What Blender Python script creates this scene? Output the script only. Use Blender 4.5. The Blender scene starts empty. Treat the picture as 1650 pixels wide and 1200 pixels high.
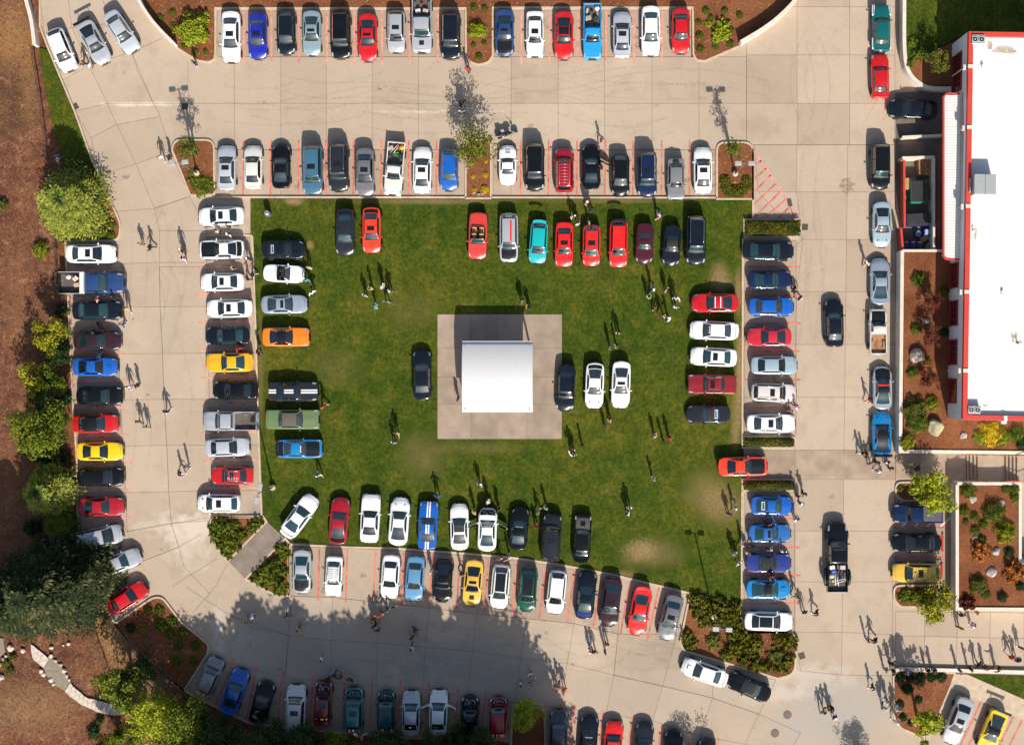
import bpy, bmesh, math, random
from mathutils import Vector, Matrix
from mathutils.geometry import tessellate_polygon
from collections import Counter, defaultdict
R = math.radians
random.seed(7)
C = bpy.context.scene.collection
H = 127.0            # camera height in metres
PPM = 16.3           # photo pixels per metre on the ground
NX, NY = 885.0, 600.0  # the point right under the camera
SUN_EL = 37.5
def W(px, py, z=0.0):
    k = (1 - z / H) / PPM
    return Vector(((px - NX) * k, -(py - NY) * k, z))
def lin(c):
    return c / 12.92 if c <= .04045 else ((c + .055) / 1.055) ** 2.4
def hexc(h):
    return tuple(lin(int(h[i:i + 2], 16) / 255) for i in (0, 2, 4))
# ------------------------------------------------------------------ materials
def nodes(m):
    m.use_nodes = True
    nt = m.node_tree
    for n in list(nt.nodes): nt.nodes.remove(n)
    return nt
def bsdf(nt):
    o = nt.nodes.new('ShaderNodeOutputMaterial'); b = nt.nodes.new('ShaderNodeBsdfPrincipled')
    nt.links.new(b.outputs[0], o.inputs[0]); return b
MATS = {}
def mat(name, col, rough=.6, metal=0, spec=.5, coat=0, vary=.12, scale=3.0, bump=0, bscale=20, dist=.01, extra=None):
    """procedural material: base colour broken up by two octaves of noise, optional bump"""
    if name in MATS: return MATS[name]
    m = bpy.data.materials.new(name); nt = nodes(m); b = bsdf(nt); L = nt.links.new
    b.inputs['Roughness'].default_value = rough; b.inputs['Metallic'].default_value = metal
    b.inputs['Specular IOR Level'].default_value = spec
    b.inputs['Coat Weight'].default_value = coat; b.inputs['Coat Roughness'].default_value = .06
    tc = nt.nodes.new('ShaderNodeTexCoord')
    if vary:
        n = nt.nodes.new('ShaderNodeTexNoise'); n.inputs['Scale'].default_value = scale; n.inputs['Detail'].default_value = 4
        L(tc.outputs['Object'], n.inputs['Vector'])
        r = nt.nodes.new('ShaderNodeValToRGB'); e = r.color_ramp.elements
        e[0].position = .3; e[1].position = .7
        e[0].color = (*[c * (1 - vary) for c in col], 1); e[1].color = (*[min(1, c * (1 + vary)) for c in col], 1)
        L(n.outputs['Fac'], r.inputs[0]); L(r.outputs[0], b.inputs['Base Color'])
    else:
        b.inputs['Base Color'].default_value = (*col, 1)
    if bump:
        n2 = nt.nodes.new('ShaderNodeTexNoise'); n2.inputs['Scale'].default_value = bscale; n2.inputs['Detail'].default_value = 5
        L(tc.outputs['Object'], n2.inputs['Vector'])
        bp = nt.nodes.new('ShaderNodeBump'); bp.inputs['Strength'].default_value = bump; bp.inputs['Distance'].default_value = dist
        L(n2.outputs['Fac'], bp.inputs['Height']); L(bp.outputs[0], b.inputs['Normal'])
    MATS[name] = m
    return m
class NB:
    """small helper to chain colour nodes for the large ground materials"""
    def __init__(s, name, rough=.9, spec=.3):
        s.m = bpy.data.materials.new(name); s.nt = nodes(s.m); s.b = bsdf(s.nt); MATS[name] = s.m
        s.b.inputs['Roughness'].default_value = rough; s.b.inputs['Specular IOR Level'].default_value = spec
        s.tc = s.nt.nodes.new('ShaderNodeTexCoord'); s.co = s.tc.outputs['Object']; s.L = s.nt.links.new
    def noise(s, scale, detail=4, rough=.55, dist=0, stretch=None):
        n = s.nt.nodes.new('ShaderNodeTexNoise'); n.inputs['Scale'].default_value = scale
        n.inputs['Detail'].default_value = detail; n.inputs['Roughness'].default_value = rough; n.inputs['Distortion'].default_value = dist
        v = s.co
        if stretch:
            mp = s.nt.nodes.new('ShaderNodeMapping'); mp.inputs['Scale'].default_value = stretch; s.L(v, mp.inputs[0]); v = mp.outputs[0]
        s.L(v, n.inputs['Vector']); return n.outputs['Fac']
    def ramp(s, fac, stops):
        r = s.nt.nodes.new('ShaderNodeValToRGB'); e = r.color_ramp.elements
        e[0].position, e[0].color = stops[0][0], (*stops[0][1], 1); e[1].position, e[1].color = stops[-1][0], (*stops[-1][1], 1)
        for p, c in stops[1:-1]:
            k = e.new(p); k.color = (*c, 1)
        s.L(fac, r.inputs[0]); return r.outputs[0]
    def step(s, fac, a, b):
        r = s.nt.nodes.new('ShaderNodeMapRange'); r.inputs['From Min'].default_value = a; r.inputs['From Max'].default_value = b
        r.interpolation_type = 'SMOOTHSTEP'; s.L(fac, r.inputs['Value']); return r.outputs[0]
    def mix(s, fac, a, b, mode='MIX'):
        n = s.nt.nodes.new('ShaderNodeMix'); n.data_type = 'RGBA'; n.blend_type = mode
        for sock, v in ((n.inputs[0], fac), (n.inputs[6], a), (n.inputs[7], b)):
            if isinstance(v, (int, float)): sock.default_value = v
            elif isinstance(v, tuple): sock.default_value = (*v, 1) if len(v) == 3 else v
            else: s.L(v, sock)
        return n.outputs[2]
    def math(s, op, a, b=None):
        n = s.nt.nodes.new('ShaderNodeMath'); n.operation = op
        for sock, v in ((n.inputs[0], a), (n.inputs[1], b)):
            if v is None: continue
            if isinstance(v, (int, float)): sock.default_value = v
            else: s.L(v, sock)
        return n.outputs[0]
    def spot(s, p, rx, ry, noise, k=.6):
        """soft patch of wear centred on a real spot of the ground, its edge broken by noise"""
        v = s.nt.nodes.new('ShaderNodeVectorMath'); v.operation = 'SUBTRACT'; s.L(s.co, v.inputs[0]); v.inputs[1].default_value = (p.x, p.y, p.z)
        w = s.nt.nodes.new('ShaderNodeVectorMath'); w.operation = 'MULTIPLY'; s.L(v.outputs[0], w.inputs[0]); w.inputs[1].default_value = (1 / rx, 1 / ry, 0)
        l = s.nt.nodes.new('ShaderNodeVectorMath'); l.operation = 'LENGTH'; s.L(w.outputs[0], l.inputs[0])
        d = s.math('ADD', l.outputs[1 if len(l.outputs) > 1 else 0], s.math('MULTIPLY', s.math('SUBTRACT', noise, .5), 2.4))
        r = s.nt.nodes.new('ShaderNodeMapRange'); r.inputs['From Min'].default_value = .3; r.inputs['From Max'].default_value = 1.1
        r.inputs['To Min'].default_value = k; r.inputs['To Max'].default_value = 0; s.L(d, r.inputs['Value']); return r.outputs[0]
    def attr(s, name):
        a = s.nt.nodes.new('ShaderNodeAttribute'); a.attribute_name = name; return a.outputs['Fac']
    def bump(s, fac, strength, dist):
        bp = s.nt.nodes.new('ShaderNodeBump'); bp.inputs['Strength'].default_value = strength; bp.inputs['Distance'].default_value = dist
        s.L(fac, bp.inputs['Height']); s.L(bp.outputs[0], s.b.inputs['Normal'])
    def done(s, col): s.L(col, s.b.inputs['Base Color']); return s.m
# ------------------------------------------------------------------ mesh helper
class MB:
    def __init__(s): s.v = []; s.f = []; s.mi = []; s.sm = []; s.tone = None
    def face(s, idx, mi=0, sm=False): s.f.append(tuple(idx)); s.mi.append(mi); s.sm.append(sm)
    def add(s, vs, fs, mi=0, sm=False, M=None):
        b = len(s.v)
        s.v += [tuple(M @ Vector(p)) if M else tuple(p) for p in vs]
        for f in fs: s.face([i + b for i in f], mi, sm)
        return s
    def box(s, c, d, mi=0, rz=0, M=None, bev=0):
        x, y, z = d[0] / 2, d[1] / 2, d[2] / 2
        T = Matrix.Translation(c) @ Matrix.Rotation(rz, 4, 'Z')
        if M: T = M @ T
        if bev:
            b = min(bev, x * .9, y * .9, z * .9)
            prof = [(-z, b), (-z + b, 0), (z - b, 0), (z, b)]
            vs = []; fs = []
            for zz, ins in prof:
                X, Y = x - ins, y - ins
                k = b * .7
                for p in ((X - k, -Y), (X, -Y + k), (X, Y - k), (X - k, Y), (-X + k, Y), (-X, Y - k), (-X, -Y + k), (-X + k, -Y)): vs.append((*p, zz))
            for r in range(3):
                for i in range(8): fs.append((r * 8 + i, r * 8 + (i + 1) % 8, r * 8 + 8 + (i + 1) % 8, r * 8 + 8 + i))
            fs.append(tuple(range(24, 32))); fs.append(tuple(reversed(range(8))))
            return s.add(vs, fs, mi, False, T)
        vs = [(-x, -y, -z), (x, -y, -z), (x, y, -z), (-x, y, -z), (-x, -y, z), (x, -y, z), (x, y, z), (-x, y, z)]
        return s.add(vs, [(3, 2, 1, 0), (4, 5, 6, 7), (0, 1, 5, 4), (1, 2, 6, 5), (2, 3, 7, 6), (3, 0, 4, 7)], mi, False, T)
    def tube(s, pts, rad, n=8, mi=0, cap=True, sm=True, M=None):
        pts = [Vector(p) for p in pts]
        if not hasattr(rad, '__len__'): rad = [rad] * len(pts)
        vs = []; fs = []; up = None
        for i, p in enumerate(pts):
            d = (pts[min(i + 1, len(pts) - 1)] - pts[max(i - 1, 0)]).normalized()
            a = d.cross(Vector((0, 0, 1)) if abs(d.z) < .9 else Vector((1, 0, 0))) if up is None else up - d * up.dot(d)
            if a.length < 1e-6: a = d.orthogonal()
            a.normalize(); up = a; b = d.cross(a)
            for k in range(n):
                t = 2 * math.pi * k / n; vs.append(p + (a * math.cos(t) + b * math.sin(t)) * rad[i])
        for i in range(len(pts) - 1):
            for k in range(n): fs.append((i * n + k, i * n + (k + 1) % n, (i + 1) * n + (k + 1) % n, (i + 1) * n + k))
        s.add(vs, fs, mi, sm, M)
        if cap:
            b = len(s.v) - len(vs)
            s.face(reversed([b + k for k in range(n)]), mi); s.face([b + (len(pts) - 1) * n + k for k in range(n)], mi)
        return s
    def lathe(s, prof, n=16, mi=0, M=None, sm=True):
        vs = []; fs = []
        for r, z in prof:
            for k in range(n): t = 2 * math.pi * k / n; vs.append((r * math.cos(t), r * math.sin(t), z))
        for i in range(len(prof) - 1):
            for k in range(n): fs.append((i * n + k, i * n + (k + 1) % n, (i + 1) * n + (k + 1) % n, (i + 1) * n + k))
        s.add(vs, fs, mi, sm, M); b = len(s.v) - len(vs)
        if prof[0][0] > .001: s.face(reversed([b + k for k in range(n)]), mi)
        if prof[-1][0] > .001: s.face([b + (len(prof) - 1) * n + k for k in range(n)], mi)
        return s
    def poly(s, pts, z0, z1, mi=0, side=None):
        """prism over a (concave) outline"""
        n = len(pts); vs = [Vector((p[0], p[1], z1)) for p in pts]; b = len(s.v)
        area = sum(pts[i][0] * pts[(i + 1) % n][1] - pts[(i + 1) % n][0] * pts[i][1] for i in range(n))
        s.v += [tuple(v) for v in vs]
        for t in tessellate_polygon([vs]):
            a, c, d = [Vector(vs[i]) for i in t]
            if (c - a).cross(d - a).z < 0: t = (t[0], t[2], t[1])
            s.face([b + i for i in t], mi)
        if z0 is not None:
            s.v += [(p[0], p[1], z0) for p in pts]
            for i in range(n):
                j = (i + 1) % n
                f = (b + i, b + j, b + n + j, b + n + i) if area < 0 else (b + j, b + i, b + n + i, b + n + j)
                s.face(f, mi if side is None else side)
        return s
    def strip(s, pts, w, z0, z1, closed=False, mi=0, off=0.0):
        """a wall or kerb of width w following a line; z1 may be a list"""
        P = [Vector((p[0], p[1])) for p in pts]; n = len(P); A = []; B = []
        for i in range(n):
            pa = P[(i - 1) % n] if (closed or i > 0) else None; pb = P[(i + 1) % n] if (closed or i < n - 1) else None
            d1 = (P[i] - pa).normalized() if pa is not None else None; d2 = (pb - P[i]).normalized() if pb is not None else None
            if d1 is None: d1 = d2
            if d2 is None: d2 = d1
            nrm = Vector((-(d1 + d2).y, (d1 + d2).x))
            nrm = nrm.normalized() if nrm.length > 1e-6 else Vector((-d1.y, d1.x))
            k = 1 / max(.45, nrm.dot(Vector((-d1.y, d1.x))))
            A.append(P[i] + nrm * k * (off + w / 2)); B.append(P[i] + nrm * k * (off - w / 2))
        zt = z1 if hasattr(z1, '__len__') else [z1] * n
        b = len(s.v)
        for i in range(n):
            s.v += [(A[i].x, A[i].y, zt[i]), (B[i].x, B[i].y, zt[i]), (A[i].x, A[i].y, z0), (B[i].x, B[i].y, z0)]
        for i in range(n if closed else n - 1):
            p, q = b + 4 * i, b + 4 * ((i + 1) % n)
            s.face((p, p + 1, q + 1, q), mi); s.face((p + 2, p, q, q + 2), mi); s.face((p + 1, p + 3, q + 3, q + 1), mi)
        if not closed:
            s.face((b, b + 2, b + 3, b + 1), mi); e = b + 4 * (n - 1); s.face((e + 1, e + 3, e + 2, e), mi)
        return s
    def mesh(s, name, mats):
        me = bpy.data.meshes.new(name); me.from_pydata([tuple(v) for v in s.v], [], s.f)
        for m in mats: me.materials.append(m)
        me.polygons.foreach_set('material_index', s.mi); me.polygons.foreach_set('use_smooth', s.sm)
        if s.tone is not None:
            a = me.attributes.new('tone', 'FLOAT', 'FACE'); a.data.foreach_set('value', s.tone)
        me.update(); return me
    def build(s, name, mats, parent=None, **kw):
        if not isinstance(mats, (list, tuple)): mats = [mats]
        return link(name, s.mesh(name, mats), parent, **kw)
def link(name, data, parent=None, loc=None, rz=0, label=None, cat=None, group=None, kind=None):
    o = bpy.data.objects.new(name, data); C.objects.link(o)
    if parent: o.parent = parent
    if loc is not None: o.location = loc
    if rz: o.rotation_euler = (0, 0, rz)
    tag(o, label, cat, group, kind); return o
def tag(o, label=None, cat=None, group=None, kind=None):
    if label: o['label'] = label
    if cat: o['category'] = cat
    if group: o['group'] = group
    if kind: o['kind'] = kind
    return o
def dup(o, parent=None):
    c = o.copy(); C.objects.link(c)
    if parent: c.parent = parent
    for ch in list(o.children): dup(ch, c)
    return c
def setmat(o, i, m):
    o.material_slots[i].link = 'OBJECT'; o.material_slots[i].material = m
def fillet(pts, seg=5):
    """px outline with optional corner radius (px) as third value -> rounded outline"""
    out = []; n = len(pts)
    for i, p in enumerate(pts):
        if len(p) < 3: out.append((p[0], p[1])); continue
        P = Vector(p[:2]); A = Vector(pts[i - 1][:2]); B = Vector(pts[(i + 1) % n][:2])
        r = min(p[2], (A - P).length * .49, (B - P).length * .49); a = P + (A - P).normalized() * r; b = P + (B - P).normalized() * r
        for k in range(seg + 1):
            t = k / seg; q = a * (1 - t) ** 2 + P * 2 * t * (1 - t) + b * t * t; out.append((q.x, q.y))
    return out
def G(pts, z=0.0): return [W(p[0], p[1], z) for p in pts]
def smooth(pts, it=2):
    for _ in range(it):
        q = [pts[0]]
        for a, b in zip(pts, pts[1:]):
            q += [(a[0] * .75 + b[0] * .25, a[1] * .75 + b[1] * .25), (a[0] * .25 + b[0] * .75, a[1] * .25 + b[1] * .75)]
        pts = q + [pts[-1]]
    return pts
def pchip(keys):
    X = [k[0] for k in keys]; Y = [k[1] for k in keys]; n = len(X)
    d = [(Y[i + 1] - Y[i]) / (X[i + 1] - X[i]) for i in range(n - 1)]; m = [0.0] * n
    for i in range(1, n - 1): m[i] = 0 if d[i - 1] * d[i] <= 0 else 2 * d[i - 1] * d[i] / (d[i - 1] + d[i])
    m[0], m[-1] = d[0], d[-1]
    def f(x):
        if x <= X[0]: return Y[0]
        if x >= X[-1]: return Y[-1]
        i = max(j for j in range(n - 1) if X[j] <= x); h = X[i + 1] - X[i]; t = (x - X[i]) / h
        return (2 * t ** 3 - 3 * t * t + 1) * Y[i] + (t ** 3 - 2 * t * t + t) * h * m[i] + (-2 * t ** 3 + 3 * t * t) * Y[i + 1] + (t ** 3 - t * t) * h * m[i + 1]
    return f
def lerp(a, b, t): return a + (b - a) * t
def clamp(x, a=0., b=1.): return max(a, min(b, x))
LABELS = Counter()
ORD = ['first', 'second', 'third', 'fourth', 'fifth', 'sixth', 'seventh', 'eighth', 'ninth', 'tenth', 'eleventh', 'twelfth', 'thirteenth', 'fourteenth', 'fifteenth', 'sixteenth', 'seventeenth', 'eighteenth', 'nineteenth', 'twentieth']
# ================================================================== ground materials
def pave_mat():
    n = NB('pavement concrete', .85, .25)
    big = n.noise(.055, 3, .5); mid = n.noise(.45, 5, .6); fine = n.noise(9, 6, .7); br = n.noise(1.2, 4, .6, 0, (1, 14, 1)); br2 = n.noise(1.2, 4, .6, 0, (14, 1, 1))
    c = n.ramp(big, [(.3, (.42, .315, .228)), (.5, (.49, .375, .275)), (.7, (.55, .43, .32))])
    c = n.mix(n.math('MULTIPLY', n.step(mid, .48, .74), .6), c, (.30, .22, .155)); m3 = n.noise(.16, 6, .7, .8); c = n.mix(n.math('MULTIPLY', n.step(m3, .52, .72), .45), c, (.33, .245, .175)); c = n.mix(n.math('MULTIPLY', n.step(m3, .45, .28), .4), c, (.62, .49, .37)); sp = n.noise(2.6, 3, .5); c = n.mix(n.math('MULTIPLY', n.step(sp, .70, .78), .5), c, (.20, .15, .11))
    c = n.mix(n.math('MULTIPLY', n.step(mid, .44, .24), .5), c, (.56, .46, .36))
    c = n.mix(n.math('MULTIPLY', n.step(br, .5, .7), .32), c, (.26, .20, .15)); c = n.mix(n.math('MULTIPLY', n.step(br2, .5, .72), .28), c, (.55, .45, .36))
    c = n.mix(.5, c, n.ramp(fine, [(.25, (.30, .235, .18)), (.75, (.58, .48, .385))]))
    t = n.attr('tone')
    c = n.mix(n.math('MULTIPLY', t, 1.0), c, n.mix(1.0, c, (.72, .70, .68), 'MULTIPLY'))
    nn = n.noise(.9, 4)
    for (px, py, rx, ry, k, col) in ((1040, 1060, 4.5, 2.6, .55, (.30, .24, .18)), (1075, 1045, 2.5, 2, .5, (.28, .225, .17)), (1215, 205, 3, 1.4, .4, (.27, .20, .15)), (330, 250, 5, 3, .35, (.28, .22, .17)),
                                     (320, 850, 6, 1.4, .6, (.62, .54, .45)), (300, 870, 2.5, 3, .5, (.60, .52, .43)), (230, 168, 5.2, .25, .9, (.68, .56, .44)), (400, 1040, 3.2, 2.6, .5, (.46, .42, .37)), (352, 1030, .8, 3.5, .6, (.58, .54, .5)),
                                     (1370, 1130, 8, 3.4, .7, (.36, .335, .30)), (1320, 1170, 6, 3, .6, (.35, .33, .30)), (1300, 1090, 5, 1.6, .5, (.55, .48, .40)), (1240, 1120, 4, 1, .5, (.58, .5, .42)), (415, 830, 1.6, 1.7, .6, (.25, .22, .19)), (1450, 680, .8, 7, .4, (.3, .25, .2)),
                                     (1425, 640, 1.2, 4, .35, (.6, .5, .4)), (480, 950, 3, 1.4, .4, (.3, .25, .2)), (945, 1035, 3, 3, .4, (.56, .46, .36)), (275, 560, 3, 6, .3, (.33, .26, .2)), (700, 180, 6, .16, .7, (.6, .5, .4)), (1210, 380, 1, 2, .3, (.3, .25, .2))):
        c = n.mix(n.spot(W(px, py), rx, ry, nn, k), c, col)
    for (px, py, rx, ry, k) in ((560, 1050, 13, 4.6, .6), (760, 1070, 9, 4.2, .6), (450, 1010, 5, 3.5, .6), (1050, 1120, 12, 3, .25)): c = n.mix(n.spot(W(px, py), rx, ry, nn, k), c, (.285, .262, .235))  # greyer paving assumed; the tree shade's grey is put into the colour here
    n.bump(fine, .25, .01); return n.done(c)
def lawn_mat():
    n = NB('lawn grass', .95, .15)
    big = n.noise(.09, 3, .5); mid = n.noise(.55, 5, .65); fine = n.noise(3.2, 8, .8); f2 = n.noise(9, 5, .8)
    c = n.ramp(big, [(.3, (.024, .052, .003)), (.48, (.050, .074, .005)), (.68, (.100, .100, .010))])
    c = n.mix(.55, c, n.ramp(mid, [(.3, (.012, .036, .002)), (.5, (.040, .064, .004)), (.7, (.115, .105, .015))]))
    c = n.mix(.9, c, n.mix(1.0, c, n.ramp(fine, [(.3, (.12, .2, .12)), (.5, (1, 1, 1)), (.7, (2.1, 1.8, 1.8))]), 'MULTIPLY'))
    c = n.mix(.45, c, n.mix(1.0, c, n.ramp(f2, [(.3, (.4, .5, .4)), (.7, (1.8, 1.55, 1.6))]), 'MULTIPLY'))
    nn = n.noise(3.2, 7, .8)
    tan = n.ramp(n.noise(5, 6, .8), [(.3, (.16, .11, .05)), (.7, (.38, .25, .12))])
    for (px, py, rx, ry, k) in ((1032, 886, 1.7, 1.2, .85), (1050, 890, 3.6, 1.6, .4), (680, 735, 2.6, 2.6, .26), (474, 324, 1.1, .5, .9), (1160, 455, 1.6, 1.2, .6), (1160, 440, 1, 1.4, .5), (1192, 600, .5, 5, .9), (1187, 660, .7, 3, .6), (1165, 815, 2.6, 2.2, .6),
                                (1140, 790, 2.6, 2.2, .4), (1185, 700, .6, 2, .6), (540, 590, 3.0, 2.0, .15), (500, 395, .4, .5, .8), (770, 722, 5, .7, .2), (420, 600, .4, 7, .3), (1000, 925, 2, .5, .5), (660, 500, 3, 2, .15), (1190, 470, .5, 2.5, .8), (700, 325, 9, .35, .5), (1000, 324, 7, .3, .4)):
        c = n.mix(n.spot(W(px, py), rx, ry, nn, k), c, tan)
    n.bump(f2, .8, .05); return n.done(c)
def soil_mat():
    n = NB('dry bank soil', .95, .15)
    big = n.noise(.12, 4, .6); mid = n.noise(.7, 8, .78, .6); fine = n.noise(4.5, 8, .85)
    c = n.ramp(big, [(.3, (.085, .030, .020)), (.45, (.15, .056, .033)), (.6, (.21, .085, .045)), (.75, (.29, .155, .065))])
    c = n.mix(.6, c, n.ramp(mid, [(.34, (.020, .010, .008)), (.46, (.11, .042, .026)), (.56, (.18, .085, .042)), (.66, (.36, .21, .11))]))
    c = n.mix(.7, c, n.mix(1.0, c, n.ramp(fine, [(.32, (.18, .17, .18)), (.5, (1, 1, 1)), (.68, (2.5, 2.3, 2.2))]), 'MULTIPLY'))
    nn = n.noise(.7, 6, .7)
    for (px, py, rx, ry, k, col) in ((20, 60, 2.2, 4, .6, (.36, .19, .07)), (45, 130, 1.0, 5, .6, (.32, .17, .06)), (10, 800, 6, 6, .4, (.26, .12, .06)), (190, 1020, 2.2, 5, .7, (.36, .2, .08)), (60, 900, 4, 3, .5, (.3, .14, .06)), (20, 170, 3, 5, .4, (.07, .05, .025)),
                                     (168, 985, 1, 3, .9, (.5, .28, .11)), (50, 1140, 6, 3, .5, (.30, .18, .09)), (230, 1100, 4, 3, .5, (.26, .2, .1)), (30, 480, 2, 6, .4, (.22, .10, .05))):
        c = n.mix(n.spot(W(px, py), rx, ry, nn, k), c, col)
    n.bump(fine, .8, .06); return n.done(c)
def mulch_mat():
    n = NB('bark mulch', .95, .15)
    big = n.noise(.35, 4, .6); fine = n.noise(7, 6, .85, .6)
    c = n.ramp(big, [(.3, (.135, .046, .020)), (.7, (.235, .088, .038))])
    c = n.mix(.8, c, n.mix(1.0, c, n.ramp(fine, [(.3, (.25, .22, .2)), (.5, (1, 1, 1)), (.7, (2.0, 2.1, 2.3))]), 'MULTIPLY'))
    n.bump(fine, .8, .05); return n.done(c)
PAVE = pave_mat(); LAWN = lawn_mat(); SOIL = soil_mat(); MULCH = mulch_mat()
JOINT = mat('slab joint', (.16, .12, .09), .95, vary=.35, scale=1.5)
KERB = mat('kerb concrete', (.50, .39, .28), .85, vary=.14, scale=2, bump=.2, bscale=30)
DARKKERB = mat('kerb gutter', (.14, .12, .10), .9, vary=.3, scale=2)
REDLINE = mat('red line paint', (.58, .15, .11), .8, vary=.45, scale=1.6)
PINKLINE = mat('faded red line paint', (.68, .26, .20), .8, vary=.35, scale=1.6)
WHITELINE = mat('white line paint', (.75, .74, .72), .8, vary=.15, scale=4)
WALLC = mat('pale rendered wall', (.62, .58, .53), .85, vary=.1, scale=1.2, bump=.15)
WALLTOP = mat('cream wall coping', (.64, .56, .47), .8, vary=.1, scale=2)
PADC = mat('shelter slab concrete', (.295, .225, .172), .85, vary=.2, scale=.6, bump=.2, bscale=30)
PADC2 = mat('shelter slab concrete warm', (.33, .25, .19), .85, vary=.16, scale=.8, bump=.2, bscale=30)
ASPH = mat('dark apron concrete', (.15, .125, .105), .9, vary=.25, scale=.8, bump=.3, bscale=25)
PATHC = mat('grey path concrete', (.22, .175, .14), .9, vary=.18, scale=.9, bump=.2)
def S(name, mb, mats, **kw): return mb.build(name, mats, kind='structure', **kw)
# terrain sheet, far larger than the view
b = MB(); n = 1200
b.add([(-n, -n, -.12), (n, -n, -.12), (n, n, -.12), (-n, n, -.12)], [(0, 1, 2, 3)]); S('ground', b, SOIL)
# ------------------------------------------------------------------ pavement with slab tones and joints
LEFT = [(55, -80), (65, 0), (65, 43), (78, 78), (121, 180), (149.5, 260), (160, 283), (186, 341), (195, 361, 12), (192, 388, 14), (106, 388), (108, 441), (110.5, 482), (117, 633), (124.6, 743), (125.7, 841), (141, 914), (160, 960), (186, 1004), (217, 1043), (297, 1111), (312, 1120), (400, 1163), (444, 1170), (505, 1176), (579, 1182), (660, 1188), (800, 1192), (960, 1232), (1150, 1262)]
pb = MB(); outline = G(fillet(LEFT + [(1150, 1330), (1900, 1330), (1900, -80)]))
pb.poly(outline, -.3, 0.0); tones = [0.25] * len(pb.f)
rj = random.Random(3)
def lattice(rows, z=.003, jw=.035, tone=True, jr=True, jc=True, tm=.22):
    """rows of px lattice points: slabs between them, joints along them"""
    P = [[W(x, y, 0) for x, y in r] for r in rows]
    if tone:
        for r in range(len(P) - 1):
            for c in range(min(len(P[r]), len(P[r + 1])) - 1):
                q = [P[r][c], P[r + 1][c], P[r + 1][c + 1], P[r][c + 1]]
                bb = len(pb.v); pb.v += [(p.x, p.y, z) for p in q]; pb.face((bb, bb + 1, bb + 2, bb + 3)); tones.append(clamp(rj.gauss(tm, .15), 0, 1))
    lines = []
    if jr: lines += P
    if jc: lines += [[P[r][c] for r in range(len(P)) if c < len(P[r])] for c in range(max(len(r) for r in P))]
    for ln in lines:
        for a, c in zip(ln, ln[1:]):
            d = (c - a).normalized(); m = Vector((-d.y, d.x, 0)) * jw / 2
            bb = len(pb.v); pb.v += [(p.x, p.y, z + .004) for p in (a - m, c - m, c + m, a + m)]
            pb.face((bb, bb + 1, bb + 2, bb + 3), 1); tones.append(0)
def grid(xs, ys, **k): lattice([[(x, y) for x in xs] for y in ys], **k)
topx = [377.7, 452.4, 526, 599.8, 674.5, 749, 823.7, 899.4, 974, 1050.6, 1126.4, 1203]
grid(topx, [92, 167, 241.5]); grid([349] + topx[:6], [241.5, 315], tm=.6); grid([795] + topx[6:11] + [1152], [241.5, 315], tm=.6); grid([351] + topx[:6], [18, 92], tm=.6); grid([797] + topx[6:11] + [1114], [18, 92], tm=.6)
grid([1203, 1284.4, 1369, 1442], [-60, 11.5, 89, 167, 233.6])
lattice([[(1215, 233.6), (1284, 233.6), (1366, 233.6), (1442, 233.6)], [(1222, 309.5), (1283, 309.5), (1365, 309.5), (1443, 309.5)], [(1293, 386), (1293.5, 386), (1364, 386), (1443, 386)], [(1201, 470), (1284, 470), (1363, 470), (1443, 470)],
         [(1199, 555), (1282, 555), (1362, 555), (1443, 555)], [(1198, 640), (1282, 640), (1361, 640), (1443, 640)], [(1198, 725), (1281, 725), (1360, 725), (1443, 725)], [(1197, 772), (1281, 772), (1359.5, 772), (1443, 772)],
         [(1197, 855), (1280, 855), (1359, 855), (1439, 855)], [(1197, 937), (1280, 937), (1358, 937), (1438, 937)], [(1197, 1017), (1280, 1018), (1357, 1018), (1438, 1022)], [(1290, 1080), (1290, 1080), (1356, 1087), (1438, 1088)]])
lattice([[(1443, 985), (1490, 985), (1543, 986), (1596, 986), (1650, 987), (1710, 987)], [(1443, 1024), (1490, 1024.5), (1542, 1026), (1595, 1027), (1650, 1028), (1710, 1029)], [(1443, 1073), (1489, 1073), (1541, 1074), (1595, 1074), (1650, 1075), (1710, 1076)]])
grid([1443, 1481, 1526, 1553], [731, 774])
lattice([[(257, 430), (333, 430)], [(258, 494.6), (335, 494)], [(262, 569.5), (336, 569)], [(264, 643), (337, 643)], [(268.7, 717), (339, 717)], [(272, 792), (341, 790)], [(276, 843), (340, 838)]])
lattice([[(198, 425), (257, 423)], [(190, 494.6), (258, 494.6)], [(190.7, 570), (262, 569.5)], [(194, 645), (264, 643)], [(198, 718.5), (268.7, 717)], [(202, 793), (272, 792)], [(205, 856), (276, 843)], [(226, 905), (288, 881)]])
lattice([[(333, 320), (333, 430), (335, 494), (336, 569), (337, 643), (339, 717), (341, 790), (341, 833)], [(404, 320), (408, 430), (412, 494), (415, 569), (417, 643), (419, 717), (420, 790), (421, 830)]], jr=True, jc=False, tone=False)
lattice([[(333, 383), (402, 383)], [(333, 430), (406, 430)], [(335, 494), (410, 494)], [(336, 569), (412, 569)], [(337, 643), (414, 643)], [(339, 717), (416, 717)], [(341, 790), (419, 790)], [(342, 829), (420, 829)]], tm=.55)
lattice([[(112, 423), (196, 425)], [(114, 494.6), (190, 494.6)], [(118, 570), (190.7, 570)], [(120, 645), (194, 645)], [(126, 718.5), (198, 718.5)], [(128, 793), (202, 793)], [(130, 856), (205, 856)]], tm=.6)
grid([1200, 1283], [388, 470, 555, 640, 700], tm=.6, z=.0055); grid([1200, 1281], [793, 855, 937, 1015], tm=.6, z=.0055); grid([1442, 1531], [808, 849, 897, 940], tm=.9)
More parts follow.
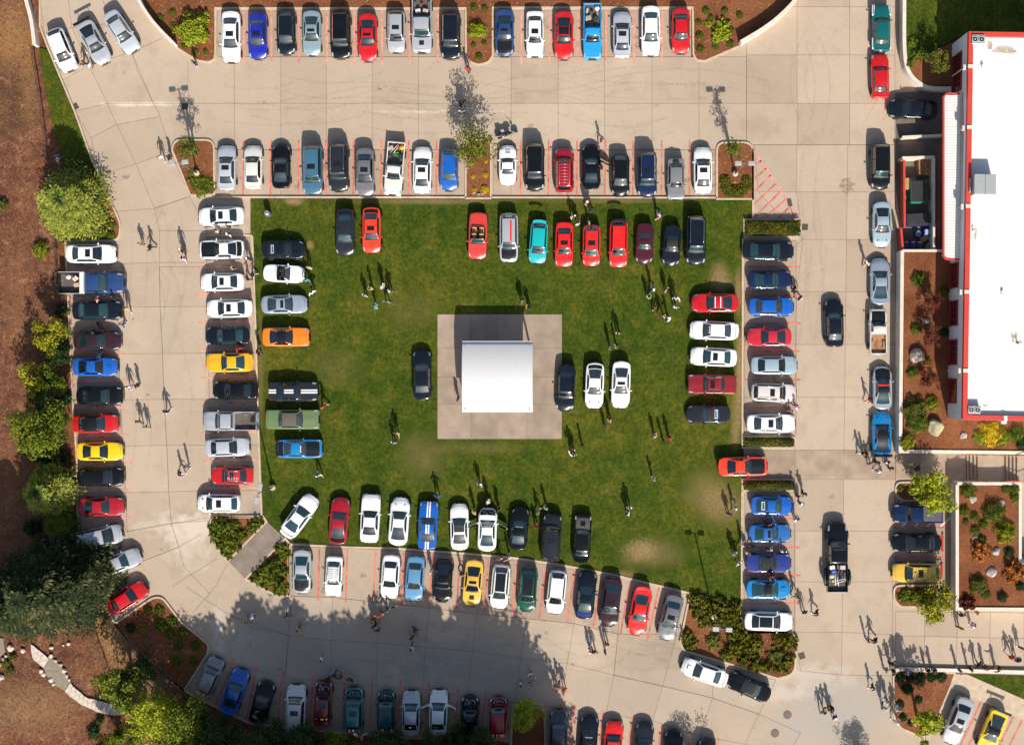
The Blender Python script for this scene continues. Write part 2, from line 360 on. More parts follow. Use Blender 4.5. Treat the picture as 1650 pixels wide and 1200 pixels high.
lattice([[(65, 0), (110, 0), (165, 0)], [(72, 60), (116, 45), (180, 38)], [(100, 130), (143, 106), (212, 84)], [(121, 180), (173, 167), (247, 167)], [(147, 223), (188, 201), (258, 188)], [(160, 283), (219, 264.5), (275, 244)], [(186, 341), (249, 336), (306, 317)]])
lattice([[(249, 336), (306, 317)], [(257, 372), (333, 372)], [(257, 423), (333, 423)]], tone=False)
for q_ in ([(212, 84), (262, 62)], [(247, 167), (377.7, 167)], [(243, 0), (243, 30)], [(303, 100), (303, 226)], [(212, 84), (222, 115), (247, 167)]): lattice([q_], tone=False, jc=False)
lattice([[(276, 843), (288, 881), (296, 911), (308, 925), (338, 956)], ], tone=False, jc=False)
for q_ in ([(204, 856), (276, 843), (334, 834)], [(230, 904), (286, 882), (323, 861)], [(277, 945), (308, 925), (350, 899)], [(310, 987), (338, 956), (349, 942), (368, 904)], [(338, 1046), (373, 992), (399, 946)], [(300, 945), (338, 970), (373, 992), (408, 1010), (466, 1023)]): lattice([q_], tone=False, jc=False)
rowsB = [[(469, 960), (536, 962), (612, 970), (692, 979), (769, 989), (848, 996), (925, 1004), (996, 1021)], [(464, 1022), (534, 1031), (608, 1035), (685.5, 1042), (761, 1048), (839, 1061), (914, 1068), (989, 1087), (1068, 1104.7), (1148, 1124), (1223, 1150), (1290, 1180)],
         [(459.5, 1091), (533, 1099), (607, 1104), (681, 1109), (752.7, 1122), (830, 1132), (903, 1140), (976, 1150), (1052, 1160), (1127.7, 1185), (1200, 1198), (1270, 1215)]]
lattice(rowsB); lattice([[(469, 880), (536, 882), (614, 885), (697, 890), (773, 897), (852, 905), (930, 918), (1000, 935)], rowsB[0]], tm=.55); lattice([[(996, 1021), (1090, 1022), (1150, 1070), (1250, 1095)], [(989, 1087), (1068, 1104.7), (1148, 1124), (1223, 1150)]], tone=False)
lattice([[(373, 992), (466, 1023)], [(337, 1060), (459.5, 1091)], [(318, 1110), (455, 1165)]], tone=False)

pb.tone = tones
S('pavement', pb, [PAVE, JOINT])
# ------------------------------------------------------------------ painted lines
ln = MB()
def line(a, c, w=.16, mi=0, z=.014):
    p, q = W(*a, 0), W(*c, 0); d = (q - p).normalized(); m = Vector((-d.y, d.x, 0)) * w / 2
    bb = len(ln.v); ln.v += [(v.x, v.y, z) for v in (p - m, q - m, q + m, p + m)]; ln.face((bb, bb + 1, bb + 2, bb + 3), mi)
for x in (392.8, 437.5, 482, 526.8, 571, 615.6, 660, 705.5): line((x, 17), (x, 105), mi=1)
for x in (840.5, 886, 931.5, 976.5, 1022, 1067): line((x, 17), (x - .5, 105), mi=1)
for x in (392, 436.5, 481, 525, 569.6, 614, 658.4, 703.3, 839, 884, 929.7, 975, 1020, 1066, 1111): line((x + .3, 226), (x - .4, 315))
for y, d in ((430, 0), (473, 1), (518.5, 4), (563, 6), (608, 8), (652, 11), (696, 12), (741, 13), (786, 14)): line((315 + d, y + 1.2), (403 + d, y - 1), mi=1)
for y, d in ((436, 0), (480.6, 1), (524.6, 3), (568.8, 6), (613.4, 8), (657, 9), (701, 11), (746, 14), (790, 16), (834, 18)): line((111 + d, y + .8), (197 + d, y - .5), mi=1)
line((141, 893), (221, 874.5), mi=1); line((171, 945), (236, 919), mi=1)
for y in (430, 475.7, 521, 566, 611.7, 656.8, 836, 881.6, 926.5, 971.4): line((1200, y), (1290, y))
for a, c in (((514.8, 882), (512.6, 967)), ((560, 884), (557, 970)), ((605.8, 886), (601, 972.5)), ((651, 890), (646, 975.7)), ((696.8, 894), (691, 980)), ((742, 898), (735, 984.4)), ((787, 902), (779.8, 986.6)), ((833.5, 907), (824.6, 992)), ((880, 913), (868.6, 998.5)), ((926, 919), (913.5, 1005)), ((970.4, 927), (955, 1012.6)), ((1015, 937), (999.4, 1023)), ((1062, 946), (1043, 1031)),
             ((377.6, 1061), (347, 1137)), ((414, 1074), (396.7, 1157)), ((456, 1081), (446.5, 1165)), ((505, 1087), (498.5, 1167.5)), ((555, 1089.5), (552.7, 1174)), ((600, 1093), (596, 1178)), ((645.4, 1096), (640.4, 1182)), ((691, 1100), (685, 1186)), ((738.6, 1105), (730.6, 1188)), ((783, 1112), (774.3, 1190)), ((927, 1135), (914, 1222)), ((972.6, 1144), (961, 1230)), ((1019.3, 1153), (1008, 1240)), ((1067, 1165), (1054, 1250)), ((1112.5, 1178), (1100, 1262)), ((1158, 1191), (1150, 1262)),
             ((1580.6, 1131), (1545, 1206)), ((1592.5, 1134), (1558, 1206)), ((1632.6, 1154.5), (1606, 1210)), ((1646.7, 1160), (1620, 1214))): line(a, c)
line((1215.4, 244), (1287, 352), .18, 1)
for a, c in (((1216, 269), (1226, 259)), ((1216, 288), (1234, 272)), ((1216, 309), (1241.5, 283)), ((1216, 329), (1249, 297)), ((1216, 350), (1257.6, 309)), ((1234, 350), (1265.3, 322)), ((1253.4, 351), (1272.8, 334)), ((1274, 350), (1280.5, 344.5))): line(a, c, .16)
for y in (849.5, 897): line((1440, y), (1530, y))
line((1441.5, 798), (1441.5, 850)); line((1441, 806), (1519, 849.5), .001)
for x in (1452, 1473, 1493): line((x, 849), (x + 9, 840.5), .12, 2)
line((1514, 849), (1531, 834), .12, 2); line((1450, 811), (1455, 807), .12, 2)
cross = MB(); 
for xa_, xb_ in ((1198, 1281), (1281, 1360), (1360, 1443), (1443, 1481), (1481, 1526), (1526, 1554)): cross.add([tuple(W(x, y) + Vector((0, 0, .0095))) for x, y in ((xa_ + .3, 771), (xb_ - .3, 771), (xb_ - .3, 725.5), (xa_ + .3, 725.5))], [(0, 1, 2, 3)], 0 if (xa_ // 10) % 2 else 1)
S('cross_drive', cross, [mat('darker paving', (.30, .222, .16), .88, vary=.25, scale=.6, bump=.2), mat('darker paving two', (.34, .252, .185), .88, vary=.22, scale=.7, bump=.2)])
S('parking_lines', ln, [REDLINE, PINKLINE, WHITELINE])
LAWNP = [(404, 321), (1211, 321), (1211, 352), (1198, 354), (1197.5, 700), (1195, 975), (1112, 953), (1050, 938), (990, 924), (900, 907), (824, 896), (748, 889), (640, 881), (466, 873), (460, 867), (431, 840), (424, 832), (419, 700), (413, 520), (408, 385), (404, 379)]
def stainmat(name, col, k):
    n = NB(name, .8, .3); n.b.inputs['Base Color'].default_value = (*col, 1); tr = n.nt.nodes.new('ShaderNodeBsdfTransparent'); mx = n.nt.nodes.new('ShaderNodeMixShader')
    out = [x for x in n.nt.nodes if x.type == 'OUTPUT_MATERIAL'][0]; n.L(n.math('MULTIPLY', n.step(n.noise(3.5, 5, .7), .35, .65), k), mx.inputs[0]); n.L(tr.outputs[0], mx.inputs[1]); n.L(n.b.outputs[0], mx.inputs[2]); n.L(mx.outputs[0], out.inputs[0]); return n.m
def stains():
    rr = random.Random(9); b = MB(); L_ = G(fillet(LAWNP))
    def blob(p, r0, mi):
        n_ = 14; rs = [rr.uniform(.55, 1.2) for _ in range(n_)]; el = rr.uniform(.5, 1); a0 = rr.uniform(0, 3)
        b.poly([(p.x + math.cos(a0 + i * 6.283 / n_) * r0 * rs[i], p.y + math.sin(a0 + i * 6.283 / n_) * r0 * rs[i] * el) for i in range(n_)], None, .0105 + rr.uniform(0, .003), mi)
    stalls = [(x, 55) for x in range(372, 730, 45)] + [(x, 55) for x in range(818, 1100, 45)] + [(x, 275) for x in range(370, 730, 45)] + [(x, 275) for x in range(818, 1135, 45)] + [(160, y) for y in range(412, 830, 44)] + [(370, y) for y in range(402, 815, 44)] + [(1242, y) for y in range(408, 690, 45)] + [(1240, y) for y in range(815, 1005, 45)] + [(490 + 44.5 * k, 930 + 4.6 * k) for k in range(14)] + [(400 + 44 * k, 1125 + 3 * k) for k in range(11)]
    for x, y in stalls:
        for _ in range(rr.choice([1, 2, 2, 3])): blob(W(x + rr.uniform(-20, 20), y + rr.uniform(-18, 30)), rr.uniform(.08, .5), 0)
    for _ in range(110):
        x, y = rr.choice([(rr.uniform(330, 1200), rr.uniform(106, 226)), (rr.uniform(205, 320), rr.uniform(300, 900)), (rr.uniform(1295, 1435), rr.uniform(10, 1190)), (rr.uniform(400, 1250), rr.uniform(1000, 1100)), (rr.uniform(100, 300), rr.uniform(100, 300))]); blob(W(x, y), rr.uniform(.05, .35) if rr.random() < .8 else rr.uniform(.4, .9), 1 if rr.random() < .5 else 0 if rr.random() < .6 else 1)
    for _ in range(46):
        k = rr.randrange(4)
        if k == 0: x, y, dx, dy = rr.uniform(340, 1000), rr.uniform(115, 215), rr.uniform(120, 260), rr.uniform(-12, 12)
        elif k == 1: x, y, dx, dy = rr.uniform(215, 310), rr.uniform(330, 700), rr.uniform(-12, 12), rr.uniform(100, 190)
        elif k == 2: x, y, dx, dy = rr.uniform(1300, 1425), rr.uniform(20, 900), rr.uniform(-12, 12), rr.uniform(100, 260)
        else: x, y, dx, dy = rr.uniform(450, 1000), rr.uniform(1010, 1050), rr.uniform(100, 220), rr.uniform(10, 50)
        bend = rr.uniform(-25, 25); pts = [(x + dx * t / 9 + bend * math.sin(t / 9 * 3.14) * (abs(dy) > abs(dx)), y + dy * t / 9 + bend * math.sin(t / 9 * 3.14) * (abs(dx) > abs(dy))) for t in range(10)]
        for off in (-.75, .75):
            P = G(pts); q = MB(); q.strip(P, .2, .0, .0145, off=off); tf = [f for f in q.f if all(q.v[i][2] > .01 for i in f)]; b.add(q.v, tf, 2)
    S('pavement_stains', b, [stainmat('oil stain', (.07, .055, .045), .34), stainmat('pale stain', (.62, .54, .46), .3), stainmat('tyre mark', (.14, .11, .09), .09)])
stains()
# ------------------------------------------------------------------ lawn, beds, paths
def sheet(name, pts, z, m, **kw):
    bb = MB().poly(G(fillet(pts)), -.1, z); return S(name, bb, m, **kw)
sheet('lawn', LAWNP, .10, LAWN)
BED_TOP = [(347, -80), (225, -80), (226, 0), (236, 22), (256, 48), (284, 77), (318, 98), (335, 101), (346, 97, 5), (347.5, 85), (347.5, 14), (750.5, 14), (751, 88), (757, 101, 8), (772, 105), (788, 101, 8), (794, 90), (794, 13), (1116, 13), (1117, 88), (1122, 98, 6), (1136, 99), (1191, 75), (1230, 50), (1262, 25), (1285, 0), (1310, -80)]
ISL_L = [(277, 240, 6), (284, 226, 9), (345, 226, 14), (346, 314, 3), (307, 315, 3), (290, 272)]
ISL_M = [(751, 226, 10), (791, 226, 10), (791, 320), (750.5, 320)]
ISL_R = [(1155, 230, 14), (1213, 230, 16), (1213, 321), (1155, 321)]
HED1 = [(1199, 354), (1290, 354, 12), (1290, 382, 12), (1199, 382)]
HED2 = [(1196, 703), (1281, 703, 8), (1281, 721, 8), (1196, 721)]
HED3 = [(1196, 772), (1281, 772, 8), (1281, 790, 8), (1196, 790)]
BED_BC = [(1112, 954), (1193, 977), (1194.5, 1018), (1278, 1018, 12), (1283, 1035), (1280, 1085, 14), (1253, 1092), (1167, 1066), (1101, 1047, 8), (1096, 1033)]
BED_P = [(341, 832, 10), (424, 831), (430, 840), (368, 903), (353, 884), (337, 856, 8)]
BED_Q = [(460, 867), (466, 874), (467, 960, 8), (448, 960, 8), (396, 932)]
BED_BL = [(186, 1004), (247, 962, 8), (262, 962, 10), (292, 1001), (337, 1038, 12), (335, 1052), (297, 1111), (217, 1044)]
BED_E1 = [(1443, 777, 10), (1512, 776), (1512, 806), (1455, 806), (1443, 798, 8)]
BED_E2 = [(1440, 943, 12), (1510, 942), (1510, 977), (1450, 977, 8), (1440, 965, 8)]
BED_BR = [(1439, 1087, 5), (1451, 1078), (1538, 1084), (1530, 1107), (1512, 1150), (1499, 1184, 8), (1484, 1186, 10), (1452, 1172), (1440, 1157, 8)]
beds = {'bed_top': (BED_TOP, 0), 'bl': (ISL_L, 1), 'bm': (ISL_M, 1), 'br': (ISL_R, 1), 'h1': (HED1, 1), 'h2': (HED2, 1), 'h3': (HED3, 1), 'bc': (BED_BC, 1), 'p': (BED_P, 1), 'q': (BED_Q, 1), 'bl2': (BED_BL, 1), 'e1': (BED_E1, 1), 'e2': (BED_E2, 1), 'br2': (BED_BR, 1)}
for k, (p, closed) in beds.items():
    sheet('planting_bed', p, .115, MULCH)
def kerb(pts, w=.17, z1=.15, closed=False, m=KERB):
    bb = MB().strip(G(pts), w, -.1, z1, closed); S('kerb', bb, m)
for k in ('bl', 'bm', 'br', 'h1', 'h2', 'h3', 'bc', 'p', 'q', 'bl2', 'e1', 'e2', 'br2'):
    kerb(fillet(beds[k][0]), closed=True)
kerb(fillet(BED_TOP)[5:-4], z1=.15)
kerb(fillet(LEFT)[:-2])
kerb([(348, 318), (751, 318.5)]); kerb([(791, 318.5), (1155, 319)])
kerb([(404, 379), (407, 382), (412, 520), (417, 700), (422, 832)]); kerb([(333, 379.5), (404, 379)], z1=.06)
kerb([(1196.5, 384), (1196, 702)]); kerb([(1195.5, 790), (1194.5, 1018), (1270, 1018)]); kerb([(1213, 240), (1213, 352)])
kerb([(466, 960), (465, 876), (560, 881), (640, 883), (748, 891), (824, 897.5), (900, 908.5), (990, 925.5), (1050, 940), (1112, 955)])
kerb([(425, 833), (343, 832)])
b = MB().poly(G([(431, 840), (460, 867), (396, 932), (368, 903)]), -.1, .13); S('footpath', b, PATHC)
b = MB().poly(G([(1196, 723), (1197, 771), (1150, 771), (1150, 723)]), -.05, .02)
# concrete pad under the shelter, 4 x 4 slabs with narrow gaps
b = MB(); xs = [705, 758, 802.5, 848.5, 905.5]; ys = [506.5, 561, 607, 651.5, 707]; rr = random.Random(5)
for i in range(4):
    for j in range(4):
        g = .18; b.poly(G([(xs[i] + g, ys[j] + g), (xs[i + 1] - g, ys[j] + g), (xs[i + 1] - g, ys[j + 1] - g), (xs[i] + g, ys[j + 1] - g)]), .0, .125, mi=rr.randint(0, 1))
b.poly(G([(705.5, 507), (905, 507), (905, 706.5), (705.5, 706.5)]), 0, .108, mi=2)
S('shelter_pad', b, [PADC, PADC2, JOINT])
# apron by the ramp, enclosure floor
b = MB().poly(G([(1443, 150), (1545, 142), (1545, 225), (1545, 405), (1456, 405), (1443, 300)]), None, .014); S('loading_apron', b, ASPH)
# east lawns and raised beds behind their walls
def rbed(name, pts, z, m): S(name, MB().poly([W(p[0], p[1], z) for p in fillet(pts)], -.1, z), m)
rbed('upper_lawn', [(1461, -120), (1460, 95), (1476, 98), (1545, 60), (1900, 60), (1900, -120)], 1.2, LAWN)
rbed('raised_bed', [(1460, 95), (1466, 115), (1480, 131), (1500, 138), (1545, 138), (1545, 62), (1476, 98)], 1.2, MULCH)
rbed('raised_bed', [(1456, 405), (1536, 405), (1532, 668), (1780, 668), (1780, 726), (1456, 726)], 1.62, MULCH)
rbed('raised_bed', [(1544, 780), (1643, 780), (1643, 910), (1780, 910), (1780, 979), (1544, 979)], 1.62, MULCH)
sheet('side_lawn', [(1559, 1086), (1760, 1092), (1760, 1180), (1650, 1126)], .10, LAWN)
sheet('sidewalk', [(1539, 1085), (1559, 1086), (1650, 1126), (1760, 1180), (1760, 1210), (1650, 1158), (1531, 1107)], .13, KERB)
sheet('grass_verge', [(63, 77), (75, 80), (100, 131), (120, 181), (148, 260), (158, 284), (172, 318), (150, 322), (105, 262), (84, 200), (70, 130)], .02, LAWN)
sheet('bark_strip', [(96, 392), (106, 390), (108, 441), (117, 633), (124, 743), (125, 841), (140, 914), (132, 930), (116, 860), (114, 740), (104, 600), (98, 480)], -.02, MULCH)
sheet('bark_strip', [(165, 300), (186, 341), (194, 365, 8), (190, 385, 8), (110, 387), (130, 340)], .05, MULCH)
# ------------------------------------------------------------------ walls
def wall(pts, z, w=.25, label='', name='retaining_wall', m=None, top=None, closed=False, z0=-.2, atz=None, group=None):
    P = [W(p[0], p[1], z if atz is None else atz) for p in pts]
    o = MB().strip(P, w, z0, z - .06, closed).build(name, m or WALLC, label=label, cat='wall', group=group)
    MB().strip(P, w + .05, z - .06, z, closed).build('coping', top or WALLTOP, o)
    return o
wall(smooth([(206, -80), (226, 0), (238, 22), (256, 46), (286, 76)]), 1.1, label='curved pale retaining wall at the left end of the top mulch bed', atz=0)
wall(smooth([(1191, 73), (1232, 49), (1262, 24), (1288, -6), (1330, -90)]), 1.25, .3, label='curved white retaining wall at the right end of the top mulch bed', atz=0)
wall(smooth([(30, -80), (46, 0), (56, 34), (61, 76)]), .9, .3, label='short pale curved wall beside the dry bank, above the grass verge', atz=0)
wall(smooth([(1458, -90), (1457.5, 0), (1457, 97), (1468, 124), (1490, 140), (1506, 142.5), (1545, 142.5)], 2), 1.3, .3, label='white curved wall around the dark lawn above the building')
wall([(1454, 404), (1451, 727), (1790, 731)], 1.75, .28, label='long white retaining wall of the raised bed beside the building')
wall([(1533, 404), (1454, 404)], 1.8, .2, label='cream cross wall between trash enclosure and raised bed')
wall([(1542.5, 779), (1644, 779), (1644, 907), (1790, 907)], 1.75, .24, label='white wall along the upper side of the planter below the stairs')
wall([(1542.5, 781.2), (1542.5, 980.5), (1790, 982)], 1.75, .26, label='white wall along left and lower sides of the planter below the stairs')
wall([(1443, 1080), (1452, 1077.5), (1800, 1086.5)], .3, .3, label='low white wall where a line of people stands at lower right', z0=-.1)
REDW = mat('red painted panel', (.36, .045, .022), .6, vary=.12, scale=1.5); REDT = mat('bright red trim', (.56, .05, .033), .5, vary=.08, scale=1); CREAM = WALLTOP
wall([(1458, 366), (1457, 258)], 1.6, .16, 'upper red fence panel on the left of the trash enclosure', 'red_screen', REDW, REDT)
wall([(1455, 402), (1452, 367)], 1.6, .16, 'lower red gate panel on the left of the trash enclosure', 'red_screen', REDW, REDT)
wall([(1454, 254.5), (1506, 253)], 1.6, .2, 'cream wall closing the upper end of the trash enclosure', 'block_wall', WALLTOP)
wall([(1505, 255), (1505, 402)], 1.6, .16, 'grey wall on the building side of the trash enclosure', 'block_wall', WALLC)
wall([(1454, 221), (1519, 218)], 1.1, .18, 'cream ramp wall above the trash enclosure', 'block_wall', WALLTOP)
# wheel stops
for (x, y0, y1, w_) in ((1518.5, 858, 889, 'dark coupe'), (1517.5, 906, 931, 'yellow wagon')):
    c = W(x, (y0 + y1) / 2); L_ = (y1 - y0) / PPM
    MB().box((0, 0, .075), (.17, L_, .14), bev=.03).build('wheel_stop', REDT, loc=c, label=f'red painted wheel stop behind the {w_} in the right stalls', cat='wheel stop', group='red wheel stops')
# ------------------------------------------------------------------ manholes, drains
IRON = mat('cast iron cover', (.14, .11, .09), .7, vary=.3, scale=6); GRATE = mat('drain grate', (.03, .02, .018), .7, .3, vary=.4, scale=9)
for (x, y, l) in ((1268.8, 1151, 'upper right'), (1248.7, 1180.5, 'lower left')):
    MB().lathe([(0, -.01), (.42, -.01), (.42, .02), (.36, .026), (.36, .02), (.30, .02), (.30, .026), (0, .026)][::1], 28, sm=False).build('manhole_cover', IRON, loc=W(x, y), label=f'{l} of the two round manhole covers in the lower right drive', cat='manhole cover', group='manhole covers')
for (x, y, a, l) in ((121, 172, .5, 'beside the grass verge at upper left'), (297.5, 172, 0, 'above the tree in the upper left island'), (1292, 1056, .3, 'beside the shrub bed at lower right'), (1297, 366, 0, 'at the tip of the wide hedge near striped triangle')):
    b = MB(); b.box((0, 0, .012), (.6, .6, .02))
    for k in range(6): b.box((-.25 + .1 * k, 0, .03), (.04, .56, .016), 1)
    b.build('drain_grate', [GRATE, IRON], loc=W(x, y), rz=a, label='dark square drain grate ' + l, cat='drain', group='drain grates')
# ================================================================== shelter
ROOFM = mat('white ribbed metal roof', (.60, .60, .605), .5, .0, .5, vary=.02); STEEL = mat('galvanised steel', (.42, .43, .44), .45, .7, vary=.1)
def shelter():
    t = bpy.data.objects.new('picnic_shelter', None); C.objects.link(t); x0, x1, y0, y1 = 744.7, 858.2, 550, 663.7
    A = W(x0, y1, 2.9); B = W(x1, y0, 2.9); c = (A + B) / 2; t.location = (c.x, c.y, .12); wx = (B.x - A.x) / 2; wy = (B.y - A.y) / 2
    tag(t, 'white barrel roofed open shelter on the square concrete pad in the lawn', 'shelter')
    b = MB(); n = 18; m = 92; vs = []
    for i in range(n + 1):
        y = lerp(-wy, wy, i / n); z = 2.78 + .72 * (1 - (y / wy) ** 2)
        for k in range(m + 1):
            x = lerp(-wx, wx, k / m); vs.append((x, y, z + (.007 if k % 4 in (1, 2) else 0)))
    b.add(vs, [(i * (m + 1) + k, i * (m + 1) + k + 1, (i + 1) * (m + 1) + k + 1, (i + 1) * (m + 1) + k) for i in range(n) for k in range(m)], 0, True)
    for s in (-1, 1):
        b.box((0, s * wy, 2.72), (2 * wx, .06, .16)); pts = []
    roof = b.build('roof', ROOFM, t); sol = roof.modifiers.new('thickness', 'SOLIDIFY'); sol.thickness = .04; sol.offset = -1
    for sx in (-1, 1):
        b = MB(); b.tube([(sx * (wx - .25), lerp(-wy, wy, i / 12), 2.66 + .71 * (1 - (lerp(-1, 1, i / 12)) ** 2)) for i in range(13)], .07, 6); b.build('arch_beam', STEEL, t)
        for sy in (-1, 1): MB().tube([(sx * (wx - .3), sy * (wy - .35), 0), (sx * (wx - .3), sy * (wy - .35), 2.95)], .1, 10).build('post', STEEL, t)
    for y in (-.5, 0, .5): MB().box((0, y * 2 * wy * .7, 2.66 + .68 * (1 - (y * 1.4) ** 2)), (2 * wx - .3, .08, .1)).build('purlin', STEEL, t)
shelter()
# ================================================================== building
BW = mat('white building wall', (.72, .73, .75), .8, vary=.06, scale=1, bump=.1); MEMB = mat('white roof membrane', (.72, .71, .69), .7, vary=.035, scale=.7)
DIRT = mat('roof dirt stain', (.42, .36, .28), .9, vary=.4, scale=3)
WINF = mat('maroon window frame', (.26, .022, .022), .5, vary=.05); WGL = mat('window glass dark', (.08, .014, .018), .15, spec=.5, vary=0)
def building():
    t = bpy.data.objects.new('building', None); C.objects.link(t); Z = 6.2
    nw = W(1535, 71.5, 1.4); sw = W(1526.5, 673.4, 1.62); nw.z = sw.z = 0; t.location = (nw.x, nw.y, 0)
    tag(t, 'large white flat roofed building with red parapet trim at the right edge', 'building')
    d = (nw - sw).normalized(); e = Vector((d.y, -d.x, 0)); ww = 24.0
    P = [nw, sw, sw + e * ww, nw + e * ww]; L = [Vector((p.x - nw.x, p.y - nw.y)) for p in P]
    MB().poly(L, -.2, Z - .42).build('wall', BW, t)
    ins = lambda k: [Vector((p.x, p.y)) + Vector((e.x, e.y)) * (k if i < 2 else -k) + Vector((d.x, d.y)) * (-k if i in (0, 3) else k) for i, p in enumerate(L)]
    # parapet ring and membrane
    b = MB(); b.strip(ins(.24), .44, Z - .41, Z, True); b.build('parapet', REDT, t)
    rb = MB().poly(ins(.47), None, Z - .36); rf = rb.build('roof', MEMB, t)
    tow = Matrix(((e.x, d.x, 0, 0), (e.y, d.y, 0, 0), (0, 0, 1, 0), (0, 0, 0, 1)))
    # windows in the west wall
    for y0, y1, zc, zh in ((87, 149, 3.2, 2.4), (423, 464, 3.35, 2.1), (484, 525, 3.35, 2.1), (547, 588, 3.35, 2.1), (609.5, 649.6, 3.35, 2.1)):
        pa, pb_ = W(1530, y0, zc), W(1530, y1, zc); s0 = (nw.y - pa.y) / d.y; s1 = (nw.y - pb_.y) / d.y; c = -d * (s0 + s1) / 2; w = s1 - s0
        M = Matrix.Translation((c.x, c.y, zc)) @ tow
        f = MB(); f.box((-.05, 0, zh / 2), (.1, w, .1), M=None) if 0 else None
        for q, s in (((-.06, 0, zh / 2), (.12, w, .12)), ((-.06, 0, -zh / 2), (.12, w, .12)), ((-.06, w / 2 - .06, 0), (.12, .12, zh - .13)), ((-.06, -w / 2 + .06, 0), (.12, .12, zh - .13))):
            T = MB(); T.box(q, s); f.add(T.v, T.f, 0, False, M)
        for k in (1, 2, 3): T = MB(); T.box((-.05, -w / 2 + w * k / 4, 0), (.09, .06, zh - .14)); f.add(T.v, T.f, 0, False, M)
        fo = f.build('window', WINF, t)
        T = MB(); T.box((-.02, 0, 0), (.035, w - .13, zh - .13)); g = MB(); g.add(T.v, T.f, 0, False, M); g.build('pane', WGL, fo)
        T = MB(); T.box((-.11, 0, -zh / 2 - .07), (.22, w + .1, .05)); g = MB(); g.add(T.v, T.f, 0, False, M); g.build('sill', WINF, fo)
    # scuppers on the parapet
    for py in (107, 205, 332, 470, 597):
        s = (nw.y - W(0, py, Z).y) / d.y; M = Matrix.Translation(tuple(-d * s + Vector((0, 0, Z - .5)))) @ tow
        g = MB()
        T = MB(); T.box((-.16, 0, 0), (.34, .5, .3), bev=.02); T.box((.23, 0, .54), (.5, .34, .06)); T.tube([(-.2, 0, -.1), (-.2, 0, -3.6)], .06, 8); g.add(T.v, T.f, 0, False, M); g.build('scupper', WALLC, t)
    g = MB(); M = Matrix.Translation((W(1620, 676, Z).x - nw.x, L[1].y + .1 * 0 + (e * 5.5).y, Z - .5)); T = MB(); T.box((0, -.16, 0), (.5, .3, .3), bev=.02); T.box((0, .22, .54), (.34, .5, .06)); g.add(T.v, T.f, 0, False, M); g.build('scupper', WALLC, t)
    # faint membrane seams and dirt
    g = MB()
    for k in range(1, 9):
        p = Vector((nw.x + 2.6 * k - nw.x, 0)); g.add([(0, 0, 0)], []) if 0 else None
        a = ins(.47); st = Vector((a[0].x, a[0].y)) + Vector((e.x, e.y)) * 2.6 * k; en = Vector((a[1].x, a[1].y)) + Vector((e.x, e.y)) * 2.6 * k
        g.strip([st, en], .05, Z - .362, Z - .352)
    g.build('membrane_seams', mat('membrane seam', (.60, .59, .57), .8, vary=.05), t)
    rr = random.Random(11)
    for (cx, cy, L0, W0, n_) in ((1618, 80, 1.5, .25, 5), (1600, 72, .5, .3, 3), (1583, 102, .2, .2, 2), (1632, 78, .9, .15, 3), (1572, 376, .12, .5, 2), (1637, 545, .22, .5, 3), (1645, 552, .5, .2, 2), (1590, 652, .2, .12, 2), (1614, 468, .2, .2, 2)):
        for k in range(n_):
            g = MB(); c = W(cx + rr.uniform(-6, 6), cy + rr.uniform(-4, 4), Z) - nw; r_ = [rr.uniform(.6, 1.2) for _ in range(10)]; a0 = rr.uniform(-.4, .3)
            g.poly([(c.x + math.cos(a0) * math.cos(i * .628) * L0 * r_[i] * .5 - math.sin(a0) * math.sin(i * .628) * W0 * r_[i], c.y + math.sin(a0) * math.cos(i * .628) * L0 * r_[i] * .5 + math.cos(a0) * math.sin(i * .628) * W0 * r_[i]) for i in range(10)], None, Z - .355 + .003 * (k + 1)); g.build('roof_stain', DIRT, t)
    return nw, d, e, Z
nwB, dB, eB, ZB = building()
def canopy():
    z = 4.6; a = W(1520.5, 151, z); c = W(1546.5, 418, z); t = bpy.data.objects.new('loading_canopy', None); C.objects.link(t); t.location = (a.x, c.y, 0)
    tag(t, 'long white corrugated canopy with red rounded fascia over the loading side', 'canopy')
    w, h = c.x - a.x, a.y - c.y; b = MB(); n = int(h / .13); vs = []
    for k in range(n + 1):
        y = .15 + (h - .3) * k / n; zz = z - .08 + (.018 if k % 2 else 0)
        vs += [(.12, y, zz), (w + .0, y, zz + .12)]
    b.add(vs, [(2 * k, 2 * k + 1, 2 * k + 3, 2 * k + 2) for k in range(n)]); pn = b.build('roof_panel', mat('corrugated white metal', (.72, .69, .65), .45, vary=.04), t)
    b = MB(); r = .5; pts = [(w + .0, 0)] + [(r - r * math.sin(i * math.pi / 10), r - r * math.cos(i * math.pi / 10)) for i in range(6)] + [(r - r * math.cos(i * math.pi / 10), h - r + r * math.sin(i * math.pi / 10)) for i in range(6)] + [(w + .0, h)]
    b.strip(pts, .16, z - .25, z + .02); b.build('fascia', REDT, t)
    for y in (.4, h / 3, 2 * h / 3, h - .4): MB().box((w / 2, y, z - .22), (w + .2, .1, .16)).build('beam', STEEL, t)
    MB().box((w + .1, h / 2, z + .5), (.12, h, .06)).build('gutter', mat('grey gutter', (.35, .38, .43), .5, .3, vary=.05), t)
canopy()
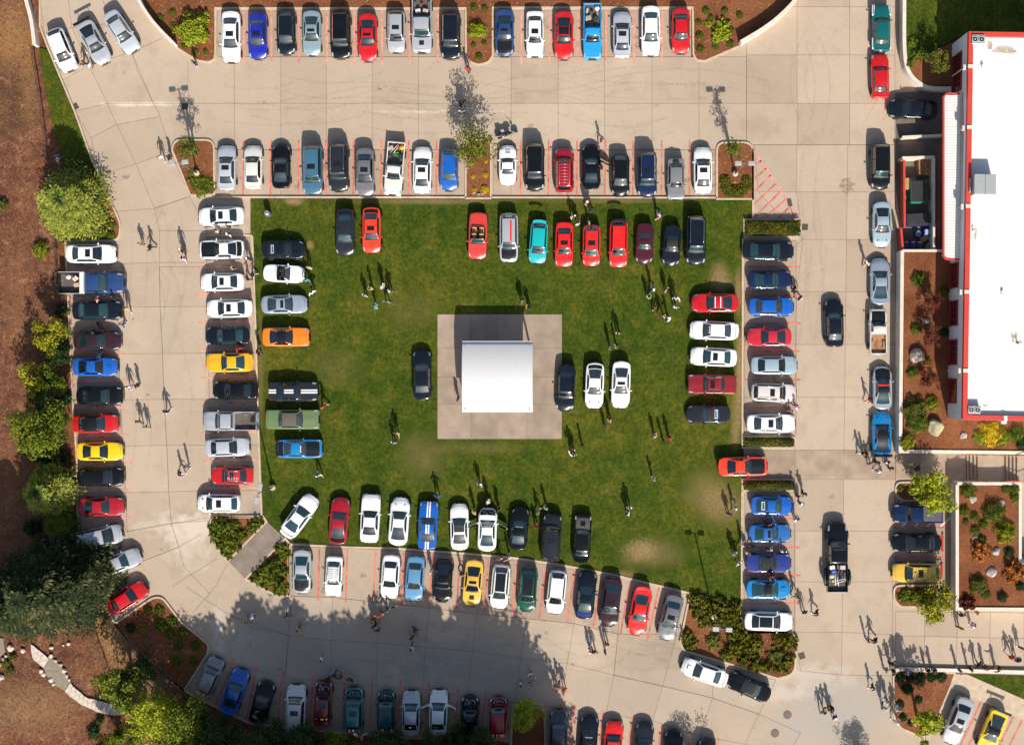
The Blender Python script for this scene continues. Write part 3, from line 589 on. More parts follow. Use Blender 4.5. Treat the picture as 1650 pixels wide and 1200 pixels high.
# rooftop units
AC = mat('grey unit casing', (.40, .42, .42), .5, .3, vary=.06); FAN = mat('fan grille', (.10, .09, .08), .6, .3, vary=.2)
def unit(px, py, wpx, dpx, h, label, fans=0, rz=-.02):
    z = ZB - .36; t = bpy.data.objects.new('rooftop_unit', None); C.objects.link(t); p = W(px, py, z + h); t.location = (p.x, p.y, z); t.rotation_euler.z = rz
    tag(t, label, 'rooftop unit'); k = (1 - (z + h) / H) / PPM; w, d = wpx * k, dpx * k
    MB().box((0, 0, h / 2 + .05), (w, d, h - .05), bev=.03).build('casing', AC, t)
    if not fans:
        b = MB(); b.box((0, 0, h + .03), (.03, d, .02)); [b.box((s * (w / 2 + .01), 0, .5), (.02, d * .7, .5)) for s in (-1, 1)]; b.build('seam', FAN, t)
        MB().box((-w / 2 - .1, 0, .35), (.22, d * .7, .5), bev=.03).build('side_hood', AC, t)
    for k_ in range(fans):
        x = (k_ - .5) * w / 2
        f = MB().lathe([(0, h + .04), (.08, h + .05), (.10, h + .03), (.2, h + .03), (.24, h + .06), (.3, h + .06), (.3, h + .02)], 20, M=Matrix.Translation((x, 0, 0))).build('fan', AC, t)
        MB().lathe([(.0, h + .036), (.235, h + .036)], 20, M=Matrix.Translation((x, 0, 0))).build('grille', FAN, f)
    for sx in (-1, 1): MB().box((sx * w * .4, 0, .03), (.08, d + .1, .1)).build('rail', AC, t)
unit(1587.5, 297, 35, 33, 1.3, 'large grey air unit casting a shadow on the white roof'); unit(1576.5, 63.5, 21, 15, .5, 'twin fan unit at the upper left corner of the white roof', 2); unit(1570, 660, 20, 13, .5, 'twin fan unit at the lower left corner of the white roof', 2)
for (px, py, h, a, l) in ((1569, 370, .3, .3, 'short bent vent pipe on roof below the large grey air unit'), (1615, 468, .12, 1, 'small vent stub on roof left of centre right edge'), (1641, 553, .45, 2.2, 'dark bent vent pipe near the right edge of the roof'), (1583, 103, .15, .8, 'small vent stub on roof under the upper twin fan unit')):
    p = W(px, py, ZB); MB().tube([(0, 0, 0), (0, 0, h), (math.cos(a) * .1, math.sin(a) * .1, h + .06), (math.cos(a) * .18, math.sin(a) * .18, h)], .05, 8).build('vent_pipe', FAN, loc=(p.x, p.y, ZB - .37), label=l, cat='vent pipe', group='roof vents')
# ================================================================== stairs and handrails
RAILM = mat('orange red handrail', (.62, .09, .04), .45, vary=.05)
STEPC = mat('stair concrete', (.36, .27, .2), .85, vary=.12, scale=1)
def stair():
    ya, yb = W(0, 732, 0).y, W(0, 777, 0).y; t = bpy.data.objects.new('garden_stairs', None); C.objects.link(t); x0 = W(1555, 0, 0).x; t.location = (x0, (ya + yb) / 2, 0)
    tag(t, 'two flight concrete stair between the raised beds with a landing', 'stairs'); w = ya - yb; K = lambda px, z: W(px, 0, z).x - x0; z = 0
    edges = [1556, 1561.5, 1567.5, 1573.5, 1619, 1625, 1631, 1637]
    for i, px in enumerate(edges):
        xa = K(px, z); z += .16; xb = K(edges[i + 1], z) if i < 7 else K(1800, z)
        s = MB().box(((xa + xb) / 2, 0, z / 2), (xb - xa - .004, w, z)).build('landing' if i in (3, 7) else 'step', STEPC, t)
        MB().box((xa + .03, 0, z + .004), (.07, w - .1, .008)).build('nosing', mat('dark stair nosing', (.05, .04, .035), .8, vary=.1), s)
stair()
def handrail(x0, x1, py, za, zb, label):
    pa, pb_ = W(x0, py, za + .9), W(x1, py, zb + .9); b = MB(); Lx = pb_.x - pa.x; s = 1 if py < 750 else -1
    t = bpy.data.objects.new('handrail', None); C.objects.link(t); t.location = (pa.x, pa.y, za); tag(t, label, 'handrail', 'stair handrails'); dz = zb - za
    MB().tube([(.0, s * .16, .55), (-.12, s * .1, .9), (0, 0, .92), (Lx, 0, .92 + dz), (Lx + .1, s * .1, .9 + dz), (Lx, s * .16, .6 + dz)], .038, 8).build('rail', RAILM, t)
    for x, z in ((0, 0), (Lx, dz)): MB().tube([(x, 0, z), (x, 0, z + .92)], .03, 8).build('post', RAILM, t)
handrail(1554, 1590, 733.5, 0, .64, 'upper handrail of the lower stair flight'); handrail(1554, 1590, 773.5, 0, .64, 'lower handrail of the lower stair flight'); handrail(1618, 1660, 734.5, .64, 1.28, 'upper handrail of the upper stair flight at the right edge'); handrail(1618, 1660, 774.5, .64, 1.28, 'lower handrail of the upper stair flight at the right edge')
def ramp_rail():
    a, c = W(1514, 252, 1.0), W(1512, 400, 1.0); t = bpy.data.objects.new('guard_rail', None); C.objects.link(t); t.location = (a.x, a.y, 0); tag(t, 'long thin red guard rail between trash enclosure and canopy', 'guard rail')
    d = c - a
    for z in (.45, 1.0): MB().tube([(0, 0, z), (d.x, d.y, z)], .025, 6).build('rail', RAILM, t)
    for k in range(7): MB().tube([(d.x * k / 6, d.y * k / 6, 0), (d.x * k / 6, d.y * k / 6, 1.0)], .025, 6).build('post', RAILM, t)
    MB().tube([(0, 0, 1), (-2.3, -.1, 1)], .025, 6).build('rail', RAILM, t)
ramp_rail()
# ================================================================== lamps
LAMP = mat('grey lamp housing', (.44, .43, .42), .5, .3, vary=.05); POLE = mat('bronze grey pole', (.20, .18, .17), .5, .4, vary=.1)
def lamp(px, py, hd, h, label, dz=0):
    t = bpy.data.objects.new('street_lamp', None); C.objects.link(t); p = W(px, py); t.location = (p.x, p.y, dz); tag(t, label, 'street lamp', 'parking lot lamps')
    MB().lathe([(.28, 0), (.28, .5), (.22, .56), (0, .56)], 20).build('footing', KERB, t); MB().tube([(0, 0, .5), (0, 0, h)], [.085, .06], 10).build('pole', POLE, t)
    for s in (-1, 1):
        dx, dy = hd[0] * s, hd[1] * s
        a = MB().tube([(0, 0, h - .1), (dx * .35, dy * .35, h - .02)], .035, 6).build('arm', POLE, t)
        rz = math.atan2(dy, dx)
        hh = MB().box((dx * .62, dy * .62, h), (.62, .42, .14), rz=rz, bev=.03).build('lamp_head', LAMP, t)
        MB().box((dx * .62, dy * .62, h - .078), (.5, .32, .02), rz=rz).build('lens', mat('lamp lens', (.7, .7, .66), .3, vary=0), hh)
lamp(318.5, 279.6, (1, .1), 6.6, 'twin headed lamp post in the upper left island'); lamp(1184, 280.7, (1, 0), 6.6, 'twin headed lamp post in the upper right island beside striped triangle')
lamp(440.5, 784.5, (.25, 1), 6.6, 'twin headed lamp post on the lawn edge beside left inner cars', .0); lamp(1149.5, 992, (1, -.05), 6.6, 'twin headed lamp post in the lower right shrub bed')
# small sign by the striped triangle
t = bpy.data.objects.new('sign_post', None); C.objects.link(t); t.location = W(1279, 356); tag(t, 'small grey sign on a pole beside the striped no parking triangle', 'sign')
MB().tube([(0, 0, 0), (0, 0, 1.6)], .03, 8).build('pole', POLE, t); MB().box((0, 0, 1.45), (.45, .04, .6), bev=.01).build('sign_panel', LAMP, t)
# litter bin
t = bpy.data.objects.new('litter_bin', None); C.objects.link(t); t.location = W(433.5, 345.5, .1); tag(t, 'dark litter bin with a silver dome lid on the upper left lawn', 'litter bin')
MB().lathe([(.24, 0), (.3, .1), (.31, .85), (.27, .9), (0, .9)], 20).build('bin_body', POLE, t); MB().lathe([(.29, .91), (.26, 1.02), (.15, 1.12), (0, 1.16)], 20).build('lid', mat('polished steel', (.75, .76, .78), .25, .9, vary=0), t)
# ================================================================== enclosure contents
WOOD = mat('pallet wood', (.36, .21, .10), .85, vary=.35, scale=5); DGRN = mat('dumpster green', (.02, .22, .14), .5, vary=.1); DBLU = mat('dumpster blue', (.018, .03, .13), .45, vary=.15); LIDM = mat('black plastic lid', (.035, .033, .036), .5, vary=.2, scale=2); CARD = mat('cardboard', (.45, .27, .14), .9, vary=.15)
def pallet_mb(b, z, M=None, w=1.2, d=1.0):
    for k in range(7): b.box((0, -d / 2 + .05 + k * (d - .1) / 6, z + .13), (w, .1, .02))
    for x in (-w / 2 + .05, 0, w / 2 - .05): b.box((x, 0, z + .07), (.09, d, .09))
    for k in (0, 3, 6): b.box((0, -d / 2 + .05 + k * (d - .1) / 6, z + .012), (w, .1, .02))
for i in range(6):
    b = MB(); pallet_mb(b, 0, w=1.3, d=1.4); b.build('wooden_pallet', WOOD, loc=W(1487.5, 271.5) + Vector((random.uniform(-.05, .05), random.uniform(-.04, .04), .02 + i * .15)), rz=random.uniform(-.04, .04), label=f'{["lowest", "second lowest", "third lowest", "fourth lowest", "second highest", "topmost"][i]} wooden pallet of the stack in trash enclosure', cat='pallet', group='stacked pallets')
b = MB(); pallet_mb(b, 0, w=1.1, d=2.2); o = b.build('wooden_pallet', WOOD, loc=W(1497.5, 306) + Vector((0, 0, .62)), label='tall wooden pallet leaning against enclosure wall beside green dumpster', cat='pallet'); o.rotation_euler = (0, R(-66), 0)
def dumpster(px, py, w, d, h, m, label, rz=0):
    t = bpy.data.objects.new('dumpster', None); C.objects.link(t); t.location = W(px, py, h * .8); t.location.z = 0; t.rotation_euler.z = rz; tag(t, label, 'dumpster')
    b = MB(); b.poly([(-w / 2, -d / 2), (w / 2, -d / 2), (w / 2, d / 2), (-w / 2, d / 2)], .12, h - .12); b.box((0, 0, h - .1), (w + .08, d + .08, .07)); b.build('body', m, t)
    for s in (-1, 1):
        l = MB(); l.box((0, s * d / 4, h - .03), (w - .02, d / 2 - .03, .05), bev=.015)
        for k in range(7): l.box((-w / 2 + .15 + k * (w - .3) / 6, s * d / 4, h + .005), (.05, d / 2 - .1, .03))
        l.build('lid', LIDM, t)
    for sx in (-1, 1):
        for sy in (-1, 1): MB().tube([(sx * w * .4 - .03, sy * d * .42, .08), (sx * w * .4 + .03, sy * d * .42, .08)], .08, 10).build('caster', LIDM, t)
    MB().box((0, -d / 2 - .05, h * .7), (w * .9, .1, .08)).build('side_pocket', m, t)
dumpster(1479.5, 309, 1.45, 2.1, 1.3, DGRN, 'dark lidded dumpster with green body in the trash enclosure'); dumpster(1478.5, 353.5, 2.2, 1.15, 1.3, DBLU, 'dark lidded dumpster with blue body in the trash enclosure', .07)
for k, (px, l) in enumerate(((1459.5, 'left'), (1470.5, 'middle'), (1481, 'right'))):
    t = bpy.data.objects.new('wheeled_bin', None); C.objects.link(t); t.location = W(px, 395, .8); t.location.z = 0; tag(t, f'{l} one of three blue wheeled bins along the enclosure end wall', 'wheeled bin', 'blue wheeled bins')
    MB().box((0, 0, .5), (.55, .6, .9), bev=.05).build('bin_body', DBLU, t); MB().box((0, 0, .98), (.6, .68, .07), bev=.03).build('lid', DBLU, t); MB().box((0, .28, 1.03), (.3, .1, .03)).build('label_plate', WALLTOP, t)
    for s in (-1, 1): MB().tube([(s * .3 - .03, .3, .1), (s * .3 + .03, .3, .1)], .1, 10).build('wheel', LIDM, t)
MB().lathe([(.28, 0), (.3, .3), (.28, .6), (.3, .88), (.27, .9), (.25, .86), (0, .86)], 20).build('barrel', DBLU, loc=W(1479.5, 376, .8) * 1, label='round dark blue barrel in the lower part of the enclosure', cat='barrel').location.z = 0
t = bpy.data.objects.new('recycling_tub', None); C.objects.link(t); t.location = W(1495, 374, .5); t.location.z = 0; tag(t, 'pale topped blue recycling tub against the enclosure wall', 'tub'); MB().box((0, 0, .35), (.9, .7, .7), bev=.06, mi=0).build('tub_body', DBLU, t); MB().box((-.1, 0, .73), (.5, .5, .06), bev=.02).build('lid', mat('pale blue plastic', (.35, .42, .6), .4, vary=.1), t)
for (px, py, w, d, h, z, rz, l) in ((1463, 298, .7, 1.1, .9, 0, .05, 'tall flattened cardboard box beside the green dumpster'), (1490, 384, .7, .5, .4, 0, .4, 'crumpled cardboard box above the blue wheeled bins'), (1495, 397, .4, .5, .5, 0, .9, 'small brown cardboard box in the lower enclosure corner')):
    b = MB(); b.box((0, 0, h / 2), (w, d, h)); 
    for s in (-1, 1): b.box((s * (w / 2 + .1), 0, h - .03), (.2, d, .012))
    b.box((0, 0, h + .006), (w * .99, .06, .01)); b.build('cardboard_box', CARD, loc=W(px, py), rz=rz, label=l, cat='cardboard box')
# ================================================================== stone steps, rocks and fence of the dry bank
STONE = mat('pale stone slab', (.55, .47, .40), .85, vary=.22, scale=2, bump=.4, bscale=9, dist=.03); ROCKM = mat('grey boulder', (.36, .32, .28), .9, vary=.35, scale=2.2, bump=.7, bscale=6, dist=.05)
c7 = lambda p: (p[0] / 7.5, 1020 + p[1] / 7.5)
def slabs(Ls, Rs, lab):
    for i in range(len(Ls) - 1):
        q = [c7(Ls[i]), c7(Ls[i + 1]), c7(Rs[i + 1]), c7(Rs[i])]; cx = sum(p[0] for p in q) / 4; cy = sum(p[1] for p in q) / 4; o = W(cx, cy)
        pts = [W(lerp(cx, p[0], .93), lerp(cy, p[1], .96)) - o for p in q]; rr = random.Random(i)
        fine = []
        for a, c in zip(pts, pts[1:] + pts[:1]):
            for k in range(4): v = a.lerp(c, k / 4); fine.append((v.x + rr.uniform(-.02, .02), v.y + rr.uniform(-.02, .02)))
        MB().poly(fine, -.2, .02 + .03 * (i % 2) + .05).build('stone_step', STONE, loc=(o.x, o.y, 0), label=f'pale stone slab, {["first", "second", "third", "fourth", "fifth", "sixth", "seventh", "eighth", "ninth", "tenth", "eleventh", "twelfth", "thirteenth"][i]} from the upper end of the {lab} steps', cat='stone step', group='stone steps on the dry bank')
slabs([(375, 200), (395, 290), (410, 325), (455, 358), (525, 412)], [(375, 130), (430, 165), (475, 200), (530, 242), (592, 300)], 'short upper')
slabs([(780, 695), (825, 740), (880, 785), (930, 820), (985, 860), (1045, 890), (1100, 910), (1150, 935), (1200, 955), (1260, 970), (1320, 980), (1380, 988), (1440, 988), (1500, 970)], [(855, 595), (885, 635), (935, 675), (985, 715), (1020, 755), (1070, 780), (1130, 790), (1190, 810), (1250, 825), (1320, 840), (1380, 845), (1430, 850), (1465, 865), (1500, 890)], 'long curved')
sheet('gravel_path', [c7(p) for p in ((520, 412), (592, 300), (640, 310), (745, 400), (800, 500), (862, 592), (780, 694), (640, 610), (560, 500))], .0, mat('path gravel', (.24, .20, .15), .9, vary=.2, scale=3))
sheet('gravel_path', [(-20, 1025), (5, 1028), (8, 1050), (-5, 1062), (-20, 1064)], .0, MATS['path gravel'])
def rock(px, py, r, label, seed, flat=.6, m=None, asp=1.0, rz=0, z=0, group=None):
    rr = random.Random(seed); bm = bmesh.new(); bmesh.ops.create_icosphere(bm, subdivisions=3, radius=1)
    cuts = [(Vector((rr.gauss(0, 1), rr.gauss(0, 1), abs(rr.gauss(0, .8)))).normalized(), rr.uniform(.62, .9)) for _ in range(9)]
    for v in bm.verts:
        for nrm, k in cuts:
            q = v.co.dot(nrm)
            if q > k: v.co -= nrm * (q - k)
        v.co = Vector((v.co.x * r * asp, v.co.y * r, v.co.z * r * flat))
    me = bpy.data.meshes.new('rock'); bm.to_mesh(me); bm.free(); me.materials.append(m or ROCKM)
    p = W(px, py, z); return link('rock', me, loc=(p.x, p.y, z + r * flat * .3), rz=rz, label=label, cat='rock', group=group)
for i, (x, y, r, l) in enumerate(((495, 455, .3, 'upper of the two pale rocks left of the gravel landing'), (525, 500, .32, 'rounded pale rock, second down the left edge of the gravel landing'), (615, 565, .32, 'tan round rock on the left edge of the gravel landing'), (645, 612, .28, 'squarish pale rock, lowest on the left edge of gravel landing'), (775, 450, .38, 'large pale rock on the right edge of the gravel landing'),
                                   (620, 175, .28, 'pale rock under the dark fir, topmost of the right edging'), (615, 275, .3, 'pale rock beside the last upper step'), (675, 330, .2, 'small pale edging rock just below the upper steps'), (735, 380, .22, 'small pale edging rock above the large pale rock'), (805, 515, .2, 'small edging rock under the large pale rock'), (835, 560, .18, 'small edging rock next to first curved step'),
                                   (70, 275, .22, 'small white rock at the left edge near gravel strip'), (42, 315, .3, 'white rock second from the top at the left edge'), (10, 530, .45, 'large white rock cut by the left edge of the view'), (0, 380, .3, 'white rock at the very left edge above the large white rock'), (828, 125, .26, 'upright white rock on brown bank under the dark fir'), (765, 142, .15, 'tiny white rock left of the upright white rock'), (275, 210, .32, 'pale rock half hidden by the fir left of upper steps'), (125, 175, .5, 'grey white rock under the fir at the far left'))):
    rock(*c7((x, y)), r * .74, l, 40 + i, .55, STONE, 1.1, i * .7)
ROCK2 = mat('mossy ochre boulder', (.34, .30, .18), .85, vary=.5, scale=1.1, bump=.5, bscale=5, dist=.05); ROCK3 = mat('tan boulder', (.46, .38, .31), .9, vary=.3, scale=2.2, bump=.7, bscale=7, dist=.05)
rock(1477, 574, .85, 'big tan angular boulder in the bed beside the building', 3, .8, ROCK3, .85, .3, 1.62); rock(1508, 687, 1.0, 'big green and ochre boulder at the corner of the building bed', 6, .6, ROCK2, .9, .7, 1.62)
for i, (x, y, r, l) in enumerate(((1493, 517, .35, 'small grey rock between the reddish maples'), (1552, 702, .35, 'small grey rock right of the big ochre boulder'), (1567, 804, .4, 'flat grey rock at the top left of the planter below the stairs'), (1605, 888, .4, 'grey rock in the middle of the planter below the stairs'), (1597, 921, .5, 'dark grey rock in the lower planter above the round dark shrub'), (1613, 811, .35, 'grey rock behind the large round shrub in the planter'), (1572, 866, .25, 'small rock among the small shrubs of the planter'))): rock(x, y, r, l, 80 + i, .6, None, 1.1, i, 1.62)
def fence(pts, label, step=2.4):
    P = [W(*p) for p in pts]; t = bpy.data.objects.new('wire_fence', None); C.objects.link(t); t.location = (P[0].x, P[0].y, -.1); tag(t, label, 'fence'); Q = [p - P[0] for p in P]
    FW = mat('weathered fence timber', (.07, .05, .04), .9, vary=.2)
    for z in (.35, .75, 1.1): MB().tube([(q.x, q.y, z) for q in Q], .022, 5).build('wire', FW, t)
    for a, c in zip(Q, Q[1:]):
        n = max(1, round((c - a).length / step))
        for k in range(n): v = a.lerp(c, k / n); MB().tube([(v.x, v.y, 0), (v.x, v.y, 1.2)], .05, 6).build('post', FW, t)
fence([(55, 78), (66, 150), (74, 210), (80, 270), (86, 340), (92, 400), (97, 480)], 'thin dark wire fence along the dry bank at left'); fence([(140, 990), (158, 1035), (172, 1075), (184, 1100)], 'thin dark wire fence above the curved stone steps')
# ================================================================== vehicles
# one lofted shell per body style; its faces are shared out between body, hood, roof, glass, lamps
STY = {  # L, W, fractions cowl, header, roof end, deck; heights nose, cowl, roof, deck, tail, belt; roof width, base width, nose width, tail width, bow front, bow rear
 'sedan':   dict(L=4.70, W=1.82, f=(.29, .43, .72, .86), z=(.70, .98, 1.43, 1.06, 1.00, .90), rw=.66, gb=.86, nw=.80, tw=.80, bf=.30, br=.20, doors=(.33, .53, .74)),
 'coupe':   dict(L=4.50, W=1.82, f=(.33, .47, .66, .86), z=(.64, .94, 1.32, .98, .96, .86), rw=.62, gb=.84, nw=.74, tw=.80, bf=.40, br=.26, doors=(.36, .62)),
 'sports':  dict(L=4.45, W=1.88, f=(.31, .45, .62, .88), z=(.58, .88, 1.27, .92, .94, .82), rw=.58, gb=.80, nw=.70, tw=.84, bf=.50, br=.34, doors=(.35, .62)),
 'hatch':   dict(L=4.15, W=1.76, f=(.25, .40, .83, .95), z=(.72, 1.0, 1.46, 1.08, .98, .93), rw=.68, gb=.87, nw=.80, tw=.84, bf=.34, br=.16, doors=(.30, .54, .76)),
 'wagon':   dict(L=4.70, W=1.82, f=(.27, .40, .87, .955), z=(.72, 1.0, 1.50, 1.08, .98, .93), rw=.68, gb=.87, nw=.80, tw=.84, bf=.32, br=.14, doors=(.31, .50, .70)),
 'suv':     dict(L=4.70, W=1.90, f=(.25, .37, .88, .96), z=(.90, 1.14, 1.74, 1.20, 1.06, 1.08), rw=.70, gb=.90, nw=.84, tw=.86, bf=.26, br=.14, doors=(.29, .48, .68)),
 'minivan': dict(L=4.90, W=1.92, f=(.20, .36, .90, .965), z=(.86, 1.12, 1.75, 1.16, 1.0, 1.02), rw=.72, gb=.90, nw=.80, tw=.88, bf=.40, br=.12, doors=(.26, .45, .66)),
 'muscle':  dict(L=4.85, W=1.90, f=(.36, .48, .67, .84), z=(.78, 1.0, 1.34, 1.02, 1.0, .92), rw=.62, gb=.85, nw=.88, tw=.84, bf=.18, br=.14, doors=(.38, .62)),
 'classic': dict(L=4.85, W=1.88, f=(.32, .41, .67, .76), z=(.84, .96, 1.38, .98, .92, .90), rw=.66, gb=.86, nw=.94, tw=.93, bf=.06, br=.06, doors=(.34, .55, .72)),
 'boxy':    dict(L=4.40, W=1.70, f=(.31, .41, .76, .88), z=(.82, .98, 1.38, 1.02, .98, .92), rw=.70, gb=.88, nw=.90, tw=.90, bf=.10, br=.08, doors=(.33, .55, .75)),
 'roadster':dict(L=4.05, W=1.72, f=(.36, .46, .62, .74), z=(.60, .88, 1.20, .94, .88, .84), rw=.62, gb=.82, nw=.72, tw=.74, bf=.36, br=.26, doors=(.38, .66)),
 'convertible': dict(L=4.50, W=1.80, f=(.34, .43, .66, .74), z=(.68, .93, 1.30, .98, .92, .86), rw=.62, gb=.84, nw=.80, tw=.80, bf=.28, br=.18, doors=(.36, .60)),
 'pickup':  dict(L=5.40, W=1.92, f=(.26, .36, .555, .575), z=(.95, 1.16, 1.76, 1.18, 1.10, 1.08), rw=.74, gb=.90, nw=.88, tw=.90, bf=.20, br=.02, doors=(.28, .42, .56), cut=.585),
 'oldpickup': dict(L=4.70, W=1.72, f=(.31, .40, .53, .545), z=(.92, 1.04, 1.55, 1.06, 1.0, .98), rw=.72, gb=.88, nw=.92, tw=.92, bf=.08, br=.02, doors=(.33, .53), cut=.555),
}
TRIM = mat('black trim', (.012, .012, .013), .5, vary=0); GLASS = mat('car glass', (.010, .024, .028), .03, spec=1.0, coat=1, vary=0); SMOKE = mat('smoked sunroof glass', (.012, .013, .015), .08, spec=.6, vary=0)
TYRE = mat('tyre rubber', (.018, .018, .018), .85, vary=.1, scale=8); RIM = mat('alloy rim', (.55, .56, .58), .3, .8, vary=0); RIMW = mat('white painted rim', (.72, .72, .72), .4, vary=0); RIMB = mat('black rim', (.02, .02, .02), .35, .3, vary=0)
HEAD = mat('headlamp glass', (.40, .42, .44), .12, .2, .8, coat=.6, vary=0); TAIL = mat('tail lamp red', (.30, .012, .010), .15, coat=.6, vary=0); CHROME = mat('chrome', (.75, .76, .78), .12, 1, vary=0)
CARBON = mat('carbon black panel', (.009, .010, .012), .28, coat=.15, vary=.25, scale=3); TAN = mat('tan leather', (.42, .22, .10), .6, vary=.1); SEATB = mat('black leather', (.02, .019, .018), .6, vary=.15); ENG = mat('engine metal', (.09, .09, .09), .5, .5, vary=.6, scale=7); FABRIC = mat('black fabric top', (.02, .02, .021), .9, vary=.2); VINYL = mat('grey brown vinyl roof', (.105, .088, .068), .75, vary=.1)
PAINTS = {
 'white': ('white', (.80, .80, .81)), 'cream': ('off white', (.66, .64, .60)), 'pinkwhite': ('pearl white', (.66, .58, .56)), 'silver': ('silver', (.50, .52, .55)), 'palesilver': ('pale silver', (.60, .63, .68)), 'bluesilver': ('blue silver', (.36, .43, .52)),
 'iceblue': ('ice blue', (.42, .54, .60)), 'teal_silver': ('pale teal', (.30, .42, .46)), 'grey': ('grey', (.20, .20, .215)), 'midgrey': ('mid grey', (.27, .27, .28)), 'darkgrey': ('dark grey', (.018, .021, .028)), 'black': ('black', (.005, .0055, .007)), 'blublack': ('blue black', (.006, .010, .017)),
 'navy': ('navy blue', (.007, .018, .060)), 'darkblue': ('dark blue', (.018, .05, .17)), 'royal': ('royal blue', (.008, .018, .33)), 'blue': ('blue', (.005, .10, .44)), 'midblue': ('medium blue', (.02, .12, .38)), 'violetblue': ('indigo blue', (.018, .032, .20)), 'sky': ('light blue', (.02, .30, .66)), 'steelblue': ('steel blue', (.10, .27, .46)), 'tealblue': ('teal blue', (.045, .13, .20)), 'aqua': ('turquoise', (.006, .40, .42)), 'cyan': ('bright blue', (.005, .20, .50)), 'seagreen': ('dark turquoise', (.004, .17, .17)), 'pinegreen': ('pine green', (.006, .085, .085)), 'green': ('dark green', (.006, .075, .045)), 'sage': ('sage green', (.135, .19, .085)),
 'red': ('red', (.52, .006, .008)), 'brightred': ('bright red', (.72, .012, .008)), 'orangered': ('orange red', (.80, .045, .010)), 'crimson': ('crimson', (.36, .006, .014)), 'darkred': ('dark red', (.24, .010, .014)), 'coral': ('coral red', (.58, .045, .035)), 'maroon': ('maroon', (.060, .010, .018)), 'plum': ('plum', (.034, .014, .020)), 'pinkred': ('rose red', (.52, .018, .035)),
 'yellow': ('yellow', (.78, .52, .005)), 'amber': ('amber yellow', (.80, .40, .008)), 'paleyellow': ('golden yellow', (.72, .44, .05)), 'orange': ('orange', (.80, .20, .008)), 'gunmetal': ('gunmetal', (.085, .09, .10)),
 'vgreen': ('bottle green', (.005, .11, .115)),
}
def paint(k):
    n = 'car paint ' + k
    if n in MATS: return MATS[n]
    c = PAINTS[k][1]; m = bpy.data.materials.new(n); nt = nodes(m); b = bsdf(nt); MATS[n] = m
    dark = max(c) < .12
    b.inputs['Base Color'].default_value = (*c, 1); b.inputs['Roughness'].default_value = .38 if not dark else .30
    b.inputs['Metallic'].default_value = .35 if k in ('silver', 'palesilver', 'bluesilver', 'iceblue', 'grey', 'midgrey', 'gunmetal', 'teal_silver') else 0
    b.inputs['Coat Weight'].default_value = .35 if dark else .7; b.inputs['Specular IOR Level'].default_value = .3 if dark else .5; b.inputs['Coat Roughness'].default_value = .05
    tc = nt.nodes.new('ShaderNodeTexCoord'); n1 = nt.nodes.new('ShaderNodeTexNoise'); n1.inputs['Scale'].default_value = .9; n1.inputs['Detail'].default_value = 6
    nt.links.new(tc.outputs['Object'], n1.inputs['Vector'])
    mr = nt.nodes.new('ShaderNodeMapRange'); mr.inputs['From Min'].default_value = .3; mr.inputs['From Max'].default_value = .75; mr.inputs['To Min'].default_value = .14 if dark else .24; mr.inputs['To Max'].default_value = .26 if dark else .33
    nt.links.new(n1.outputs['Fac'], mr.inputs[0]); nt.links.new(mr.outputs[0], b.inputs['Roughness'])
    # thin film of dust over the colour
    mx = nt.nodes.new('ShaderNodeMix'); mx.data_type = 'RGBA'; mx.inputs[6].default_value = (*c, 1); mx.inputs[7].default_value = (.32, .27, .22, 1)
    m2 = nt.nodes.new('ShaderNodeMapRange'); m2.inputs['From Min'].default_value = .4; m2.inputs['From Max'].default_value = .8; m2.inputs['To Max'].default_value = .012 if dark else .06
    nt.links.new(n1.outputs['Fac'], m2.inputs[0]); nt.links.new(m2.outputs[0], mx.inputs[0]); nt.links.new(mx.outputs[2], b.inputs['Base Color'])
    return m
PLACE = paint('white')
PROTO = {}
GL = [GLASS, mat('car glass smoke', (.008, .012, .015), .03, spec=1.0, coat=1, vary=0), mat('car glass teal', (.012, .045, .052), .03, spec=1.0, coat=1, vary=0), mat('car glass grey', (.030, .042, .046), .04, spec=1.0, coat=1, vary=.3, scale=2)]
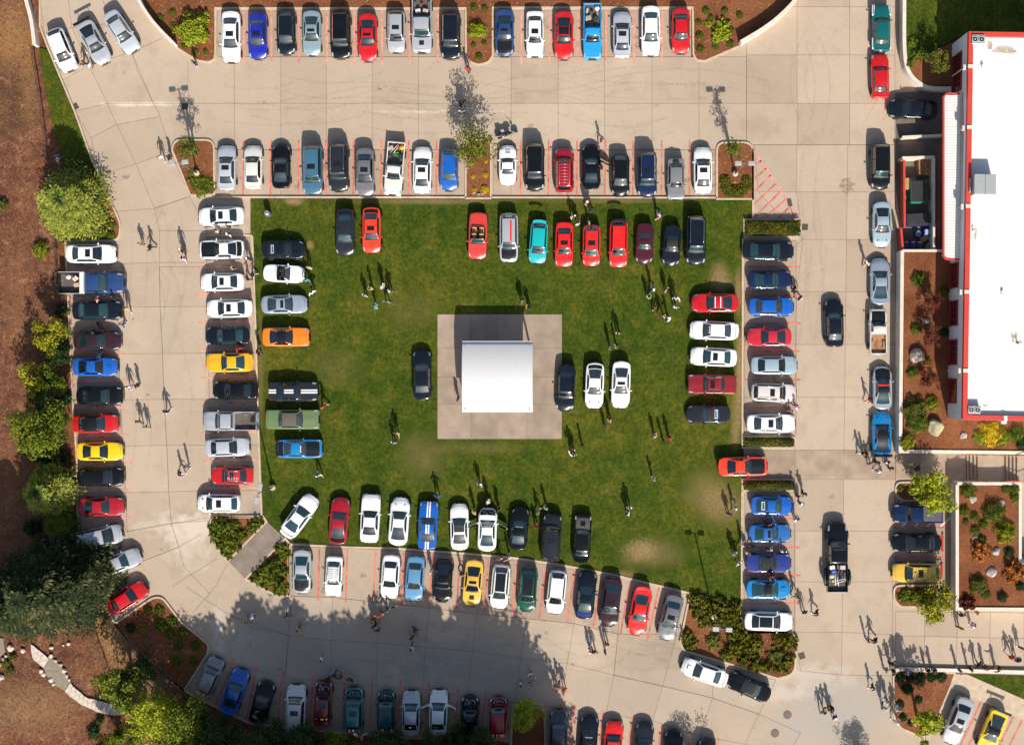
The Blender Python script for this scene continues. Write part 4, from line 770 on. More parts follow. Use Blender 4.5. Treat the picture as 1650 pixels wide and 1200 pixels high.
def loft(sty):
    p = STY[sty]; L, Wd = p['L'], p['W']; hw = Wd / 2; cf, hf, rf, df = p['f']; zn, zh, zr, zd, zt, zb = p['z']; cut = p.get('cut')
    open_ = sty in ('convertible', 'roadster')
    end = cut or 1.0
    Hk = [(0, zn * .78), (.012, zn * .93), (.035, zn), (.10, lerp(zn, zh, .45)), (cf, zh), (hf, zr - .035), ((hf + rf) / 2, zr), (rf, zr - (.045 if not cut else .02)), (df, zd)]
    if not cut: Hk += ([(lerp(df, 1, .55), lerp(zd, zt, .6))] if df < .93 else []) + [(.988, zt), (1.0, zt * .86)]
    else: Hk += [(cut, zd - .01)]
    Hf = pchip(Hk)
    if cut: wk = [(0, p['nw'] * .97), (.02, p['nw'] + .03), (.07, .95), (.16, .985), (.4, 1), (cut, .985)]
    else: wk = [(0, p['nw']), (.02, lerp(p['nw'], 1, .35)), (.06, lerp(p['nw'], 1, .68)), (.13, .975 if sty != 'sports' else .985), (.2, .99), (.5, .985 if sty == 'sports' else 1), (.82, 1.0 if sty == 'sports' else .985), (.93, lerp(p['tw'], 1, .72)), (.98, lerp(p['tw'], 1, .38)), (1, p['tw'])]
    wf = pchip(wk)
    bowf = pchip([(0, p['bf']), (.06, p['bf'] * .72), (.16, p['bf'] * .35), (cf - .03, .10), (cf, .13), (hf, .07), ((hf + rf) / 2, 0), (rf, -.05), (df, -.12 if not cut else -.01)] + ([(.985, -p['br'] * .9), (1.0, -p['br'])] if not cut and df < .94 else ([(1.0, -p['br'])] if not cut else [(cut, 0)])))
    beltf = pchip([(0, zb - .04), (cf, zb), (rf, zb + .03), (1.0, zb + .05)])
    gap = .004
    S_ = {0, .008, .022, .045, .062, .062 + gap, .10, .15, .20, cf - .018, cf, hf, rf, df, end}
    for i in range(1, 4): S_.add(lerp(.2, cf - .018, i / 4))
    for i in range(1, 6): S_.add(lerp(cf, hf, i / 6))
    for i in range(1, 7): S_.add(lerp(hf, rf, i / 7))
    for i in range(1, 5): S_.add(lerp(rf, df, i / 5))
    for d in p['doors']: S_ |= {d, d + gap}
    bp = lerp(hf, rf, .48); S_ |= {bp, bp + .018}
    if not cut:
        if df < .93: S_ |= {df + .012, lerp(df, .96, .5), .955, .955 + gap}
        S_ |= {.972, .985, .994}
    S_ = sorted(S_); st = []
    for s in S_:
        if not st or s - st[-1] > .0022: st.append(s)
    grid_ = []
    for s in st:
        w = wf(s) * hw; Hs = Hf(s)
        if s <= cf: g = 0
        elif s < hf: g = (s - cf) / (hf - cf)
        elif s <= rf: g = 1
        elif s < df: g = 1 - (s - rf) / (df - rf)
        else: g = 0
        g3 = clamp(g * 3.2); zbelt = min(beltf(s), Hs - .05); low = clamp(s / .02) * (clamp((1 - s) / .02) if not cut else 1)
        y5 = lerp(.90 * w, p['gb'] * w, g3); z5 = lerp(Hs - .045, beltf(s) + .03, g3); y6 = lerp(.80 * w, p['rw'] * hw, g); z6 = Hs - lerp(.028, .055, g); cr = lerp(.028, .045, g)
        if z6 < z5 + .004: z6 = z5 + .004
        yy = [w * .94, w * .99, w, w * .99, w * .958, y5, y6, y6 - .075, y6 * .55, .20 * hw, .06 * hw, 0]
        zz = [.20, .34, min(.56, zbelt - .12), zbelt - .07, zbelt, z5, z6]
        hd_ = clamp((s - .07) / .05) * clamp((cf - .02 - s) / .04)
        for q_, y in enumerate(yy[7:]): zz.append(max(z6 + .002, Hs - cr * (y / max(y6, .1)) ** 2) + hd_ * (((0, -.012, .022, .026, .026) if sty in ('muscle', 'sports', 'pickup', 'classic') else (.0, .020, .004, .0, .0))[q_]))
        row = []
        for y, z in zip(yy, zz):
            b_ = bowf(s) * (y / hw) ** 2; row.append((L / 2 - s * L - b_, y, z))
        full = row + [(x, -y, z) for x, y, z in reversed(row[:-1])]; grid_.append(full)
    return st, grid_, p
def shell(sty, opts):
    """returns {part name: MB} ; opts: hoodopen, top (cabrio open)"""
    st, g, p = loft(sty); cf, hf, rf, df = p['f']; cut = p.get('cut'); n = len(g[0]); parts = defaultdict(MB); gap = .0045
    open_ = sty in ('convertible', 'roadster') and 'closed' not in opts
    def put(name, i, k, mi=0, lift=0):
        m = parts[name]; q = [g[i][k], g[i][k + 1], g[i + 1][k + 1], g[i + 1][k]]; key = m.__dict__.setdefault('key', {})
        idx = []
        for kk, v in zip(((i, k), (i, k + 1), (i + 1, k + 1), (i + 1, k)), q):
            if kk not in key: key[kk] = len(m.v); m.v.append((v[0], v[1], v[2] + lift))
            idx.append(key[kk])
        m.face(idx, mi, True)
    seam = set()
    for i in range(len(st) - 1):
        a, b = st[i], st[i + 1]; mid = (a + b) / 2
        for k in range(n - 1):
            j = min(k, n - 2 - k); side = 'L' if k < (n - 1) / 2 else 'R'
            top = j >= 7; isd = any(abs(a - d) < 1e-4 and b - a < .006 for d in p['doors'])
            if mid < cf - .018:
                if .062 + .003 < mid and j >= 6: put('hood', i, k)
                elif a >= .0619 and b - a < .006 and j >= 6: put('body', i, k, 1)
                elif .022 <= mid < .10 and j in (4, 5): put('headlight' + side, i, k)
                elif mid < .022 and j >= 8: put('body', i, k, 1)
                elif isd and j <= 4: put('body', i, k, 1)
                else: put('body', i, k)
            elif mid < cf:
                put('body', i, k, 1 if j >= 6 else 0)
            elif mid < hf:
                if top: put('windshield', i, k)
                elif j == 5 and mid > lerp(cf, hf, .45): put('side_window' + side, i, k) if mid > lerp(cf, hf, .5) else put('body', i, k)
                elif open_ and j == 6: put('windshield_frame', i, k)
                elif isd and j <= 4: put('body', i, k, 1)
                else: put('body', i, k)
            elif mid < rf:
                pil = abs(a - lerp(hf, rf, .48)) < 1e-4 or abs(mid - lerp(hf, rf, .48) - .009) < .006
                if open_:
                    if j >= 5: continue
                    put('body', i, k, 1 if (isd and j <= 4) else 0); continue
                if j >= 6: put('roof', i, k)
                elif j == 5: put('body', i, k, 1) if pil else put('side_window' + side, i, k)
                elif isd and j <= 4: put('body', i, k, 1)
                else: put('body', i, k)
            elif mid < df:
                if open_:
                    if j >= 5 and mid < lerp(rf, df, .3): continue
                    if j >= 6: put('tonneau', i, k)
                    else: put('body', i, k)
                    continue
                if top: put('rear_window', i, k)
                elif j == 5 and mid < lerp(rf, df, .45) and not cut: put('side_window' + side, i, k)
                else: put('body', i, k)
            else:
                if .958 < mid < .995 and j in (3, 4) and not cut: put('taillight' + side, i, k)
                elif not cut and df < .93 and df + .01 < mid < .955 and j >= 6: put('trunk_lid', i, k)
                elif not cut and abs(a - .955) < 1e-4 and b - a < .006 and j >= 6: put('body', i, k, 1)
                else: put('body', i, k)
    # end caps and floor
    m = parts['body']
    b = len(m.v); m.v += g[0]; m.face(reversed(range(b, b + n)), 0); b = len(m.v); m.v += g[-1]; m.face(range(b, b + n), 0)
    b = len(m.v); m.v += [r[0] for r in g] + [r[-1] for r in g]; m.face(list(range(b, b + len(g))) + list(reversed(range(b + len(g), b + 2 * len(g)))), 1)
    return parts, st, g, p
def zat(g, x, y):
    """height of the shell at (x, y)"""
    best = None
    for row in g:
        for v in row[6:-6]:
            d = (v[0] - x) ** 2 + (v[1] - y) ** 2
            if best is None or d < best[0]: best = (d, v[2])
    return best[1]
def proto(sty, flags):
    key = (sty, flags)
    if key in PROTO: return PROTO[key]
    parts, st, g, p = shell(sty, flags); L, Wd = p['L'], p['W']; hw = Wd / 2; cf, hf, rf, df = p['f']; zn, zh, zr, zd, zt, zb = p['z']; cut = p.get('cut'); X = lambda s: L / 2 - s * L
    out = []   # (name, mesh, role, parent index, matrix)
    def emit(name, m, role, mats, par=None, loc=None):
        out.append((name, m.mesh(sty + '_' + name, mats), role, par, loc)); return len(out) - 1
    names = {'headlightL': 'headlight', 'headlightR': 'headlight', 'taillightL': 'taillight', 'taillightR': 'taillight', 'side_windowL': 'side_window', 'side_windowR': 'side_window'}
    if 'hood' in parts and 'hoodopen' in flags:
        m = parts['hood']; hx = X(cf - .018); hz = zh; A = R(68)
        vs = []
        for x, y, z in m.v: dx, dz = x - hx, z - hz; vs.append((hx + dx * math.cos(A) - dz * math.sin(A), y, hz + dx * math.sin(A) + dz * math.cos(A)))
        m.v = vs
        e = MB(); x0, x1 = X(.062), X(cf - .02); e.box(((x0 + x1) / 2, 0, .62), (x0 - x1, 1.25, .04)); rr = random.Random(4)
        e.box(((x0 + x1) / 2, 0, .74), (.55, .42, .26), bev=.03); e.box(((x0 + x1) / 2, .1, .88), (.42, .16, .08), 1, bev=.02); e.box((x1 + .18, .45, .76), (.24, .18, .2)); e.box((x0 - .12, 0, .72), (.06, 1.0, .2), 0)
        for k in range(7): e.box((rr.uniform(x1 + .1, x0 - .15), rr.uniform(-.5, .5), .76), (rr.uniform(.1, .25), rr.uniform(.08, .2), .12), k % 2, rz=rr.uniform(-.5, .5), bev=.02)
        e.tube([(x1 + .15, -.45, .82), (x0 - .3, -.5, .84), (x0 - .2, -.1, .84)], .04, 8, 1); emit('engine', e, 'engine', [ENG, RIM])
    order = ['body', 'hood', 'roof', 'trunk_lid', 'tonneau', 'windshield_frame', 'windshield', 'rear_window', 'side_windowL', 'side_windowR', 'headlightL', 'headlightR', 'taillightL', 'taillightR']
    for nme in order:
        if nme not in parts: continue
        nm = names.get(nme, nme); role = nm
        if nme in ('windshield', 'rear_window', 'side_windowL', 'side_windowR'): mats = [GLASS]; role = 'glass'
        elif nme.startswith('headlight'): mats = [HEAD]; role = 'head'
        elif nme.startswith('taillight'): mats = [TAIL]; role = 'tail'
        elif nme == 'body': mats = [PLACE, TRIM]
        else: mats = [PLACE]
        emit(nm, parts[nme], role, mats)
    # wheels with rims
    r_ = .33 if sty not in ('suv', 'pickup', 'minivan') else .38
    xf, xr = X(.185), X(.80 if not cut else .79)
    t = MB().lathe([(r_ * .6, -.11), (r_ - .02, -.11), (r_, -.08), (r_, .08), (r_ - .02, .11), (r_ * .6, .11)], 22, M=Matrix.Rotation(R(90), 4, 'X')); tm = t.mesh('tyre', [TYRE])
    q = MB(); q.lathe([(r_ * .62, .02), (r_ * .62, .108), (r_ * .56, .108), (r_ * .52, .06), (0, .06)], 22); 
    for k in range(5): a = k * 2 * math.pi / 5; q.box((math.cos(a) * r_ * .3, math.sin(a) * r_ * .3, .085), (r_ * .5, .07, .03), rz=a)
    rim = {}
    for s in (1, -1):
        mm = MB(); mm.add(q.v, q.f, 0, False, Matrix.Rotation(R(-90 * s), 4, 'X')); rim[s] = mm.mesh('rim', [RIM])
    for x in (xf, xr):
        for s in (1, -1):
            yo = hw - .09 + (.02 if 'wide' not in flags else .10)
            out.append(('wheel', tm, 'fixed', None, (x, s * yo, r_))); out.append(('rim', rim[s], 'rim', len(out) - 1, None))
    # mirrors
    xm = X(lerp(cf, hf, .42)); zm = zb + .11
    for s in (1, -1):
        m = MB(); m.box((xm, s * (hw + .07), zm), (.12, .17, .12), bev=.04); m.box((xm + .02, s * (hw - .01), zm - .04), (.08, .14, .04)); emit('mirror', m, 'paint', [PLACE])
    # bumper grille, plate, handles
    m = MB(); m.box((X(0) + .0, 0, zn * .55), (.05, Wd * .5, .14), bev=.02); emit('grille', m, 'fixed', [TRIM])
    m = MB(); m.box((X(1) - (.0), 0, .55), (.03, .36, .14), bev=.01); emit('number_plate', m, 'fixed', [WALLC])
    for s in (1, -1):
        m = MB(); m.tube([(X(cf) - .05, s * .42 - .1, zh + .012), (X(cf) - .16, s * .42 + .28, zh + .075)], .012, 5); emit('wiper', m, 'fixed', [TRIM])
    if 'sunroof' in flags and not cut:
        xs_ = X(lerp(hf, rf, .34)); zz = zat(g, xs_, 0); ww, ll = Wd * .20, min(.24, (rf - hf) * L * .17)
        m = MB(); gx = [-1, -.33, .33, 1]
        vs = [(xs_ + a * ll, b * ww, zat(g, xs_ + a * ll, b * ww) * 0 + zz + .014 - .012 * b * b) for a in gx for b in gx]
        m.add(vs, [(i * 4 + j, (i + 1) * 4 + j, (i + 1) * 4 + j + 1, i * 4 + j + 1) for i in range(3) for j in range(3)], 0, True); m.box((xs_, 0, zz - .01), (2 * ll, 2 * ww * .96, .02)); emit('sunroof', m, 'fixed', [SMOKE])
    if 'glassroof' in flags:
        xa, xb = X(hf + .02), X(rf - .01); m = MB(); gy = [-1, -.5, 0, .5, 1]; gxs = [lerp(xa, xb, i / 4) for i in range(5)]
        vs = [(x, b * Wd * .27, zat(g, x, 0) + .012 - .018 * b * b) for x in gxs for b in gy]
        m.add(vs, [(i * 5 + j, i * 5 + j + 1, (i + 1) * 5 + j + 1, (i + 1) * 5 + j) for i in range(4) for j in range(4)], 0, True); emit('sunroof', m, 'fixed', [SMOKE])
    if 'stripes' in flags:
        m = MB(); n = len(g[0])
        for i in range(len(st) - 1):
            mid = (st[i] + st[i + 1]) / 2
            if cf - .018 <= mid < hf or rf <= mid < df or mid < .02: continue
            for s in (1, -1):
                q_ = [(g[i][11][0], s * .05, g[i][10][2] + .005), (g[i][11][0], s * .19, g[i][9][2] + .003), (g[i + 1][11][0], s * .19, g[i + 1][9][2] + .003), (g[i + 1][11][0], s * .05, g[i + 1][10][2] + .005)]
                m.add(q_, [(0, 1, 2, 3) if s < 0 else (3, 2, 1, 0)], 0, True)
        emit('racing_stripe', m, 'fixed', [mat('white vinyl stripe', (.78, .78, .78), .4, vary=0)])
    if 'bands' in flags:
        m = MB()
        for s_ in (lerp(hf, rf, .12), lerp(hf, rf, .72)):
            x = X(s_); vs = [(x + a, y, zat(g, x, abs(y) if abs(y) < .1 else .3) + .012) for a in (-.04, .04) for y in (-.5, 0, .5)]; m.add(vs, [(0, 1, 4, 3), (1, 2, 5, 4)]); m.box((x, 0, zr + .01), (.08, 1.06, .02))
        emit('roof_bar', m, 'fixed', [mat('white roof bar', (.8, .8, .8), .4, vary=0)])
    if 'rails' in flags:
        for s in (1, -1):
            y = s * (p['rw'] * hw - .03); m = MB(); m.tube([(X(hf + .05), y, zr - .03), (X(hf + .08), y, zr + .05), (X((hf + rf) / 2), y, zr + .07), (X(rf - .05), y, zr + .04), (X(rf - .01), y, zr - .04)], .022, 6); emit('roof_rail', m, 'rail', [CHROME])
    if 'rack' in flags:
        m = MB()
        for k in range(7): m.tube([(X(lerp(hf, rf, .08 + k * .13)), -.48, zr + .07), (X(lerp(hf, rf, .08 + k * .13)), .48, zr + .07)], .015, 6)
        for s in (1, -1): m.tube([(X(hf + .03), s * .5, zr - .02), (X(hf + .04), s * .5, zr + .09), (X(rf - .04), s * .5, zr + .09), (X(rf - .02), s * .5, zr - .03)], .02, 6)
        emit('roof_rack', m, 'fixed', [RIM])
    if 'spoiler' in flags or 'wing' in flags:
        big = 'wing' in flags; m = MB(); z = (zt if df < .93 else zr) + (.30 if big else .06); x = X(.965) - (.06 if big else 0); w = Wd * (.92 if big else .74)
        vs = []; ny = 9
        for i in range(ny):
            y = lerp(-w / 2, w / 2, i / (ny - 1)); c_ = .05 * (1 - (2 * y / w) ** 2) if big else -.10 * (2 * y / w) ** 2 * -1; xx = x - (.12 * (1 - (2 * y / w) ** 2) if not big else -.0)
            for dx, dz in ((.14, .0), (.05, .02), (-.13, .035), (-.13, .015), (.05, -.01)): vs.append((xx + dx, y, z + dz))
        fs = [(i * 5 + k, (i + 1) * 5 + k, (i + 1) * 5 + (k + 1) % 5, i * 5 + (k + 1) % 5) for i in range(ny - 1) for k in range(5)] + [tuple(reversed(range(5))), tuple(range((ny - 1) * 5, ny * 5))]
        m.add(vs, fs, 0)
        for s in (1, -1):
            m.box((x, s * w * .32, z - (.17 if big else .04)), (.12, .03, .32 if big else .08))
            if big: m.box((x, s * w / 2, z + .01), (.3, .015, .16))
        emit('rear_wing' if big else 'spoiler', m, 'wing', [PLACE])
    if 'scoop' in flags:
        m = MB(); x = X(cf * .62); z = zat(g, x, 0); m.box((x, 0, z + .02), (.42, .46, .07), bev=.03); m.box((x + .2, 0, z + .02), (.03, .38, .04), 1); emit('hood_scoop', m, 'scoop', [PLACE, TRIM])
    if 'vents' in flags:
        m = MB()
        for s in (1, -1): x = X(.16); m.box((x, s * .42, zat(g, x, .42) + .0), (.20, .10, .03), rz=s * .5, bev=.01)
        emit('hood_vent', m, 'fixed', [TRIM])
    if 'louver' in flags:
        m = MB()
        for k in range(5): x = X(.13) - k * .09; m.box((x, 0, zat(g, x, 0) + .004), (.045, .5, .02))
        emit('hood_louver', m, 'fixed', [MATS['grey unit casing'] if 0 else RIM])
    if 'sticker' in flags:
        m = MB(); s_ = lerp(rf, df, .5); i = min(range(len(st)), key=lambda k: abs(st[k] - s_)); a, b = g[i], g[min(i + 1, len(st) - 1)]; dx, dz = b[11][0] - a[11][0], b[11][2] - a[11][2]; ln_ = math.hypot(dx, dz); ux, uz = dx / ln_, dz / ln_
        for (u0, u1, y0, y1, mi) in ((-.17, .17, -.42, .42, 0), (-.12, .02, -.34, .34, 1), (.05, .12, -.36, .36, 2)):
            zz = .02 + .004 * (mi > 0); vs = [(a[11][0] + ux * u + zz * -uz * -1 * 0, y, a[11][2] + uz * u + zz) for u in (u0, u1) for y in (y0, y1)]; m.add(vs, [(0, 1, 3, 2)], mi)
        emit('window_banner', m, 'fixed', [WHITELINE, TRIM, mat('banner blue', (.05, .08, .4), .5, vary=0)])
    if 'banner' in flags:   # light strip of lettering along the top of the windshield
        m = MB(); s_ = lerp(cf, hf, .84); i = min(range(len(st)), key=lambda k: abs(st[k] - s_)); a = g[i]; rr = random.Random(2); y = -.36
        sl = (g[i][11][2] - g[i - 1][11][2]) / (g[i - 1][11][0] - g[i][11][0])
        while y < .36:
            w = rr.uniform(.05, .09); m.add([(a[11][0] + .05, y, a[11][2] - .05 * sl + .02), (a[11][0] + .05, y + w, a[11][2] - .05 * sl + .02), (a[11][0] - .05, y + w, a[11][2] + .05 * sl + .02), (a[11][0] - .05, y, a[11][2] + .05 * sl + .02)], [(0, 1, 2, 3)]); y += w + .03
        emit('windshield_banner', m, 'fixed', [WHITELINE])
    if sty in ('convertible', 'roadster') and 'closed' not in flags:
        m = MB(); xa, xb = X(hf - .06), X(lerp(rf, df, .3)); w = p['gb'] * hw - .03
        m.box(((xa + xb) / 2, 0, .42), (xa - xb + .3, 2 * w, .05)); m.box((xa + .12, 0, zb - .06), (.26, 2 * w - .04, .16), bev=.05); m.box((xb - .02, 0, .68), (.05, 2 * w - .04, .5)); m.box((lerp(xa, xb, .45), 0, .58), (xa - xb - .2, .22, .22), bev=.04)
        for s in (1, -1): m.box(((xa + xb) / 2, s * w, .66), (xa - xb, .05, .46))
        emit('interior', m, 'fixed', [SEATB])
        sm = TAN if 'tan' in flags else SEATB
        rows = (.42, .85) if sty == 'convertible' else (.55,)
        for rr_ in rows:
            for s in (1, -1):
                xx = lerp(xa, xb, rr_); m = MB(); m.box((xx + .12, s * .36, .60), (.48, .46, .16), bev=.05); m.box((xx - .15, s * .36, .86), (.16, .46, .56), bev=.06); m.box((xx - .19, s * .36, 1.14), (.1, .24, .14), bev=.04); emit('seat', m, 'fixed', [sm])
        m = MB(); rg = [(math.cos(a * math.pi / 6) * .17, math.sin(a * math.pi / 6) * .17) for a in range(13)]; m.tube([(xa - .12 + v * .3, .36 + u, zb + .0 + v * .9) for u, v in rg], .018, 6); emit('steering_wheel', m, 'fixed', [TRIM])
    if 'fabtop' in flags: pass
    if cut:
        xa, xb = X(cut) - .03, X(1.0); m = MB(); zw = zb + .06; wt = .10; ow = hw * .97; fz = .72 if sty == 'pickup' else .64
        for s in (1, -1): m.box(((xa + xb) / 2, s * (ow - wt / 2), (zw + .42) / 2), (xa - xb, wt, zw - .42), bev=.02)
        m.box((xb + .05, 0, (zw + .42) / 2 - .02), (.09, 2 * ow - 2 * wt, zw - .46), bev=.02); m.box((xa - .03, 0, (zw + fz) / 2), (.06, 2 * ow - 2 * wt - .01, zw - fz - .02))
        m.box(((xa + xb) / 2, 0, .40), (xa - xb - .1, 2 * ow - .2, .12), 1)
        emit('cargo_bed', m, 'bed', [PLACE, TRIM])
        m = MB(); m.box(((xa + xb) / 2, 0, fz), (xa - xb - .14, 2 * ow - 2 * wt - .01, .05))
        for k in range(9): m.box(((xa + xb) / 2, -ow + .2 + k * (2 * ow - .4) / 8, fz + .03), (xa - xb - .2, .06, .012))
        for s in (1, -1): m.box((xr, s * (ow - .26), fz + .1), (.8, .22, .2), bev=.04)
        emit('bed_liner', m, 'liner', [mat('worn bed liner', (.12, .10, .085), .8, vary=.4, scale=2)])
        m = MB(); m.box((xb - .06, 0, .5), (.14, Wd * .92, .16), bev=.04); emit('rear_bumper', m, 'fixed', [RIM])
        for s in (1, -1): m = MB(); m.box((xb + .05, s * (ow - .04), zw - .16), (.12, .06, .3)); emit('taillight', m, 'tail', [TAIL])
        if 'wide' in flags:
            for s in (1, -1): m = MB(); m.tube([(xr - .62, s * hw * 1.0, .5), (xr - .5, s * (hw + .16), .84), (xr, s * (hw + .2), .94), (xr + .5, s * (hw + .16), .84), (xr + .62, s * hw, .5)], .13, 8); emit('fender_flare', m, 'fixed', [TRIM])
        if 'lightbar' in flags: m = MB(); m.box((X(hf) - .05, 0, zr + .04), (.08, 1.1, .07), bev=.02); emit('light_bar', m, 'fixed', [TRIM])
    if 'targa' in flags:
        m = MB(); xa, xb = X(hf + .01), X(lerp(hf, rf, .72)); vs = [(x, y, zr + .008 - .02 * abs(y)) for x in (xa, (xa + xb) / 2, xb) for y in (-.5, 0, .5)]; m.add(vs, [(i * 3 + j, i * 3 + j + 1, i * 3 + 4 + j, i * 3 + 3 + j) for i in (0, 1) for j in (0, 1)]); emit('roof_opening', m, 'fixed', [SEATB])
    if 'doors' in flags or 'doorL' in flags or 'doorR' in flags:
        xh = X(p['doors'][0]) ; Ld = (p['doors'][1] - p['doors'][0]) * L
        for s in (1, -1):
            if 'doorL' in flags and s < 0 or 'doorR' in flags and s > 0: continue
            M = Matrix.Translation((xh, s * hw * .98, 0)) @ Matrix.Rotation(s * R(-62), 4, 'Z'); m = MB(); d0 = MB(); d0.box((-Ld / 2, 0, .62), (Ld, .11, .58), bev=.03); m.add(d0.v, d0.f, 0, False, M); emit('door', m, 'paint', [PLACE])
            di = len(out) - 1; m = MB(); d0 = MB(); d0.add([(-.1, -.02, .9), (-Ld + .05, -.02, .9), (-Ld + .15, s * -.14, 1.24), (-.5, s * -.14, 1.24), (-.1, .02, .9)], [(0, 1, 2, 3)]); m.add(d0.v, d0.f, 0, False, M); out.append(('door_glass', m.mesh('door_glass', [GLASS]), 'fixed', di, None))
    PROTO[key] = (out, p); return PROTO[key]
